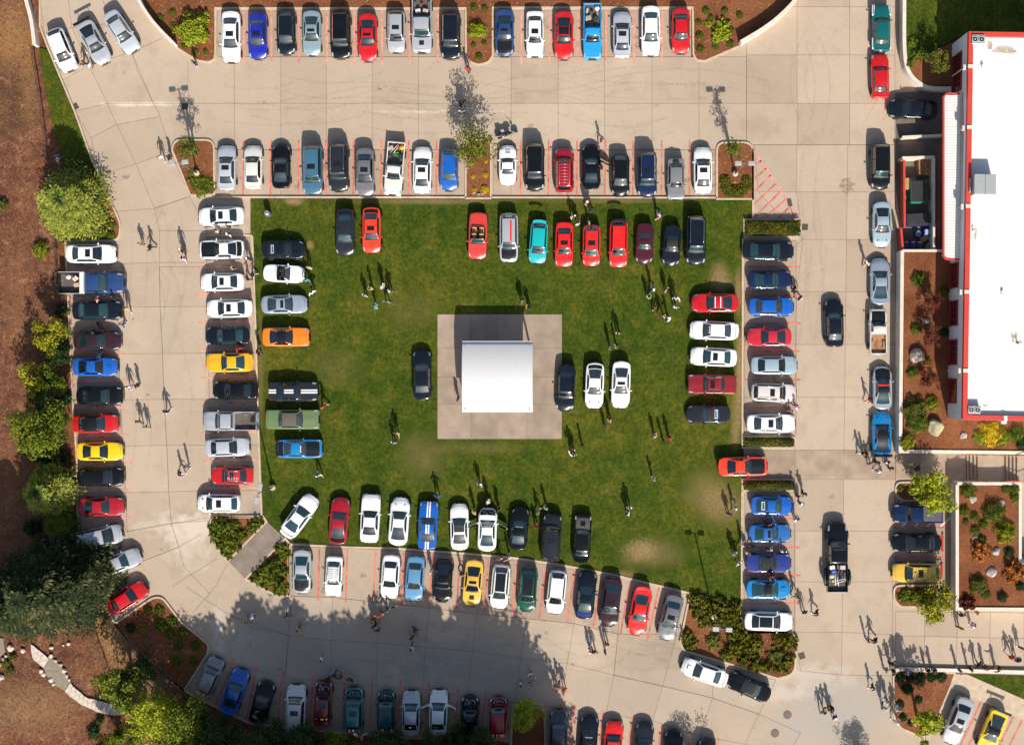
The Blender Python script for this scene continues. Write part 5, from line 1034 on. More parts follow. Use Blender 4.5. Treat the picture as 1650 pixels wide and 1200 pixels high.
# ------------------------------------------------------------------ table of vehicles: px, py, length px, heading, style, paint, options, extra wording
ROWS = {
 'in the top row': [
  (372.5, 60, 83, 270, 'sedan', 'white', 'sunroof', ''), (415.5, 59, 74, 270, 'sedan', 'royal', 'sunroof', ''), (461.5, 53, 71.5, 270, 'hatch', 'blublack', '', ''), (502.5, 54, 73, 270, 'coupe', 'teal_silver', 'sunroof', ''), (549.5, 56.5, 78, 270, 'suv', 'black', '', ''), (592.5, 61, 77, 270, 'coupe', 'red', 'sunroof', ''), (638.5, 51.5, 68, 270, 'wagon', 'silver', 'sunroof rimB', ''),
  (680, 38, 97, 270, 'pickup', 'silver', 'scoop bscoop', ''), (726.5, 58, 77, 270, 'suv', 'blublack', '', ''), (813, 53.5, 76, 270, 'coupe', 'darkblue', 'sunroof bh', ''), (862, 55.5, 74, 270, 'boxy', 'white', 'sunroof', ''), (908.5, 57.5, 78, 270, 'coupe', 'red', 'glassroof', ''), (954.5, 51.5, 90, 270, 'oldpickup', 'sky', '', ''), (1002.5, 55.5, 76, 90, 'sedan', 'palesilver', 'sunroof', ''), (1048.5, 50.5, 81, 270, 'sedan', 'white', '', ''), (1097, 50.5, 73, 270, 'sedan', 'red', '', '')],
 'at the top left corner': [(100, 81, 73, 292, 'hatch', 'white', '', ''), (151.5, 69, 76, 298, 'sports', 'silver', 'wing', ''), (196, 52, 75, 303, 'sedan', 'palesilver', '', '')],
 'in the second row': [
  (365.5, 270, 74, 90, 'sedan', 'palesilver', 'sunroof', ''), (408, 269, 72, 90, 'sedan', 'cream', '', ''), (453, 268, 73, 90, 'coupe', 'black', '', ''), (504, 274.5, 81, 270.5, 'suv', 'tealblue', 'sunroof', ''), (546, 270, 79, 270, 'suv', 'darkgrey', 'rails sunroof', ''), (588, 277.5, 78, 270, 'sedan', 'grey', 'sunroof', ''), (636, 272.5, 86, 265, 'oldpickup', 'cream', '', ''), (680.5, 273.5, 77, 89, 'sedan', 'white', 'sunroof', ''), (724, 274, 68, 268, 'hatch', 'blue', '', ''),
  (818, 265.5, 66, 90, 'roadster', 'white', 'closed louver', ''), (861.5, 269, 78, 270, 'suv', 'black', 'rails', ''), (909, 274.5, 72.5, 90, 'suv', 'crimson', 'rack', ''), (952.5, 269, 74, 90, 'coupe', 'black', 'doorR banner', ''), (999.6, 282.5, 68, 270, 'hatch', 'black', '', ''), (1042.5, 281, 74, 270, 'suv', 'navy', 'rails sunroof', ''), (1089, 289, 67, 270, 'boxy', 'midgrey', 'spare', ''), (1132.5, 274, 77, 90, 'sedan', 'white', 'sunroof', '')],
 'along the top of the lawn': [
  (556.5, 374.5, 76, 269, 'sedan', 'darkgrey', 'bt', ''), (599, 371.5, 74.5, 270, 'sedan', 'orangered', 'sunroof scoop bt wide', ''), (770, 380.5, 76, 268, 'convertible', 'coral', 'tan', ''), (820, 383.5, 80, 270, 'wagon', 'silver', 'bh redstripe', ''), (867.5, 391.5, 68, 266, 'hatch', 'aqua', 'spoiler', ''), (909, 394.5, 73, 269, 'sedan', 'brightred', 'sunroof', ''), (953, 396, 68, 269, 'hatch', 'brightred', 'sunroof', ''), (996.5, 394, 76, 269, 'wagon', 'brightred', 'bspoil spoiler', ''), (1038.5, 392.5, 66, 268, 'roadster', 'maroon', 'closed', ''), (1082.5, 396, 66, 266, 'roadster', 'blublack', 'closed', ''), (1121, 387.5, 80, 269, 'suv', 'blublack', 'rails', '')],
 'in the left lawn column': [
  (457.5, 402.5, 70, 0, 'coupe', 'blublack', 'sticker wide rimW', ''), (458, 441, 67, -3, 'roadster', 'white', '', ''), (459, 490.5, 75, 1, 'coupe', 'bluesilver', 'sunroof', ''), (461.5, 543, 76, 0, 'muscle', 'orange', 'br wide', ''), (473.5, 630.5, 80, 0, 'muscle', 'darkgrey', 'stripes', ''), (472, 675.5, 87, 0, 'classic', 'sage', 'vinyl', ''), (483.5, 722.5, 74, 0, 'muscle', 'cyan', 'bh bt banner spoiler bspoil', '')],
 'in the right lawn column': [
  (1151.5, 488, 77, 180, 'coupe', 'red', 'bands', ''), (1149, 532.5, 78, 178, 'sedan', 'white', 'spoiler banner', ''), (1149, 575, 76, 177, 'sedan', 'white', 'sunroof', ''), (1147, 619, 79, 179, 'classic', 'darkred', 'sunroof', ''), (1141, 667, 72, 180, 'roadster', 'darkgrey', 'closed sticker', '')],
 'beside the white roofed shelter': [(680.5, 603.5, 81, 91, 'sedan', 'blublack', '', ''), (911.5, 625, 75, 267, 'sedan', 'blublack', '', ''), (958, 621.5, 75, 268, 'coupe', 'white', 'vents bt', ''), (1000.5, 620, 77, 268, 'coupe', 'white', 'sunroof', '')],
 'along the bottom of the lawn': [
  (484, 830, 78, 54, 'coupe', 'white', 'spoiler', ''), (547, 838, 77, 85, 'coupe', 'crimson', 'bt', ''), (597, 834, 79, 87, 'muscle', 'white', '', ''), (643.5, 839, 79, 86, 'sports', 'white', 'vents', ''), (690, 845, 78, 87, 'muscle', 'blue', 'stripes', ''), (740.5, 847.5, 76, 91, 'coupe', 'white', 'targa', ''), (785.5, 852, 71, 88, 'sports', 'white', 'hoodopen doors banner', ''), (836.5, 851, 69, 85, 'coupe', 'black', 'banner', ''), (888.5, 865.5, 77, 86, 'suv', 'darkgrey', 'sunroof', ''), (938, 866, 75, 87, 'boxy', 'black', 'greyhood scoop spoiler', '')],
 'in the left inner column': [
  (356, 348.5, 75, 182, 'sedan', 'white', 'sunroof', ''), (357, 402, 74, 181, 'muscle', 'white', 'bh bt', ''), (358, 454.5, 72, 181, 'sedan', 'white', 'sunroof', ''), (369, 497, 75, 181, 'sedan', 'white', 'sunroof spoiler', ''), (366.5, 541, 73, 181, 'sedan', 'blublack', '', ''), (369.5, 584, 77, 181, 'muscle', 'amber', 'spoiler', ''), (379, 628.5, 74, 180, 'sedan', 'black', '', ''), (371, 678, 88, 180, 'pickup', 'silver', '', ''), (367, 720.5, 72, 2, 'sedan', 'palesilver', '', ''), (374, 766, 69, 180, 'sedan', 'red', 'sunroof rack', ''), (352, 810.5, 71, 180, 'hatch', 'white', 'sunroof vents', '')],
 'in the far left column': [
  (147.5, 409, 81, 0, 'sedan', 'white', 'sunroof', ''), (149.5, 456, 106, 0, 'pickup', 'darkblue', 'flatbed', ''), (157.5, 500, 81, 1, 'sedan', 'blublack', '', ''), (157, 549, 77, 0, 'coupe', 'plum', 'doors', ''), (154, 591, 73, 0, 'coupe', 'blue', 'scoop', ''), (161, 637.5, 75, 0, 'sedan', 'black', '', ''), (154.5, 682.5, 74, 1, 'sedan', 'red', 'br', ''), (161.5, 727, 75, 0, 'coupe', 'yellow', '', ''), (162.5, 768, 76, 1, 'hatch', 'black', '', ''), (164, 816, 75, 1, 'coupe', 'crimson', '', ''), (160, 865, 79, 12, 'minivan', 'silver', '', ''), (194.5, 905, 70, 21, 'coupe', 'silver', 'bt', ''), (205.5, 963, 71, 33, 'sedan', 'red', '', '')],
 'in the bottom row': [
  (338, 1089.5, 67, 66, 'hatch', 'midgrey', '', ''), (378.5, 1112.5, 75, 71, 'coupe', 'blue', 'scoop spoiler', ''), (422, 1131.5, 72, 75, 'coupe', 'black', '', ''), (477, 1141, 80, 88, 'suv', 'cream', 'sunroof rails', ''), (520.5, 1133, 73, 87, 'boxy', 'darkred', 'hoodopen sunroof', ''), (570, 1143, 75, 89, 'hatch', 'seagreen', 'hoodopen sunroof', ''), (622, 1146, 69, 90, 'hatch', 'pinegreen', 'hoodopen', ''), (662.5, 1148, 73, 89, 'sedan', 'silver', '', ''), (706.5, 1147, 74, 88, 'sedan', 'white', 'doors', ''), (757, 1154, 69, 89, 'coupe', 'black', 'hoodopen', ''), (803, 1155, 68, 90, 'hatch', 'crimson', 'hoodopen', ''),
  (900, 1179, 74, 88, 'sedan', 'gunmetal', '', ''), (948, 1189, 75, 86, 'coupe', 'blublack', 'banner', ''), (988, 1197, 74, 86, 'sedan', 'brightred', '', ''), (1036, 1201, 76, 84, 'sedan', 'darkgrey', '', ''), (1084, 1213, 76, 87, 'coupe', 'black', '', ''), (1135, 1228, 76, 80, 'suv', 'darkgrey', '', '')],
 'in the upper row of the lower lot': [
  (486.5, 921, 72, 269, 'coupe', 'silver', 'bh', ''), (538, 928, 65, 267, 'boxy', 'white', 'rack banner', ''), (629, 929, 72, 266, 'sedan', 'white', '', ''), (668.5, 932, 74, 266, 'sedan', 'steelblue', '', ''), (714, 935, 72, 266, 'coupe', 'black', '', ''), (762, 939, 76, 265, 'coupe', 'paleyellow', 'sunroof scoop bscoop', ''), (806, 945, 73, 265, 'hatch', 'white', 'glassroof', ''), (850, 950.5, 71, 266, 'hatch', 'green', 'glassroof', ''), (896.5, 953.5, 72, 264, 'hatch', 'white', '', ''), (944, 958, 78, 84, 'coupe', 'blublack', 'bluetrunk', ''), (984, 970, 80, 263, 'sedan', 'plum', 'sunroof', ''), (1030.5, 985, 79, 260, 'coupe', 'brightred', 'spoiler', ''), (1080, 994.5, 76, 256, 'sedan', 'grey', 'sunroof', '')],
 'at the kerb below the lower shrub bed': [(1133.8, 1082.4, 76, 161, 'sedan', 'white', 'scoop spoiler', ''), (1207, 1106.5, 74, 156, 'roadster', 'black', 'closed', '')],
 'in the right inner column': [
  (1238, 404, 83, -1, 'sedan', 'blublack', '', ''), (1241, 451, 72, 1, 'coupe', 'navy', '', ''), (1243, 494, 74, 0, 'sedan', 'blue', '', ''), (1239, 543, 73, 180, 'coupe', 'pinkred', '', ''), (1247.5, 588.5, 76, 0, 'sedan', 'iceblue', '', ''), (1247, 632.5, 74, -2, 'wagon', 'pinkwhite', 'sunroof rails', ''), (1242.5, 682, 80, 0, 'sedan', 'white', 'sunroof', '')],
 'in the lower right inner column': [(1244.5, 814.5, 71, -1, 'sports', 'blue', 'sticker', ''), (1240.5, 859, 70, 0, 'coupe', 'midblue', 'sunroof doorL', ''), (1238.5, 907, 74, 0, 'convertible', 'violetblue', 'closed fabtop', ''), (1238.5, 949, 74, 0, 'sports', 'cyan', 'br scoop wide', ''), (1239, 1000.5, 80, -2, 'sedan', 'white', 'glassroof', '')],
 'driving out of the lawn gap': [(1197.5, 751, 79, 1, 'muscle', 'orangered', 'bh spoiler', '')],
 'along the right drive': [
  (1420, 45.5, 76, 90, 'boxy', 'vgreen', 'whitefender', ''), (1418, 123, 72.5, 91, 'boxy', 'red', '', ''), (1470.5, 176, 79, 178, 'sedan', 'blublack', '', ''), (1418, 268.5, 75, 270, 'suv', 'black', '', ''), (1421, 362, 74, 270, 'coupe', 'iceblue', 'vents', ''), (1418, 452.5, 77, 90, 'sports', 'bluesilver', '', ''), (1414.5, 533.5, 74, 90, 'oldpickup', 'cream', 'bh rustbed', ''), (1422, 624, 71, 90, 'sports', 'silver', 'bh br redband', ''), (1421, 698, 74, 90, 'sports', 'cyan', 'br wing vents', '')],
 'in the middle of the right drive': [(1344, 520.5, 78, 91, 'sedan', 'blublack', '', ''), (1348.5, 897, 111, 90, 'pickup', 'black', 'wide lightbar', '')],
 'in the right stalls': [(1477.5, 827, 80, 180, 'pickup', 'navy', 'cover', ''), (1476.5, 874, 79, 180, 'sedan', 'black', '', ''), (1475.5, 922, 78, 180, 'wagon', 'paleyellow', 'sunroof', '')],
 'at the lower right corner': [(1543.5, 1161, 80, 249, 'sedan', 'silver', 'sunroof', ''), (1599, 1178, 76, 248, 'sports', 'yellow', 'br wing', '')],
}
NOUN = dict(sedan='sedan', coupe='coupe', sports='sports car', hatch='hatchback', wagon='wagon', suv='SUV', minivan='minivan', muscle='muscle coupe', classic='classic car', boxy='boxy car', roadster='roadster', convertible='convertible', pickup='pickup', oldpickup='small pickup')
CATN = dict(sedan='car', coupe='car', sports='car', hatch='car', wagon='car', suv='car', minivan='minivan', muscle='car', classic='car', boxy='car', roadster='car', convertible='car', pickup='pickup truck', oldpickup='pickup truck')
OPTW = [('hoodopen', 'with its hood open'), ('targa', 'with open roof panel'), ('stripes', 'with twin white stripes'), ('bands', 'with two white roof bars'), ('redband', 'with red band over windshield'), ('redstripe', 'with black hood and red roof stripe'), ('rustbed', 'with black hood and rusty bed'), ('whitefender', 'with white fenders'), ('flatbed', 'with white flat cargo body'), ('wing', 'with big rear wing'), ('vinyl', 'with dark roof'), ('tan', 'open over tan seats'), ('bh bt', 'with black hood and trunk'), ('bh', 'with black hood'), ('greyhood', 'with grey hood'), ('br', 'with black roof'), ('fabtop', 'with black fabric top'), ('doors', 'with both doors open'), ('doorL', 'with one door open'), ('doorR', 'with one door open'), ('rack', 'with roof rack'), ('rails', 'with roof rails'), ('bscoop', 'with dark hood scoop'), ('scoop', 'with hood scoop'), ('spare', 'with round object on its back'), ('sticker', 'with banner on rear window'), ('glassroof', 'with black glass roof'), ('louver', 'with louvred hood'), ('bt', 'with black rear deck'), ('sunroof', 'with sunroof'), ('vents', 'with small hood vents'), ('wide', 'with wide fenders'), ('spoiler', 'with rear spoiler')]
CARS = []
SHAPE = {'sunroof', 'glassroof', 'hoodopen', 'stripes', 'bands', 'rails', 'rack', 'spoiler', 'wing', 'scoop', 'vents', 'louver', 'sticker', 'banner', 'closed', 'tan', 'wide', 'lightbar', 'targa', 'doors', 'doorL', 'doorR'}
def short(c): return PAINTS[c[5]][0] + ' ' + NOUN[c[4]]
def make_car(row, c, label):
    px, py, lp, ang, sty, pk, opts, _ = c; o_ = set(opts.split()); flags = frozenset(o_ & SHAPE); out, p = proto(sty, flags)
    zg = .11 if 'lawn' in row or 'shelter' in row else .015
    if 'gap' in row: zg = .10
    pos = W(px, py, .72); Lm = lp / PPM * (1 - .72 / H); k = Lm / p['L']; ky = clamp(k ** .35, .93, 1.06)
    ROOT = {'sedan': 'sedan_car', 'coupe': 'coupe_car', 'sports': 'sports_car', 'hatch': 'hatchback_car', 'wagon': 'wagon_car', 'suv': 'suv_car', 'minivan': 'minivan', 'muscle': 'muscle_car', 'classic': 'classic_car', 'boxy': 'boxy_car', 'roadster': 'roadster_car', 'convertible': 'convertible_car', 'pickup': 'pickup_truck', 'oldpickup': 'small_pickup_truck'}[sty]
    t = bpy.data.objects.new(ROOT, None); C.objects.link(t); t.location = (pos.x, pos.y, zg); t.rotation_euler.z = R(ang); t.scale = (k, ky, 1 if k > .9 else .97); t.empty_display_size = .5
    tag(t, label, CATN[sty], 'cars and trucks parked ' + row if row not in ('driving out of the lawn gap',) else None)
    pm = paint(pk); made = []
    for name, me, role, par, loc in out:
        m = pm
        if role == 'glass' or role in ('head', 'tail', 'fixed', 'engine', 'rim', 'liner', 'rail'): m = None
        if role == 'hood' and 'bh' in o_: m = CARBON
        if role == 'hood' and 'greyhood' in o_: m = mat('worn brown grey panel', (.085, .07, .06), .5, vary=.3)
        if role == 'roof' and 'br' in o_: m = CARBON
        if role == 'roof' and 'vinyl' in o_: m = VINYL
        if role in ('roof', 'tonneau') and ('fabtop' in o_): m = FABRIC
        if role == 'roof' and sty == 'roadster' and 'closed' in o_ and pk not in ('white', 'maroon'): m = FABRIC
        if role == 'trunk_lid' and 'bt' in o_: m = CARBON
        if role == 'trunk_lid' and 'bluetrunk' in o_: m = paint('violetblue')
        if role == 'wing': m = CARBON if ('wing' in o_ or 'bspoil' in o_) else pm
        if role == 'scoop' and 'bscoop' in o_: m = TRIM
        if role == 'bed' and 'rustbed' in o_: m = paint('cream')
        if role == 'bed' and 'flatbed' in o_: m = TRIM
        x = bpy.data.objects.new(name, me); C.objects.link(x); x.parent = made[par] if par is not None else t; made.append(x)
        if loc: x.location = loc
        if m: setmat(x, 0, m)
        if role == 'glass': setmat(x, 0, GL[int(px * 7 + py) % 4])
        if role == 'rim' and 'rimW' in o_: setmat(x, 0, RIMW)
        if role == 'rim' and ('wide' in o_ and 'rimW' not in o_ or pk in ('black', 'blublack') and int(px) % 2): setmat(x, 0, RIMW if pk in ('orangered', 'orange', 'cyan') else RIMB)
        if role == 'rail' and pk in ('black', 'blublack') and int(px) % 3 == 0: setmat(x, 0, TRIM)
        if role == 'liner' and 'rustbed' in o_: setmat(x, 0, mat('rusty bed floor', (.34, .17, .09), .85, vary=.5, scale=2.5))
        if m is CARBON and name in ('hood', 'roof', 'trunk_lid'): x['label'] = 'black ' + name.replace('_', ' ')
    L, hw = p['L'], p['W'] / 2; cf, hf, rf, df = p['f']; zr = p['z'][2]; X = lambda s: L / 2 - s * L
    if 'redstripe' in o_: MB().box((X(.62), .22, zr + .005), (1.9, .16, .03), bev=.01).build('roof_stripe', paint('brightred'), t)
    if 'redband' in o_: MB().box((X(hf) + .0, 0, zr - .03), (.16, 1.16, .045), bev=.015).build('windshield_band', paint('brightred'), t)
    if 'spare' in o_:
        b = MB().lathe([(.14, .0), (.30, 0), (.33, .05), (.33, .14), (.30, .18), (.14, .16)], 20, M=Matrix.Translation((X(.88), 0, 1.0))); b.lathe([(0, .12), (.14, .12)], 16, 1, M=Matrix.Translation((X(.88), 0, 1.0))); b.build('spare_tyre', [TYRE, DGRN], t)
    if 'whitefender' in o_:
        for s in (1, -1):
            for xx, ll in ((X(.13), 1.05), (X(.83), 1.1)): MB().box((xx, s * (hw - .05), .80), (ll, .24, .26), bev=.09).build('fender', paint('white'), t)
    if 'cover' in o_: MB().box((X(.79), 0, 1.12), (L * .37, 1.55, .05), bev=.02).build('bed_cover', CARBON if pk != 'navy' else mat('slate bed cover', (.075, .075, .115), .5, vary=.15), t)
    if 'flatbed' in o_:
        b = MB()
        for s in (1, -1): b.box((X(.80) , s * .99, 1.16), (L * .40, .05, .26), bev=.02)
        b.box((X(.625), 0, 1.34), (.34, 1.98, .5), bev=.04); b.build('cargo_body', paint('white'), t)
        MB().box((X(1.0) - .16, .1, .72), (.3, .5, .1), bev=.02).build('tow_hitch', TRIM, t)
    CARS.append((t, row, c, pos)); return t
used = Counter(); planned = []
for row, cs in ROWS.items():
    for i, c in enumerate(cs):
        o_ = c[6]; w = ''
        for key, word in OPTW:
            if all(k in o_.split() for k in key.split()): w = word; break
        planned.append([row, i, c, short(c) + (' ' + w if w else '')])
def nb(cs, i):
    a = short(cs[i - 1]) if i > 0 else None; b = short(cs[i + 1]) if i < len(cs) - 1 else None
    if a and b: return f'between {a} and {b}'
    return f'next to {a or b}' if (a or b) else ''
cnt = Counter((r, d) for r, i, c, d in planned)
for r, i, c, d in planned:
    cs = ROWS[r]; vert = abs(cs[0][1] - cs[-1][1]) > abs(cs[0][0] - cs[-1][0])
    lab = f'{d} {r}'
    if cnt[(r, d)] > 1: lab = f'{short(c)} {nb(cs, i)} {r}'
    lab2 = f'{short(c)} {nb(cs, i)} {r}'
    if used[lab] : lab = lab2
    if used[lab] or len(lab.split()) > 16:
        od = ['first', 'second', 'third', 'fourth', 'fifth', 'sixth', 'seventh', 'eighth', 'ninth', 'tenth', 'eleventh', 'twelfth', 'thirteenth', 'fourteenth', 'fifteenth', 'sixteenth', 'seventeenth'][i]
        lab = f'{short(c)}, {od} from the {"top" if vert else "left"} {r}'
    used[lab] += 1; make_car(r, c, lab)
# ------------------------------------------------------------------ things lying in the truck beds
def near(px, py): return min(CARS, key=lambda k: (k[2][0] - px) ** 2 + (k[2][1] - py) ** 2)
def cargo(px, py, z, items, where):
    for i, (kind, dx, dy, col, rz, word) in enumerate(items):
        p = W(px + dx, py + dy, z); m = mat('cargo ' + word.split()[0], col, .7, vary=.3, scale=4); b = MB()
        if kind == 'box': b.box((0, 0, .17), (.5, .38, .34), bev=.02); b.box((0, 0, .343), (.5, .05, .01), 0); nm, ct = 'storage_box', 'box'
        elif kind == 'bag': b.lathe([(0, 0), (.2, .02), (.27, .12), (.2, .24), (.07, .29), (.05, .34)], 12); nm, ct = 'sack', 'bag'
        elif kind == 'tyre': b.lathe([(.16, .02), (.28, 0), (.31, .05), (.31, .15), (.28, .2), (.16, .18)], 18); nm, ct = 'loose_tyre', 'tyre'
        elif kind == 'board': b.box((0, 0, .03), (1.3, .18, .04), bev=.01); b.box((0, .05, .065), (1.1, .1, .03)); nm, ct = 'timber_board', 'board'
        elif kind == 'pole': b.tube([(-.6, 0, .3), (.55, .05, .32), (.62, .15, .32), (.5, .2, .32), (-.5, .3, .3)], .03, 6); nm, ct = 'metal_pole', 'pole'
        elif kind == 'bucket': b.lathe([(.12, 0), (.16, .3), (.17, .3), (.14, .05), (0, .05)], 14); nm, ct = 'bucket', 'bucket'
        else: b.lathe([(0, 0), (.12, .02), (.15, .1), (.1, .18), (0, .2)], 10); nm, ct = 'bundle', 'bundle'
        b.build(nm, m, loc=p, rz=rz, label=f'{word} in the bed of the {where}', cat=ct)
cargo(640, 247, .78, [('box', -10, -8, (.5, .4, .3), .3, 'tan box, upper left'), ('bag', 8, -9, (.75, .35, .02), 0, 'orange sack, upper right'), ('bucket', 1, 2, (.02, .4, .05), 0, 'green bucket, centre'), ('box', -9, 3, (.03, .03, .03), .8, 'black box, lower left'), ('bag', 0, -9, (.3, .02, .02), 0, 'dark red sack, top middle'), ('tyre', 7, 6, (.02, .02, .02), 0, 'small black tyre'), ('pole', -2, -3, (.6, .55, .5), .9, 'bent pale pole')], 'off white small pickup')
cargo(954, 22, .78, [('board', -8, 2, (.5, .42, .33), 1.5, 'pale weathered board, left'), ('board', 9, 0, (.42, .34, .27), 1.6, 'brown weathered board, right'), ('bag', 8, -8, (.7, .68, .62), 0, 'white sack, upper right'), ('box', -6, 8, (.3, .22, .14), .2, 'brown box, lower left'), ('tyre', 6, 9, (.03, .03, .03), 0, 'worn tyre, lower right'), ('bundle', 0, -3, (.02, .02, .02), 0, 'black bundle, centre')], 'light blue small pickup')
cargo(680, 15, .86, [('box', -6, 4, (.75, .76, .78), .2, 'white box near the cab'), ('box', 6, 4, (.2, .45, .62), -.2, 'pale blue box near the cab'), ('bundle', 0, -8, (.02, .02, .02), 0, 'dark bundle')], 'silver pickup in top row')
cargo(125, 456, .88, [('box', 0, 3, (.58, .36, .24), .2, 'tan box, largest'), ('box', -2, -7, (.7, .55, .5), .8, 'pinkish box, upper one'), ('bag', -14, -10, (.6, .6, .6), 0, 'white sack at the back'), ('bundle', 4, -3, (.35, .08, .03), 0, 'rust coloured bundle')], 'dark blue truck')
cargo(1348, 925, .9, [('box', -8, -12, (.75, .75, .75), .2, 'white box, upper left'), ('bag', -5, -6, (.05, .15, .6), 0, 'blue sack, upper left'), ('board', 7, 4, (.02, .03, .1), 1.5, 'navy board, right side'), ('pole', 1, 8, (.8, .8, .8), 1.7, 'white bent pole, lower half'), ('pole', 5, 12, (.75, .75, .75), .3, 'white bent pole, lowest'), ('box', 9, -12, (.55, .53, .5), 0, 'grey box, upper right'), ('bag', -8, 2, (.6, .5, .45), 0, 'beige sack, middle left'), ('bundle', -6, 10, (.6, .5, .1), 0, 'yellow bundle, lower left'), ('bucket', 0, -7, (.2, .02, .1), 0, 'dark red bucket, upper centre')], 'black wide fendered pickup')
# motorcycle
def motorcycle():
    t = bpy.data.objects.new('motorcycle', None); C.objects.link(t); t.location = W(816, 216); t.rotation_euler = (R(8), 0, R(12)); tag(t, 'black touring motorcycle standing in the aisle right of the island tree', 'motorcycle')
    for x in (-.82, .84):
        M = Matrix.Translation((x, 0, .33)) @ Matrix.Rotation(R(90), 4, 'X'); w = MB().lathe([(.22, -.07), (.31, -.06), (.33, 0), (.31, .06), (.22, .07)], 22, M=M).build('wheel', TYRE, t); MB().lathe([(.2, -.03), (.2, .03), (.06, .05), (0, .05)], 18, M=M).build('rim', RIM, w)
    MB().tube([(.45, 0, .62), (.3, 0, .82), (.05, 0, .86), (-.15, 0, .76)], [.10, .19, .2, .10], 14).build('fuel_tank', paint('black'), t)
    MB().tube([(-.1, 0, .76), (-.4, 0, .72), (-.75, 0, .84)], [.13, .19, .13], 12).build('seat', SEATB, t)
    MB().box((.08, 0, .42), (.5, .32, .36), bev=.05).build('engine', ENG, t); MB().tube([(.84, .1, .33), (.6, .1, .95), (.6, -.1, .95), (.84, -.1, .33)], .025, 6).build('fork', CHROME, t)
    MB().tube([(.3, .46, 1.02), (.48, .3, 1.06), (.56, 0, 1.0), (.48, -.3, 1.06), (.3, -.46, 1.02)], .02, 6).build('handlebar', CHROME, t); MB().lathe([(0, 0), (.1, .02), (.11, .1), (0, .14)], 14, M=Matrix.Translation((.66, 0, .9)) @ Matrix.Rotation(R(90), 4, 'Y')).build('headlight', HEAD, t)
    for s in (1, -1): MB().box((-.72, s * .28, .62), (.46, .2, .34), bev=.05).build('pannier', TRIM, t); MB().tube([(.1, s * .2, .3), (-.9, s * .22, .3)], [.035, .055], 8).build('exhaust_pipe', CHROME, t)
    MB().tube([(.62, -.2, 1.0), (.66, -.1, 1.2), (.66, .1, 1.2), (.62, .2, 1.0)], .02, 6).build('windscreen_frame', TRIM, t)
motorcycle()
# ================================================================== people
POSES = {  # elbow, wrist (right side y>0 mirrored unless given as pair), knees/ankles offsets, torso lean, head turn
 'stand': dict(e=[(-.03, .25, 1.12), (-.02, -.26, 1.12)], w=[(.08, .27, .88), (.06, -.28, .88)], k=[(.02, .10, .5), (.03, -.11, .5)], a=[(-.02, .11, .09), (-.01, -.13, .09)]),
 'phone': dict(e=[(.02, .25, 1.14), (.03, -.24, 1.14)], w=[(.26, .12, 1.2), (.27, -.10, 1.2)], k=[(.02, .10, .5), (.03, -.12, .5)], a=[(-.02, .12, .09), (0, -.15, .09)]),
 'walk': dict(e=[(.10, .24, 1.14), (-.16, -.24, 1.15)], w=[(.28, .22, .98), (-.16, -.28, .90)], k=[(.20, .09, .52), (-.08, -.10, .50)], a=[(.26, .09, .10), (-.42, -.10, .18)]),
 'hips': dict(e=[(-.10, .38, 1.14), (-.10, -.38, 1.14)], w=[(.04, .18, 1.0), (.04, -.18, 1.0)], k=[(.02, .13, .5), (.03, -.13, .5)], a=[(-.02, .17, .09), (0, -.17, .09)]),
 'point': dict(e=[(.20, .30, 1.34), (-.03, -.26, 1.12)], w=[(.44, .34, 1.38), (.08, -.26, .9)], k=[(.02, .10, .5), (.03, -.11, .5)], a=[(.04, .12, .09), (-.06, -.13, .09)]),
 'lean': dict(e=[(.30, .22, 1.1), (.28, -.22, 1.08)], w=[(.48, .2, .92), (.46, -.2, .9)], k=[(.0, .10, .5), (.02, -.12, .5)], a=[(-.06, .12, .09), (-.02, -.15, .09)], lean=.26),
 'stride': dict(e=[(-.14, .25, 1.14), (.12, -.24, 1.14)], w=[(-.12, .30, .90), (.30, -.2, 1.0)], k=[(-.06, .10, .50), (.18, -.09, .52)], a=[(-.36, .10, .15), (.22, -.09, .10)]),
 'arms': dict(e=[(.06, .27, 1.12), (.06, -.27, 1.12)], w=[(.2, .02, 1.12), (.19, -.03, 1.17)], k=[(.02, .10, .5), (.03, -.13, .5)], a=[(-.02, .12, .09), (0, -.17, .09)]),
}
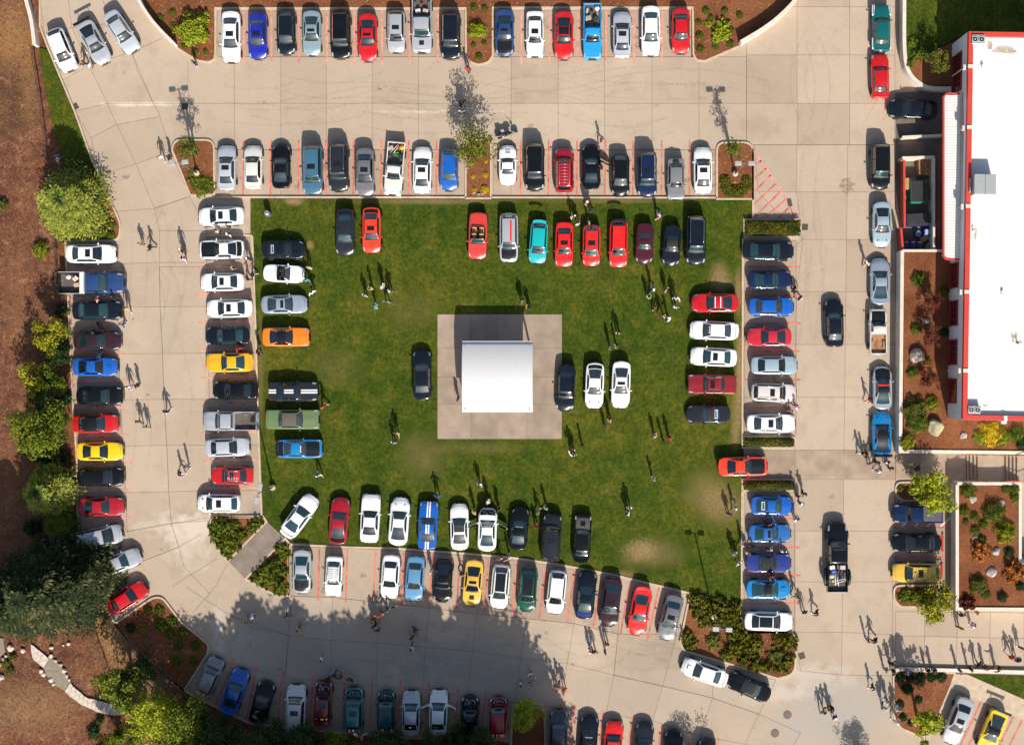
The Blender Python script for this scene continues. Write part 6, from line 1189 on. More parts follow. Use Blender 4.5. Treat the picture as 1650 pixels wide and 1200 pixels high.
def body(pose):
    P = POSES[pose]; ln_ = P.get('lean', 0); V = []; E = []; Rr = []; Lb = []
    def v(p, r, par=None, lab=''):
        x, y, z = p
        if ln_ and z > .95: x += (z - .95) * ln_ * 1.3
        V.append((x, y, z)); Rr.append(r if isinstance(r, tuple) else (r, r)); i = len(V) - 1
        if par is not None: E.append((par, i)); Lb.append((par, i, lab))
        return i
    pel = v((0, 0, .96), (.15, .11)); sp = v((-.01, 0, 1.12), (.135, .10), pel, 'top'); ch = v((0, 0, 1.30), (.155, .11), sp, 'top'); ub = v((-.01, 0, 1.42), (.10, .08), ch, 'top')
    nk = v((0, 0, 1.49), .052, ub, 'skin'); jaw = v((.03, 0, 1.56), (.066, .07), nk, 'skin'); hd = v((.01, 0, 1.645), (.082, .095), jaw, 'skin'); tp = v((0, 0, 1.71), (.06, .07), hd, 'skin')
    v((.115, 0, 1.60), .014, jaw, 'skin')
    for s, e, w, k, a in ((1, P['e'][0], P['w'][0], P['k'][0], P['a'][0]), (-1, P['e'][1], P['w'][1], P['k'][1], P['a'][1])):
        hp = v((0, s * .095, .88), (.09, .09), pel, 'leg'); kn = v(k, .062, hp, 'leg'); cf_ = v((lerp(k[0], a[0], .35) - .02, lerp(k[1], a[1], .35), lerp(k[2], a[2], .35)), .06, kn, 'shin'); an = v(a, .042, cf_, 'shin'); v((a[0] + .15, a[1] + s * .02, a[2] - .045), (.045, .032), an, 'shoe')
        sh = v((-.01, s * .175, 1.405), .068, ub, 'top'); el = v(e, .045, sh, 'sleeve'); wr = v(w, .028, el, 'fore')
        ev, wv = Vector(e), Vector(w); d = (wv - ev).normalized(); pm_ = wv + d * .07; pm = v(tuple(pm_), (.036, .02), wr, 'skin')
        side = d.cross(Vector((1, 0, 0))); side = side.normalized() if side.length > .1 else Vector((0, 1, 0)); nrm = d.cross(side)
        for fi, (o, l) in enumerate(((-.03, .055), (-.010, .07), (.010, .066), (.03, .05))):
            b_ = pm_ + d * .035 + side * o; f1 = v(tuple(b_), .010, pm, 'skin'); f2 = v(tuple(b_ + d * l * .55 + nrm * .012), .008, f1, 'skin'); v(tuple(b_ + d * l + nrm * .03), .0065, f2, 'skin')
        t1 = v(tuple(wv + d * .03 - side * .04), .010, wr, 'skin'); v(tuple(wv + d * .08 - side * .06 + nrm * .01), .008, t1, 'skin')
    me = bpy.data.meshes.new('skel'); me.from_pydata(V, E, []); o = bpy.data.objects.new('skel', me); C.objects.link(o)
    m = o.modifiers.new('skin', 'SKIN'); m.use_smooth_shade = True
    for sv, r in zip(me.skin_vertices[0].data, Rr): sv.radius = r
    me.skin_vertices[0].data[0].use_root = True
    ss = o.modifiers.new('ss', 'SUBSURF'); ss.levels = 1; ss.render_levels = 1
    dg = bpy.context.evaluated_depsgraph_get(); dg.update(); ev_ = o.evaluated_get(dg); full = bpy.data.meshes.new_from_object(ev_); full.name = 'person_body_' + pose
    bpy.data.objects.remove(o)
    full.materials.clear(); full.materials.append(PLACE)
    lab = []
    for f in full.polygons:
        c = f.center; best = None
        for a, b, l in Lb:
            A, B = Vector(V[a]), Vector(V[b]); t = clamp((c - A).dot(B - A) / max(1e-9, (B - A).length_squared)); dd = (c - A.lerp(B, t)).length - .5 * lerp(Rr[a][0], Rr[b][0], t)
            if best is None or dd < best[0]: best = (dd, l, t, a)
        l = best[1]
        if l == 'top' and c.z < 1.0: l = 'leg'
        lab.append(l)
    def clothes(name, keep, off):
        me2 = bpy.data.meshes.new(name); idx = {}; vs = []; fs = []
        for f, l in zip(full.polygons, lab):
            if l not in keep: continue
            q = []
            for vi in f.vertices:
                if vi not in idx: idx[vi] = len(vs); w = full.vertices[vi]; vs.append(tuple(w.co + w.normal * off))
                q.append(idx[vi])
            fs.append(q)
        me2.from_pydata(vs, [], fs); me2.polygons.foreach_set('use_smooth', [True] * len(fs)); me2.materials.append(PLACE); me2.update(); return me2
    hx = (1.65 - .95) * ln_ * 1.3
    hair = MB(); n = 12
    prof = [(.097, 1.60), (.103, 1.66), (.088, 1.72), (.05, 1.755), (0, 1.765)]
    hair.lathe(prof, n, M=Matrix.Translation((hx - .012, 0, 0)) @ Matrix.Diagonal((1.08, .93, 1, 1)))
    for i, p in enumerate(hair.v):
        if p[2] < 1.63 and p[0] > hx + .03: hair.v[i] = (p[0] - .02, p[1], 1.685)
    longh = MB(); longh.lathe([(.07, 1.40), (.095, 1.5)] + prof, n, M=Matrix.Translation((hx - .02, 0, 0)) @ Matrix.Diagonal((1.0, .93, 1, 1)))
    for i, p in enumerate(longh.v):
        if p[2] < 1.66 and p[0] > hx + .02: longh.v[i] = (hx + .02, p[1], max(p[2], 1.5) if p[2] > 1.55 else p[2])
    cap = MB(); cap.lathe([(.104, 1.66), (.10, 1.70), (.07, 1.755), (0, 1.77)], n, M=Matrix.Translation((hx - .005, 0, 0))); cap.box((hx + .13, 0, 1.668), (.10, .15, .012))
    shoe = clothes('shoes', {'shoe'}, .012)
    return dict(body=full, short=clothes('tshirt', {'top', 'sleeve'}, .016), tank=clothes('tank_top', {'top'}, .014), long=clothes('jacket', {'top', 'sleeve', 'fore'}, .02), pants=clothes('trousers', {'leg', 'shin'}, .014), shorts=clothes('shorts', {'leg'}, .022), shoes=shoe, hair=hair.mesh('hair', [PLACE]), longhair=longh.mesh('long_hair', [PLACE]), cap=cap.mesh('cap', [PLACE]))
BODY = {k: body(k) for k in POSES}
CLO = {'white': (.74, .74, .75), 'black': (.012, .012, .014), 'grey': (.20, .21, .22), 'navy': (.02, .03, .09), 'blue': (.03, .12, .40), 'light blue': (.30, .45, .68), 'cyan': (.03, .42, .62), 'red': (.52, .015, .02), 'orange': (.75, .13, .03), 'dark red': (.16, .015, .02), 'pink': (.62, .32, .32), 'tan': (.48, .33, .18), 'brown': (.12, .06, .03), 'lime': (.32, .75, .15), 'green': (.02, .25, .16), 'lavender': (.42, .38, .62), 'magenta': (.55, .04, .25), 'yellow': (.65, .52, .22), 'charcoal': (.05, .05, .055), 'denim': (.05, .09, .19), 'khaki': (.33, .26, .17), 'teal': (.03, .33, .30)}
def cloth(k): return mat('cloth ' + k, CLO[k], .9, vary=.15, scale=8)
SKINS = [mat('skin ' + n, c, .55, vary=.04) for n, c in (('fair', (.62, .36, .26)), ('light', (.52, .28, .19)), ('olive', (.40, .20, .12)), ('brown', (.16, .07, .04)))]
HAIRS = [('dark', mat('hair dark', (.018, .012, .009), .6, vary=.3)), ('brown', mat('hair brown', (.07, .035, .018), .6, vary=.3)), ('fair', mat('hair fair', (.34, .22, .10), .6, vary=.3))]
# px, py, top, trousers, facing (deg) or None, pose or None
PPL = """133.5 102 brown black|144 104 white grey|312 101 black blue|92 256 white grey|258 253.5 white grey|272 253.5 black charcoal|225.5 393.5 pink khaki|241.5 399 black charcoal|291.5 401 dark_red black|295 417 white denim|181 478 black charcoal|157 482.5 pink charcoal|203 498 tan khaki|196 524 light_blue denim|207 623.5 white denim|220 621 black black|267.5 662.5 black white|223 679 charcoal black|235 688 cyan khaki|289.5 762 black white|300 752.5 pink denim|151 536 black black|754 111 red black|744.5 165 black black|743.5 179 white denim|968.5 227 brown pink|970 268 black black lean|945.5 326 orange khaki|953 338 black charcoal|923.5 348.5 white khaki|931.5 360.5 white yellow|949 357 grey charcoal|1061 346 light_blue red|1051.5 464.5 white denim|1074 466.5 pink black|1044.5 479 lime charcoal|1088.5 480 white grey|1280.5 467 black black|1288.5 480 navy white|1054 496 dark_red black|1088.5 495 white grey|1066.5 508.5 black grey|1078 512.5 white pink|996.5 535 black grey|983 557.5 grey white|994 557.5 charcoal grey|974 684 black tan|983.5 676.5 black orange|1055 701 white khaki|1069 709.5 black orange|1078.5 705 red black|1283 655 white denim|1275 662 lavender black|349.5 371.7 white pink|367 377 black white|373 430 tan black|398 416 black charcoal|407.5 443 black pink|398 447.5 black black|497.5 431 pink white|494 452 teal black|503 471 white light_blue|598 463 tan white|616 460.5 white khaki|628.5 470 charcoal tan|588 475.7 white grey|604 492.5 cyan khaki|623 485.5 grey black|385.5 561 red black|417 568.5 black white|521.5 653.5 red black|639 697 tan charcoal|634 712.5 white black|513.5 765 white denim|841 485 black grey|853 496 black tan|738 642 black red|704.5 798.5 blue tan|772 779.5 white black|786 807 white navy|764.5 823.5 tan yellow|803.5 821 black black|867.5 823.5 tan charcoal|880 816.5 teal white|864 849 red magenta|820.5 895 white light_blue|805 900 pink charcoal|694.5 920 white lavender|743 923.5 dark_red black|921.5 722.5 black charcoal|923.5 732.5 white pink|938.5 718.5 black white|1052 770.5 white khaki|1014 817 white denim|1012 827.5 black blue|1184 817 white grey|1174.5 827 black khaki|1285 798.5 red black|1290.5 810 charcoal navy|1296 795 black charcoal|1283.5 836 white denim|1240 843.5 black dark_red|1198 875.5 white khaki|1213 881.5 navy black|1242.5 883 white black|1262 887 white denim|1205 891 white lavender|1183 890.5 light_blue navy|1190.5 906 white denim|1243.5 927.5 dark_red black|1283.7 959.5 tan black|1297 986 black black|1397.5 422.5 white tan|1401 643 red white|1390 731.5 black white|1396 733 black red|1404 746.5 grey charcoal|1412.5 744 black charcoal|1417 757 white denim|1429.5 744.5 white light_blue|1435 754 brown charcoal|1469.5 748 yellow khaki|1479.5 754 navy black|1467 760.5 navy white|1645 896 black charcoal|1316 987 black black|1398.6 1031 grey lavender|1410 1031.5 black black|1407 1107 black black|1327 1147 grey denim|1333.5 1141.5 tan black|1340.5 1142 black charcoal|1344.5 1155 black white|1437 1071 black black|1428 1081 grey pink|1440 1083.5 black black|1463.6 1084 lavender denim|1496 1082.5 black navy|1506 1082.5 charcoal black|1547 1082 charcoal lavender|1564 1079 black charcoal|1577 1073 black black|1590.4 1077.5 brown black|1609 1079 black tan|1631.5 1060 red black|1641.5 1065 black brown|1647 1046 black charcoal|1551 990.5 black charcoal|1573.5 985.5 orange black|1549 1012 brown black|1569 1007 white denim|1425.7 1140 lavender black|1432.6 1130.7 tan grey|1447 1141.5 light_blue white|1446 1162 white pink|1427 1124 grey white|407 994 white denim|396.7 1001 tan pink|462.8 993 charcoal navy|481 1015 tan brown|518 1062.5 white light_blue|538.6 1088.4 black charcoal|548 1090 brown black|564 1095 black dark_red|527 1094 black black|626 981 green black|618 987 brown black|608 991.5 orange black|600.5 998.5 black brown|603 1008 black black|608 1015 charcoal white|667.8 1015 navy black|663.8 1026 brown black|663.4 1043.6 white denim|854.5 1086 white denim|839.4 1101.5 white navy|856.7 1099 grey denim|901 1099 red white|895.7 1111 pink white|909.5 1110 orange red|957.5 1049.5 dark_red black|951 1048 white charcoal|978 1037.5 red black|975 1049.5 black white|583 1188 pink white|574 1183 white black"""
rp = random.Random(21); pused = Counter(); LAWNV = G(fillet(LAWNP))
def inside(p, poly):
    c = False
    for i in range(len(poly)):
        a, b = poly[i], poly[i - 1]
        if (a.y > p.y) != (b.y > p.y) and p.x < (b.x - a.x) * (p.y - a.y) / (b.y - a.y) + a.x: c = not c
    return c
CARDESC = {}
for t, row, c, pos in CARS: CARDESC[t] = t['label']
plist = []
for ent in PPL.split('|'):
    q = ent.split(); plist.append((float(q[0]), float(q[1]), q[2].replace('_', ' '), q[3].replace('_', ' '), q[4] if len(q) > 4 else None))
RS = {'in the top row': 'in top row', 'at the top left corner': 'at top left', 'in the second row': 'in second row', 'along the top of the lawn': 'on upper lawn', 'in the left lawn column': 'on left lawn', 'in the right lawn column': 'on right lawn', 'beside the white roofed shelter': 'by the shelter', 'along the bottom of the lawn': 'on lower lawn', 'in the left inner column': 'in left inner column', 'in the far left column': 'in far left column', 'in the bottom row': 'in bottom row', 'in the upper row of the lower lot': 'in lower lot', 'at the kerb below the lower shrub bed': 'at lower kerb', 'in the right inner column': 'in right inner column', 'in the lower right inner column': 'in lower right column', 'driving out of the lawn gap': 'at lawn gap', 'along the right drive': 'on right drive', 'in the middle of the right drive': 'on right drive', 'in the right stalls': 'in right stalls', 'at the lower right corner': 'at lower right'}
def where(px, py):
    bs = sorted(CARS, key=lambda k: (k[2][0] - W(px, py, 1).x) ** 2 + (k[2][1] - W(px, py, 1).y) ** 2)
    t, row, c, pos = bs[0]; dx, dy = px - c[0], py - c[1]; dist = math.hypot(dx, dy)
    if px > 1540 and py > 1000: return 'at the low white wall' if py > 1040 else 'under the planter wall'
    if 1400 < px < 1640 and 1065 < py < 1090: return 'beside the low white wall'
    if dist < 75:
        side = ('right of' if dx > 0 else 'left of') if abs(dx) > abs(dy) else ('below' if dy > 0 else 'above')
        n = short(c); same = sum(1 for k in CARS if short(k[2]) == n)
        return f'{side} {n}' + ('' if same == 1 else ' ' + RS[row])
    if inside(W(px, py), LAWNV):
        return 'on lawn ' + ('above' if py < 500 else 'below' if py > 710 else 'beside') + ' shelter' + (' to left' if px < 700 else ' to right' if px > 905 else '')
    return 'in the ' + ('top' if py < 300 else 'left' if px < 330 else 'bottom' if py > 980 and px < 1250 else 'right') + ' driving aisle'
wl = [where(p[0], p[1]) for p in plist]
desc = []
for p, w in zip(plist, wl):
    top = {'tan': 'tan top', 'black': 'black top'}.get(p[2], p[2] + ' top'); desc.append(f'person in {top}, {p[3]} bottoms, {w}')
cnt = Counter(desc); fixn = Counter(); ordn = ['leftmost', 'second from the left', 'third from the left', 'fourth from the left', 'fifth from the left']
for i, (px, py, tc_, bc, pose) in enumerate(plist):
    lab = desc[i]
    if cnt[lab] > 1:
        same = sorted([j for j in range(len(plist)) if desc[j] == lab], key=lambda j: (plist[j][0], plist[j][1])); lab = lab.replace('person in', 'the ' + ORD[same.index(i)] + ' from left in', 1) if 0 else lab + f', {ORD[same.index(i)]} from left'
    near_people = sorted(((plist[j][0] - px) ** 2 + (plist[j][1] - py) ** 2, j) for j in range(len(plist)) if j != i)
    d2, j = near_people[0]
    if d2 < 26 ** 2: face = math.atan2(-(plist[j][1] - py), plist[j][0] - px) + rp.uniform(-.4, .4)
    else:
        b = min(CARS, key=lambda k: (k[2][0] - px) ** 2 + (k[2][1] - py) ** 2 if 0 else (W(px, py, 1) - k[3]).length); face = math.atan2(b[3].y - W(px, py, 1).y, b[3].x - W(px, py, 1).x) + rp.uniform(-.5, .5)
    if pose is None:
        aisle = 'aisle' in lab or 'planter wall' in lab
        pose = rp.choice(['walk', 'stride', 'walk', 'stand'] if aisle else ['stand', 'phone', 'hips', 'arms', 'point', 'stand', 'walk', 'lean' if d2 > 900 else 'arms'])
        if aisle: face = rp.uniform(0, 6.28) if d2 > 26 ** 2 else rp.choice([.0, 3.1, 1.5, -1.5]) + rp.uniform(-.4, .4)
    B = BODY[pose]; f = W(px, py, 1.15); on = inside(f, LAWNV); z = .10 if on else .0
    if 'low white wall' in lab: f.y += .12
    o = bpy.data.objects.new('person', B['body']); C.objects.link(o); o.location = (f.x, f.y, z - .01 + .02); o.rotation_euler.z = face; s = rp.uniform(.96, 1.06); o.scale = (s * 1.03, s * 1.06, s)
    setmat(o, 0, SKINS[rp.choice([0, 0, 1, 1, 2, 3])])
    tag(o, ' '.join(lab.split()), 'person', 'people walking and talking between the cars')
    kind = rp.choice(['short', 'short', 'short', 'long', 'tank']) if tc_ not in ('black', 'charcoal') else rp.choice(['short', 'long', 'long'])
    x = link({'short': 'tshirt', 'long': 'jacket', 'tank': 'tank_top'}[kind], B[kind], o); setmat(x, 0, cloth(tc_))
    pk_ = 'shorts' if rp.random() < .35 else 'pants'; x = link('shorts' if pk_ == 'shorts' else 'trousers', B[pk_], o); setmat(x, 0, cloth(bc))
    x = link('shoes', B['shoes'], o); setmat(x, 0, cloth(rp.choice(['white', 'black', 'grey', 'white'])))
    hk = rp.choice(['hair', 'hair', 'longhair', 'cap']); x = link({'hair': 'hair', 'longhair': 'hair', 'cap': 'cap'}[hk], B[hk], o); setmat(x, 0, cloth(rp.choice(['black', 'white', 'navy', 'black'])) if hk == 'cap' else rp.choice(HAIRS[:2] + HAIRS)[1])
# ================================================================== vegetation
def leafmat(name, stops, trans=.25):
    if name in MATS: return MATS[name]
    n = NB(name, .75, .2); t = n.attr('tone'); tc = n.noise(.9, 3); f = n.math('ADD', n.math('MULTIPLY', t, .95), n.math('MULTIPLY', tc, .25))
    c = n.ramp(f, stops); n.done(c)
    tr = n.nt.nodes.new('ShaderNodeBsdfTranslucent'); n.L(c, tr.inputs[0]); mx = n.nt.nodes.new('ShaderNodeMixShader'); mx.inputs[0].default_value = trans
    out = [x for x in n.nt.nodes if x.type == 'OUTPUT_MATERIAL'][0]; n.L(n.b.outputs[0], mx.inputs[1]); n.L(tr.outputs[0], mx.inputs[2]); n.L(mx.outputs[0], out.inputs[0]); return n.m
LEAF = {
 'lime': leafmat('leaves lime', [(.15, (.08, .13, .008)), (.45, (.20, .26, .012)), (.8, (.40, .42, .03))]),
 'green': leafmat('leaves green', [(.15, (.024, .050, .006)), (.5, (.075, .115, .010)), (.85, (.20, .235, .02))]),
 'dark': leafmat('leaves dark green', [(.15, (.008, .022, .008)), (.5, (.020, .045, .012)), (.85, (.05, .085, .02))], .15),
 'fir': leafmat('needles dark', [(.1, (.006, .018, .007)), (.45, (.016, .034, .010)), (.75, (.050, .062, .018)), (.97, (.20, .17, .075))], .1),
 'cedar': leafmat('needles yellow green', [(.1, (.03, .065, .012)), (.4, (.12, .17, .022)), (.7, (.32, .35, .05)), (.95, (.46, .44, .09))], .2),
 'gold': leafmat('leaves golden', [(.15, (.04, .07, .006)), (.5, (.14, .17, .010)), (.85, (.42, .38, .02))]),
 'yellow': leafmat('leaves yellow', [(.15, (.30, .22, .01)), (.8, (.72, .50, .02))]),
 'olive': leafmat('leaves olive', [(.15, (.040, .055, .008)), (.5, (.09, .105, .014)), (.85, (.19, .19, .03))]),
 'redleaf': leafmat('leaves reddish brown', [(.15, (.06, .012, .010)), (.6, (.12, .028, .018)), (.9, (.2, .055, .03))]),
 'rust': leafmat('leaves rust orange', [(.15, (.20, .06, .012)), (.8, (.46, .17, .04))]),
 'hedge': leafmat('hedge leaves', [(.15, (.026, .034, .004)), (.5, (.075, .082, .006)), (.85, (.19, .175, .014))]),
 'ball': leafmat('ball shrub leaves', [(.15, (.03, .055, .005)), (.5, (.085, .12, .010)), (.85, (.19, .20, .018))]),
}
BARK = mat('tree bark', (.12, .085, .06), .9, vary=.3, scale=6, bump=.5, bscale=12, dist=.03)
PM = {}
def leaves(pts, size, rr, up=.5, asp=.55):
    """pts: (position, outward direction, tone)"""
    b = MB(); b.tone = []
    for p, d, t in pts:
        n = (Vector((rr.gauss(0, 1), rr.gauss(0, 1), rr.gauss(0, 1))) * .6 + d * .5 + Vector((0, 0, up))).normalized(); a = n.orthogonal().normalized(); a.rotate(Matrix.Rotation(rr.uniform(0, 6.28), 3, n)); c = n.cross(a)
        s = size * rr.uniform(.6, 1.35); k = len(b.v); b.v += [tuple(p - a * s), tuple(p + c * s * asp), tuple(p + a * s), tuple(p - c * s * asp)]; b.face((k, k + 1, k + 2, k + 3)); b.tone.append(clamp(t + rr.gauss(0, .12)))
    return b
def decid(key, h, r, seed, n=2600, leaf=.13, clumps=34, base=.35, spread=1.0):
    k = ('decid', key)
    if k in PM: return PM[k]
    rr = random.Random(seed); pts = []; cs = []; cz = h * (base + 1) / 2; hz = h * (1 - base) / 2
    for i in range(clumps):
        while True:
            q = Vector((rr.uniform(-1, 1), rr.uniform(-1, 1), rr.uniform(-1, 1)))
            if .35 < q.length < 1: break
        q *= rr.uniform(.75, 1.0); wv = 1 + .22 * math.sin(3 * math.atan2(q.y, q.x) + seed) + .12 * math.sin(5 * math.atan2(q.y, q.x) + seed * 2)
        cs.append((Vector((q.x * r * wv * spread * .85, q.y * r * wv * .85, cz + q.z * hz)), r * rr.uniform(.16, .32)))
    for i in range(n):
        c, cr = cs[rr.randrange(len(cs))]; d = Vector((rr.gauss(0, 1), rr.gauss(0, 1), rr.gauss(0, .8))); d.normalize(); rad = cr * rr.random() ** .4
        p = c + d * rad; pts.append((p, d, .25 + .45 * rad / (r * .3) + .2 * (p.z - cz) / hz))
    lv = leaves(pts, leaf, rr).mesh('crown', [PLACE])
    tb = MB(); tb.tube([(0, 0, -.1), (.02, 0, h * .25), (.05, .04, h * .5), (.0, .05, h * .8)], [h * .022 + .04, h * .018 + .03, .05, .02], 8)
    for c, cr in cs[:14]: z0 = h * rr.uniform(.22, .5); tb.tube([(.03, .02, z0), (c.x * .5, c.y * .5, lerp(z0, c.z, .65)), tuple(c)], [.05, .03, .012], 5)
    PM[k] = (lv, tb.mesh('trunk', [BARK])); return PM[k]
def conif(key, h, r, seed, levels=20, per=9, sprays=16, droop=.25, size=.26, col=1.0, pw=.85):
    k = ('conif', key)
    if k in PM: return PM[k]
    rr = random.Random(seed); b = MB(); b.tone = []; tb = MB(); tb.tube([(0, 0, -.1), (0, 0, h * .5), (0, 0, h * .97)], [h * .02 + .06, h * .012 + .03, .02], 8)
    for L_ in range(levels):
        z = h * (.10 + .88 * (L_ / levels)); R_ = r * (1 - (z / h)) ** pw * rr.uniform(.8, 1.1) + .12
        for j in range(per):
            a = rr.uniform(0, 6.28) if col < 1 else (j + rr.uniform(-.3, .3)) * 6.283 / per + L_ * .9; RR = R_ * rr.uniform(.7, 1.15); d = Vector((math.cos(a), math.sin(a), 0)); sd = Vector((-d.y, d.x, 0))
            tip = Vector((d.x * RR, d.y * RR, z - droop * RR + rr.uniform(0, .2))); st = Vector((0, 0, z))
            if L_ % 2 == 0: tb.tube([st, st.lerp(tip, .9)], [.03, .008], 4, cap=False)
            m = max(4, int(sprays * (RR / r + .25))); brt = rr.gauss(0, .14)
            for i in range(m):
                t0 = rr.randint(1, 9) / 10 + .05; s = 1 if rr.random() < .5 else -1; u = rr.random(); sbd = d * .62 + sd * s * .78; t = min(1, t0 + u * .35 * (1.05 - t0)); p = st.lerp(tip, t0) + sbd * u * (1.08 - t0) * RR * .55; ln2 = size * rr.uniform(.7, 1.4) * (1.25 - .5 * t)
                dr = (sbd + d * rr.uniform(-.1, .5) + sd * rr.uniform(-.55, .55) + Vector((0, 0, rr.uniform(-.35, .2)))).normalized(); wd = dr.cross(Vector((rr.gauss(0, .35), rr.gauss(0, .35), 1))).normalized() * ln2 * .22
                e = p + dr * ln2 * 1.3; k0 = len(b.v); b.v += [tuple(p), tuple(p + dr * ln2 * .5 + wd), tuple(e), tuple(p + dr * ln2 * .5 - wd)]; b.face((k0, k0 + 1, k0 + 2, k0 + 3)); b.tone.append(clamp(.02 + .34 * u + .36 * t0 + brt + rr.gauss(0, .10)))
    PM[k] = (b.mesh('crown', [PLACE]), tb.mesh('trunk', [BARK])); return PM[k]
def bushm(key, seed, n=520, flat=.85, leaf=.10, irr=.12):
    k = ('bush', key)
    if k in PM: return PM[k]
    rr = random.Random(seed); pts = []
    for i in range(n):
        d = Vector((rr.gauss(0, 1), rr.gauss(0, 1), abs(rr.gauss(0, 1)))); d.normalize(); q = 1 + irr * math.sin(d.x * 5 + seed) * math.cos(d.y * 6 + seed) + rr.uniform(-.1, .04) - (rr.random() ** 3) * .5
        pts.append((Vector((d.x * q, d.y * q, d.z * q * flat)), d * 1.4, .4 + .25 * rr.random() + .2 * math.sin(d.x * 7 + d.y * 9 + seed)))
    lv = leaves(pts, leaf, rr, .2, .7)
    bm = bmesh.new(); bmesh.ops.create_icosphere(bm, subdivisions=2, radius=.78)
    vs = [(v.co.x, v.co.y, max(0, v.co.z) * flat) for v in bm.verts]; fs = [[v.index for v in f.verts] for f in bm.faces]; bm.free(); nf = len(fs)
    lv.add(vs, fs, 0, True); lv.tone += [.12] * nf; PM[k] = lv.mesh('bush', [PLACE]); return PM[k]
def tree(px, py, zc, maker, leaf, label, name='tree', s=1.0, rz=0, group=None, cat='tree', z0=.08):
    """(px, py) is where the crown shows in the photograph, zc the height of that point"""
    p = W(px, py, zc); t = bpy.data.objects.new(name, None); C.objects.link(t); t.location = (p.x, p.y, z0); t.scale = (s, s, s); t.rotation_euler.z = rz; tag(t, label, cat, group)
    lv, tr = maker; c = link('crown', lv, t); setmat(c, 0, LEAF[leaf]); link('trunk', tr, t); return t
def bush(px, py, rpx, leaf, label, kind='round', h=.85, name='shrub', group=None, z0=.08, i=[0]):
    i[0] += 1; k = {'round': ('r%d' % (i[0] % 3), i[0] % 3, 620, .85, .105, .06), 'loose': ('l%d' % (i[0] % 3), 5 + i[0] % 3, 620, .8, .15, .4), 'big': ('b%d' % (i[0] % 3), 9 + i[0] % 3, 2400, .85, .055, .22)}[kind]
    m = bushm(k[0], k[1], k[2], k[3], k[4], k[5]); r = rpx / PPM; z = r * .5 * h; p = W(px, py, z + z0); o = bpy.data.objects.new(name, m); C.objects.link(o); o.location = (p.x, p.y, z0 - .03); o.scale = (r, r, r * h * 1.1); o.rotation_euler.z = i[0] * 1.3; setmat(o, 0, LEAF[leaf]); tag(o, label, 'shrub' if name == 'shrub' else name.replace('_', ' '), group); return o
def bushes(lst, leaf, what, placew, kind='round', h=.85, z0=.08, group=None):
    lst = sorted(lst); n = len(lst)
    for j, q in enumerate(lst):
        lf = q[3] if len(q) > 3 else leaf
        bush(q[0], q[1], q[2], lf, f'{what}, {ORD[j]} of {n} from left {placew}' if n > 1 else f'{what} {placew}', kind, h, group=group or f'{what}s {placew}', z0=z0)
# top beds
bushes([(258, 28, 6.5), (278, 19, 6), (278, 40, 5), (297, 74, 6), (315, 83, 5.5), (331, 83, 5.5), (334, 55, 4.5)], 'ball', 'small ball shrub', 'in the upper left bed')
bush(309, 46, 27, 'lime', 'spreading yellow green shrub among ball shrubs in upper left bed', 'big', .9); bush(326, 28, 11, 'lime', 'yellow green shrub lobe above the spreading shrub in upper left bed', 'loose', 1)
bushes([(763, 12, 6.5), (781, 13, 6), (763, 72, 5), (780, 69, 5), (771.6, 91, 6.5)], 'ball', 'small ball shrub', 'in the upper middle bed'); bush(769, 48, 15, 'lime', 'yellow green shrub in the upper middle bed', 'big', 1)
bushes([(1138, 17, 7), (1168, 17, 6.5), (1192, 24, 6.5), (1146, 28, 5.5, 'green'), (1126, 36, 6), (1127, 57, 7), (1129, 79, 7), (1153, 75, 6.5), (1177, 70, 7), (1178, 48, 6)], 'ball', 'small ball shrub', 'in the upper right bed')
bushes([(1164, 43, 12), (1157, 57, 11), (1142, 38, 6.5), (1168, 57, 9), (1152, 69, 5)], 'lime', 'loose yellow green shrub', 'in the upper right bed', 'loose', .9)
# off frame trees above the top beds whose shade lies on the mulch
# island trees
decA = decid('a', 5.0, 1.6, 3, 950, .10, 30, .36); decB = decid('b', 5.4, 2.5, 8, 2500, .105, 52, .26); decC = decid('c', 5.0, 1.35, 12, 680, .09, 24, .36)
tree(302, 240, 3.2, decA, 'green', 'small loose tree in the upper left island beside lamp post', s=.95); tree(763, 233, 3.2, decB, 'ball', 'round olive green tree at the top of the middle island', s=1.02); tree(1186, 241, 3.0, decC, 'green', 'thin small tree in the upper right island')
bushes([(316, 290, 13), (335, 293, 10), (326, 303, 13), (311, 280, 9), (339, 302, 8)], 'ball', 'dense low green shrub', 'in the upper left island', 'loose', .5)
bushes([(762, 284, 5), (782, 282, 5.5), (764, 306, 5), (781, 305, 7.5), (783, 260, 4), (760, 264, 4)], 'yellow', 'small yellow flowering clump', 'in the middle island', 'round', .8)
bushes([(1203, 252, 2.6), (1184, 293.5, 3.2)], 'yellow', 'tiny yellow flowering clump', 'in the upper right island')
for k, (x, y) in enumerate(((764, 313), (772, 315), (779, 314), (753, 273))): MB().lathe([(.08, 0), (.13, .2), (.14, .2), (.1, .03), (0, .03)], 12).build('flower_pot', STONE, loc=W(x, y, .1), label=f'small pale flower pot in the middle island, {ORD[k]} of four', cat='flower pot', group='flower pots in the middle island')
bushes([(1168, 290, 10), (1170, 303, 10), (1183, 308, 11), (1196, 305, 10), (1203, 290, 9), (1205, 300, 8), (1192, 312, 8), (1174, 312, 8)], 'hedge', 'dense low hedge shrub', 'in the upper right island', 'round', .6)
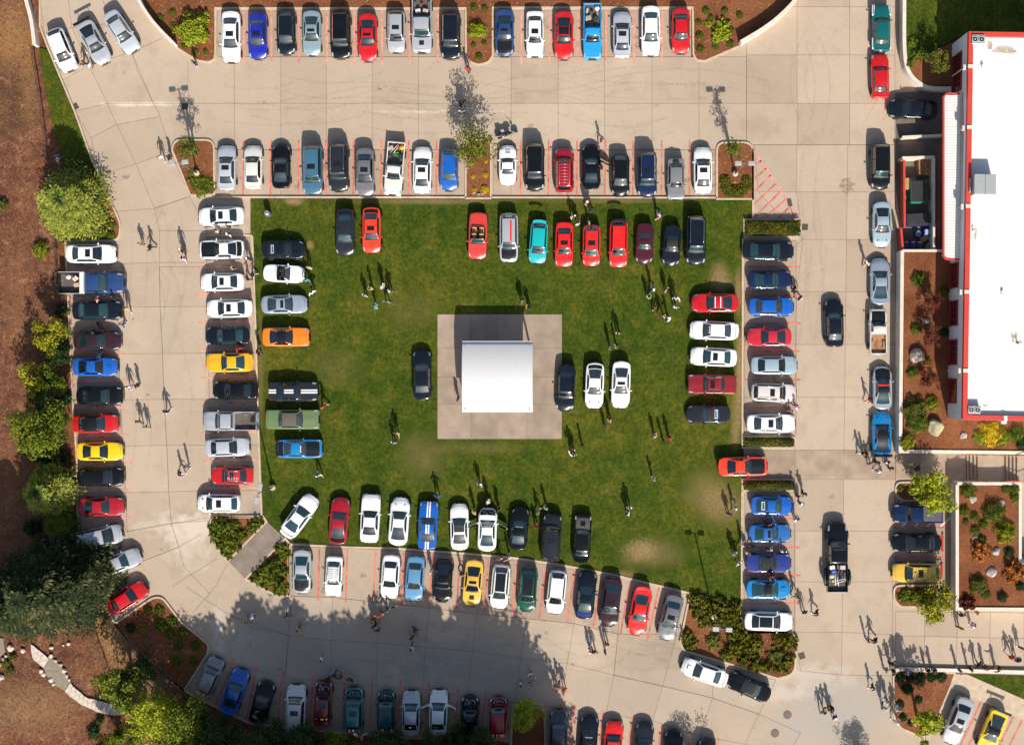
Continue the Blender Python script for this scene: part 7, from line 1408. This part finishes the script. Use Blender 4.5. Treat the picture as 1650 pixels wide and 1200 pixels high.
def hedge(x0, y0, x1, y1, h, label, seed):
    a, c = W(x0, y1), W(x1, y0); rr = random.Random(seed); w, d = c.x - a.x, c.y - a.y; pts = []; n = int(w * d * 150)
    for _ in range(n):
        x, y = rr.uniform(0, w), rr.uniform(0, d); e = min(x, w - x, y, d - y); z = h * (1 - .5 * math.exp(-e * 5)) + rr.gauss(0, .035) + .05 * math.sin(x * 3) * math.cos(y * 4)
        pts.append((Vector((x, y, z)), Vector((0, 0, 1)), .45 + .25 * math.sin(x * 2.1 + seed) * math.sin(y * 3) + rr.gauss(0, .1)))
    for _ in range(n // 3):
        s = rr.random(); per = 2 * (w + d) * s; x, y = (per, 0) if per < w else (w, per - w) if per < w + d else (2 * w + d - per, d) if per < 2 * w + d else (0, 2 * w + 2 * d - per); pts.append((Vector((x, y, rr.uniform(0, h * .8))), Vector((0, 0, 0)), .4))
    lv = leaves(pts, .075, rr, .5, .7); lv.box((w / 2, d / 2, h * .42), (w * .94, d * .86, h * .8), bev=.12); lv.tone += [.15] * (len(lv.f) - len(lv.tone)); o = lv.build('hedge', LEAF['hedge'], label=label, cat='hedge', loc=(a.x, a.y, .1))
hedge(1201, 356.5, 1288, 380, .75, 'wide clipped hedge strip below the striped triangle', 1); hedge(1198, 706, 1278, 719, .7, 'clipped hedge strip above the lawn gap', 2); hedge(1198, 775, 1278, 788, .7, 'clipped hedge strip below the lawn gap', 3)
# lower shrub bed
bushes([(1121, 965, 12), (1134, 972, 13), (1148, 978, 12), (1126, 983, 12), (1137, 995, 12), (1162, 975, 13), (1175, 984, 13), (1184, 993, 11), (1161, 995, 12), (1172, 1003, 11), (1186, 978, 11), (1133, 1004, 8), (1108, 1026, 11), (1116, 1036, 9), (1180, 1024, 11), (1110, 1040, 8), (1167, 1055, 8, 'hedge'), (1186, 1018, 8), (1153, 1004, 10), (1190, 1005, 8)], 'hedge', 'dense dark green shrub', 'in lower shrub bed, left part', 'loose', .9)
bushes([(1200, 1027, 11), (1218, 1037, 13), (1206, 1043, 10), (1186, 1044, 13), (1176, 1052, 12), (1198, 1065, 10), (1212, 1054, 8), (1218, 1070, 12), (1236, 1074, 10), (1262, 1072, 13), (1270, 1064, 11), (1271, 1032, 13), (1253, 1030, 9), (1278, 1040, 8), (1192, 1052, 7), (1250, 1078, 6)], 'hedge', 'dense dark green shrub', 'in lower shrub bed, right part', 'loose', .9)
bushes([(1150, 1033, 13), (1252, 1056, 14)], 'olive', 'pale feathery olive shrub', 'in the lower shrub bed', 'loose', .6)
# beds by the diagonal path
bushes([(352, 845, 12), (365, 852, 14), (378, 846, 9), (350, 862, 14), (370, 868, 14), (388, 862, 10), (362, 880, 13), (380, 880, 9), (413, 842, 9), (404, 852, 9), (346, 851, 10), (368, 894, 7)], 'ball', 'dense leafy shrub', 'in bed left of the diagonal path', 'loose', .9)
bushes([(452, 884, 10), (458, 894, 9), (447, 905, 9), (436, 915, 14), (425, 924, 14), (415, 932, 11), (438, 934, 12), (452, 944, 11), (456, 920, 9), (448, 952, 8), (430, 940, 9)], 'ball', 'dense leafy shrub', 'in bed right of the diagonal path', 'loose', .9)
# bed at lower left
bushes([(210, 1012, 9, 'dark'), (229, 1009, 7, 'gold'), (237, 983, 8), (256, 983, 9), (257, 1006, 10), (276, 1002, 10), (273, 1021, 9), (294, 1021, 10), (287, 1040, 8), (315, 1040, 9), (285, 1065, 9), (311, 1065, 8)], 'green', 'round shrub', 'in the lower left bed', 'round', .8)
# dry bank trees
cedar = conif('cedar', 6.4, 4.4, 5, 24, 16, 62, .06, .29, pw=.55, col=.5); cedar2 = conif('cedar2', 5.6, 2.7, 9, 20, 15, 40, .05, .27, pw=.5, col=.5); firm = conif('fir', 13, 5.5, 15, 30, 20, 70, .20, .40, pw=.75, col=.5); colm = decid('col', 5.5, 1.7, 19, 1500, .12, 40, .1)
decL = decid('L', 8.5, 3.4, 31, 5200, .15, 70, .15); decM = decid('M', 6, 2.4, 37, 3400, .13, 48, .25); decS = decid('S', 12, 4.2, 41, 8000, .24, 80, .15)
tree(107, 325, 3.2, cedar, 'cedar', 'large feathery yellow green cedar beside the grass verge', 'cedar_tree', s=.9); tree(75, 792, 2.6, cedar2, 'cedar', 'yellow tipped feathery conifer between the far left cars and bank', 'conifer_tree', s=.98); tree(92, 848, 2, cedar2, 'green', 'small dark green conifer below the yellow tipped conifer', 'conifer_tree', s=.62, rz=2)
tree(72, 950, 6, firm, 'fir', 'huge dark fir at the lower left above the stone steps', 'fir_tree', s=1.0); tree(20, 975, 5, firm, 'fir', 'dark fir cut by the left edge beside the huge fir', 'fir_tree', s=.8, rz=2); tree(128, 935, 4, firm, 'fir', 'smaller dark fir right of the huge fir', 'fir_tree', s=.55, rz=4)
tree(74, 690, 3, decL, 'green', 'wide dark green broadleaf tree beside the far left column', s=.92, z0=-.1); tree(88, 655, 2.6, decM, 'dark', 'dark broadleaf tree above the wide dark green tree', s=.8); tree(60, 605, 2.4, colm, 'gold', 'spiky golden green young tree leaning over the bank', 'conifer_tree', s=1.0); tree(84, 615, 2, decM, 'green', 'bushy green tree under the spiky golden tree', s=.75, rz=1); tree(62, 645, 2.2, colm, 'olive', 'spiky olive young tree, lower of the spiky pair', 'conifer_tree', s=.85, rz=2)
tree(83, 541, 2.2, decM, 'gold', 'round golden green tree, topmost of the bank trees beside cars', s=.80, rz=2); tree(96, 572, 2.0, decM, 'dark', 'dark leafy tree under the round golden green tree', s=.62, rz=3)
tree(196, 1103, 3.6, decM, 'green', 'dark green round tree at the end of the curved stone steps', s=1.12); tree(225, 1080, 3, decM, 'dark', 'dark tree touching the end of the curved steps on its right', s=.7, rz=1)
bushes([(98, 500, 10), (100, 735, 11), (104, 640, 9), (92, 888, 14), (106, 560, 8), (70, 740, 12), (50, 850, 12)], 'dark', 'dark undergrowth shrub', 'beside the far left cars', 'loose', 1)
bushes([(64, 403, 14)], 'gold', 'bright yellow green shrub', 'on dry bank left of white sedan', 'big'); bushes([(165, 345, 11), (177, 362, 9), (163, 375, 10), (178, 379, 7), (153, 365, 9)], 'green', 'round green shrub', 'beside the large cedar', 'round', .9)
bushes([(8, 1070, 7), (15, 1082, 6), (150, 1180, 10, 'dark'), (160, 1160, 7, 'dark'), (3, 330, 9), (30, 690, 8), (20, 1060, 6)], 'olive', 'low scrubby shrub', 'on the dry bank', 'loose', .7)
rt = random.Random(5)
for k, (x, y, zc, mk, lf, s, lab) in enumerate(((255, 1150, 3.5, decL, 'lime', .85, 'sunlit yellow green tree, largest at the lower left edge'), (215, 1182, 3, decM, 'green', .85, 'mid green tree at the bottom edge near the lower left'), (305, 1165, 4, decL, 'green', .85, 'dark green tree touching the grey hatchback at lower left'), (350, 1185, 4, decL, 'dark', .8, 'very dark tree under the blue coupe at the bottom edge'), (180, 1200, 2.5, decM, 'green', .7, 'small green tree cut by the bottom edge at lower left'), (270, 1195, 3.5, decM, 'olive', .9, 'olive green tree cut by the bottom edge beside the largest one'),
    (420, 1200, 5, decL, 'dark', .8, 'very dark tree below the black coupe in the bottom row'), (480, 1207, 5, decL, 'dark', .75, 'very dark tree below the off white SUV'), (545, 1208, 4, decM, 'green', .8, 'dark green tree below the dark red car in the bottom row'), (620, 1215, 5, decL, 'dark', .75, 'very dark tree below the bottom row, under the pine green hatchback'), (700, 1212, 4, decL, 'dark', .7, 'very dark tree below the white sedan with open doors'), (770, 1210, 4, decL, 'dark', .7, 'very dark tree below the black coupe with raised hood'), (735, 1190, 3, decM, 'dark', .6, 'small dark tree between silver sedan and black coupe tails'))):
    tree(x, y, zc, mk, lf, lab, s=s, rz=rt.uniform(0, 6), group='trees along the bottom edge')
tree(847, 1150, 1.9, decid('ball', 3.4, 1.75, 51, 3600, .10, 60, .1), 'lime', 'round bright yellow green tree in the small island of the bottom row', s=1.0)
sheet('planting_bed', [(826, 1140, 14), (875, 1140, 16), (878, 1240), (822, 1240)], .115, MULCH); kerb(fillet([(826, 1132, 16), (877, 1132, 18), (880, 1240), (822, 1240)]), closed=True)
# tall trees south of the view: they stand where their shadows on the lower lot say
for k, (x, y, h, s) in enumerate(((405, 1315, 0, 1.25), (450, 1345, 0, 1.45), (510, 1330, 0, 1.45), (565, 1345, 0, 1.5), (625, 1335, 0, 1.45), (690, 1345, 0, 1.55), (745, 1330, 0, 1.45), (800, 1345, 0, 1.5), (850, 1335, 0, 1.45), (890, 1345, 0, 1.2), (480, 1290, 0, 1.1), (440, 1270, 0, .95), (545, 1280, 0, 1.1), (610, 1285, 0, 1.1), (670, 1280, 0, 1.1), (730, 1280, 0, 1.1), (785, 1285, 0, 1.1), (840, 1280, 0, 1.05), (885, 1290, 0, .95), (355, 1300, 0, .75))):
    tree(x, y, 0, decS, 'dark', 'tall dark tree just below the bottom edge shading the lower lot', s=s, rz=k, group='tall shade trees beyond the bottom edge', z0=-.1)
for k, (x, y, s) in enumerate(((1125, 1275, .7), (1262, 1300, .4), (1388, 1250, .5), (330, 1190, .7))):
    tree(x, y, 0, decL, 'green', 'leafy tree just beyond the bottom edge throwing dappled shade on the drive', s=s, rz=k, group='leafy trees beyond the bottom edge')
# east side
tr1 = decid('e1', 4.6, 2.55, 61, 3000, .15, 46, .25)
tree(1503, 793, 3, tr1, 'lime', 'large yellow green tree over the navy pickup', s=1.0); tree(1509, 972, 2.8, tr1, 'gold', 'golden green tree below the golden yellow wagon', s=.92, rz=2); tree(1495, 1168, 3.8, decid('e3', 6.2, 1.9, 67, 1500, .16, 30, .35), 'lime', 'thin yellow green tree in the lower right bed', s=.98, rz=1)
bushes([(1462, 955, 9), (1472, 965, 9), (1455, 962, 8), (1480, 956, 8), (1452, 787, 6, 'olive')], 'green', 'low green shrub', 'by the right stalls', 'loose', .8)
bushes([(1451, 1091, 8), (1468, 1092, 8), (1485, 1092, 8.5), (1502, 1092, 8.5), (1518, 1091, 9), (1463, 1111, 10), (1481, 1128, 7), (1451, 1135, 7.5), (1456, 1156, 7), (1468, 1165, 6)], 'dark', 'dark ball shrub', 'in the lower right bed', 'round', .9)
Z1 = 1.6
bushes([(1603, 826, 18), (1622, 858, 17, 'gold'), (1555, 823, 8.5), (1571, 832, 7.5, 'green'), (1557, 841, 6), (1585, 845, 8, 'green'), (1561, 790, 13), (1572, 855, 8, 'green'), (1627, 890, 9, 'dark'), (1578, 943, 15, 'olive'), (1616, 962, 9, 'dark'), (1622, 788, 8), (1636, 788, 9), (1636, 801, 8), (1645, 945, 8, 'dark'), (1583, 870, 8, 'olive'), (1590, 958, 8, 'olive')], 'ball', 'rounded planter shrub', 'in planter below the stairs', 'big', .9, z0=Z1)
bushes([(1582, 888, 15), (1636, 922, 16), (1560, 972, 12, 'redleaf')], 'rust', 'airy rust coloured shrub', 'in planter below the stairs', 'loose', .9, z0=Z1)
mp = decid('maple', 2.4, 1.3, 71, 1300, .07, 26, .2)
for (x, y, s, l) in ((1500, 486, 1.05, 'topmost of the three reddish maples beside the building'), (1503, 545, 1.05, 'middle of the three reddish maples beside the building'), (1495, 612, 1.1, 'lowest of the three reddish maples beside the building')): tree(x, y, 3.0, mp, 'redleaf', l, 'maple_tree', s=s, rz=x, group='reddish maples beside the building', z0=Z1)
bushes([(1481, 450, 12, 'green'), (1522, 468, 8), (1523, 535, 8, 'dark'), (1476, 530, 9), (1470, 600, 9), (1496, 580, 5.5, 'gold'), (1475, 660, 20, 'olive'), (1480, 680, 18, 'green'), (1502, 650, 12, 'gold'), (1462, 712, 14, 'gold'), (1597, 700, 19, 'yellow'), (1614, 704, 15, 'gold'), (1582, 706, 12, 'lime'), (1640, 700, 14, 'green'), (1650, 715, 12, 'dark')], 'green', 'leafy shrub', 'in bed beside the building', 'big', .85, z0=Z1)
tree(1508, 100, 2.2, decM, 'olive', 'small olive green tree at the corner of the dark lawn', s=.55, z0=1.15); bushes([(1470, 68, 9), (1478, 88, 9), (1467, 102, 7)], 'green', 'dark green shrub', 'by the dark lawn wall', 'loose', .8, z0=1.15)
# scattered dry tufts and litter of the bank (uncountable)
def tufts():
    rr = random.Random(77); b = MB(); b.tone = []
    area = [(random.Random(1).uniform(0, 1), 0)]
    n = 0
    while n < 26000:
        px, py = rr.uniform(-40, 320), rr.uniform(-40, 1240); lim = 60 if py < 300 else 95 if py < 900 else 160 + (py - 900) * .45
        if px > lim: continue
        p = W(px, py, 0); p.z = -.12; a = rr.uniform(0, 6.28); l = rr.uniform(.05, .22); h = rr.uniform(.02, .16); d = Vector((math.cos(a) * l, math.sin(a) * l, h)); w = Vector((-math.sin(a), math.cos(a), 0)) * l * .18; k = len(b.v)
        b.v += [tuple(p - w), tuple(p + w), tuple(p + d)]; b.face((k, k + 1, k + 2)); b.tone.append(clamp(rr.gauss(.45, .28) + (.25 if rr.random() < .1 else 0))); n += 1
    o = b.build('dry_grass', leafmat('dry tufts', [(.1, (.04, .022, .014)), (.4, (.13, .07, .035)), (.75, (.22, .14, .07)), (.98, (.34, .25, .14))], .1), kind='stuff')
tufts()
def barkchips():
    rr = random.Random(78); b = MB(); b.tone = []
    for name, (poly_, _) in beds.items():
        P = G(fillet(poly_)); xs_ = [p.x for p in P]; ys_ = [p.y for p in P]; A = (max(xs_) - min(xs_)) * (max(ys_) - min(ys_)); 
        for _ in range(int(min(A, 900) * 14)):
            p = Vector((rr.uniform(min(xs_), max(xs_)), rr.uniform(min(ys_), max(ys_)), .125 + rr.uniform(0, .03)))
            if p.y > 37.5 or not inside(p, P): continue
            a = rr.uniform(0, 6.28); l = rr.uniform(.03, .09); d = Vector((math.cos(a) * l, math.sin(a) * l, rr.uniform(-.01, .03))); w = Vector((-math.sin(a), math.cos(a), 0)) * l * .35; k = len(b.v); b.v += [tuple(p - d - w), tuple(p + d - w), tuple(p + d + w), tuple(p - d + w)]; b.face((k, k + 1, k + 2, k + 3)); b.tone.append(clamp(rr.gauss(.5, .25)))
    b.build('bark_chips', leafmat('bark chips', [(.1, (.10, .035, .014)), (.5, (.23, .09, .04)), (.9, (.42, .24, .13))], 0), kind='stuff')
barkchips()
# ================================================================== camera, light, world
sc = bpy.context.scene
cam = bpy.data.cameras.new('camera'); co = bpy.data.objects.new('camera', cam); C.objects.link(co); co.location = (0, 0, H)
cam.sensor_fit = 'HORIZONTAL'; cam.sensor_width = 36; cam.lens = 36 * H * PPM / 1650; cam.shift_x = (825 - NX) / 1650; cam.clip_end = 4000; cam.clip_start = 1
sc.camera = co
az = math.atan2(-139, 31.5)     # direction towards the sun in plan (x right, y up)
sd = Vector((math.cos(az) * math.cos(R(SUN_EL)), math.sin(az) * math.cos(R(SUN_EL)), math.sin(R(SUN_EL))))
sl = bpy.data.lights.new('sun', 'SUN'); sl.energy = 4.4; sl.angle = R(.5); sl.color = (1, .93, .82); so = bpy.data.objects.new('sun', sl); C.objects.link(so); so.rotation_euler = sd.to_track_quat('Z', 'Y').to_euler(); so.location = (0, 0, 60)
w = bpy.data.worlds.new('World'); sc.world = w; w.use_nodes = True; nt = w.node_tree; bg = nt.nodes['Background']; sky = nt.nodes.new('ShaderNodeTexSky'); sky.sky_type = 'NISHITA'; sky.sun_disc = False; sky.sun_elevation = R(SUN_EL); sky.sun_rotation = math.atan2(sd.x, sd.y); sky.air_density = 1.2; sky.dust_density = 2.0
nt.links.new(sky.outputs[0], bg.inputs[0]); bg.inputs[1].default_value = .08
vs = sc.view_settings; vs.view_transform = 'Standard'; vs.look = 'None'; vs.exposure = .55; vs.gamma = 1
sc.cycles.max_bounces = 6; sc.cycles.diffuse_bounces = 3; sc.cycles.glossy_bounces = 3; sc.cycles.use_denoising = True
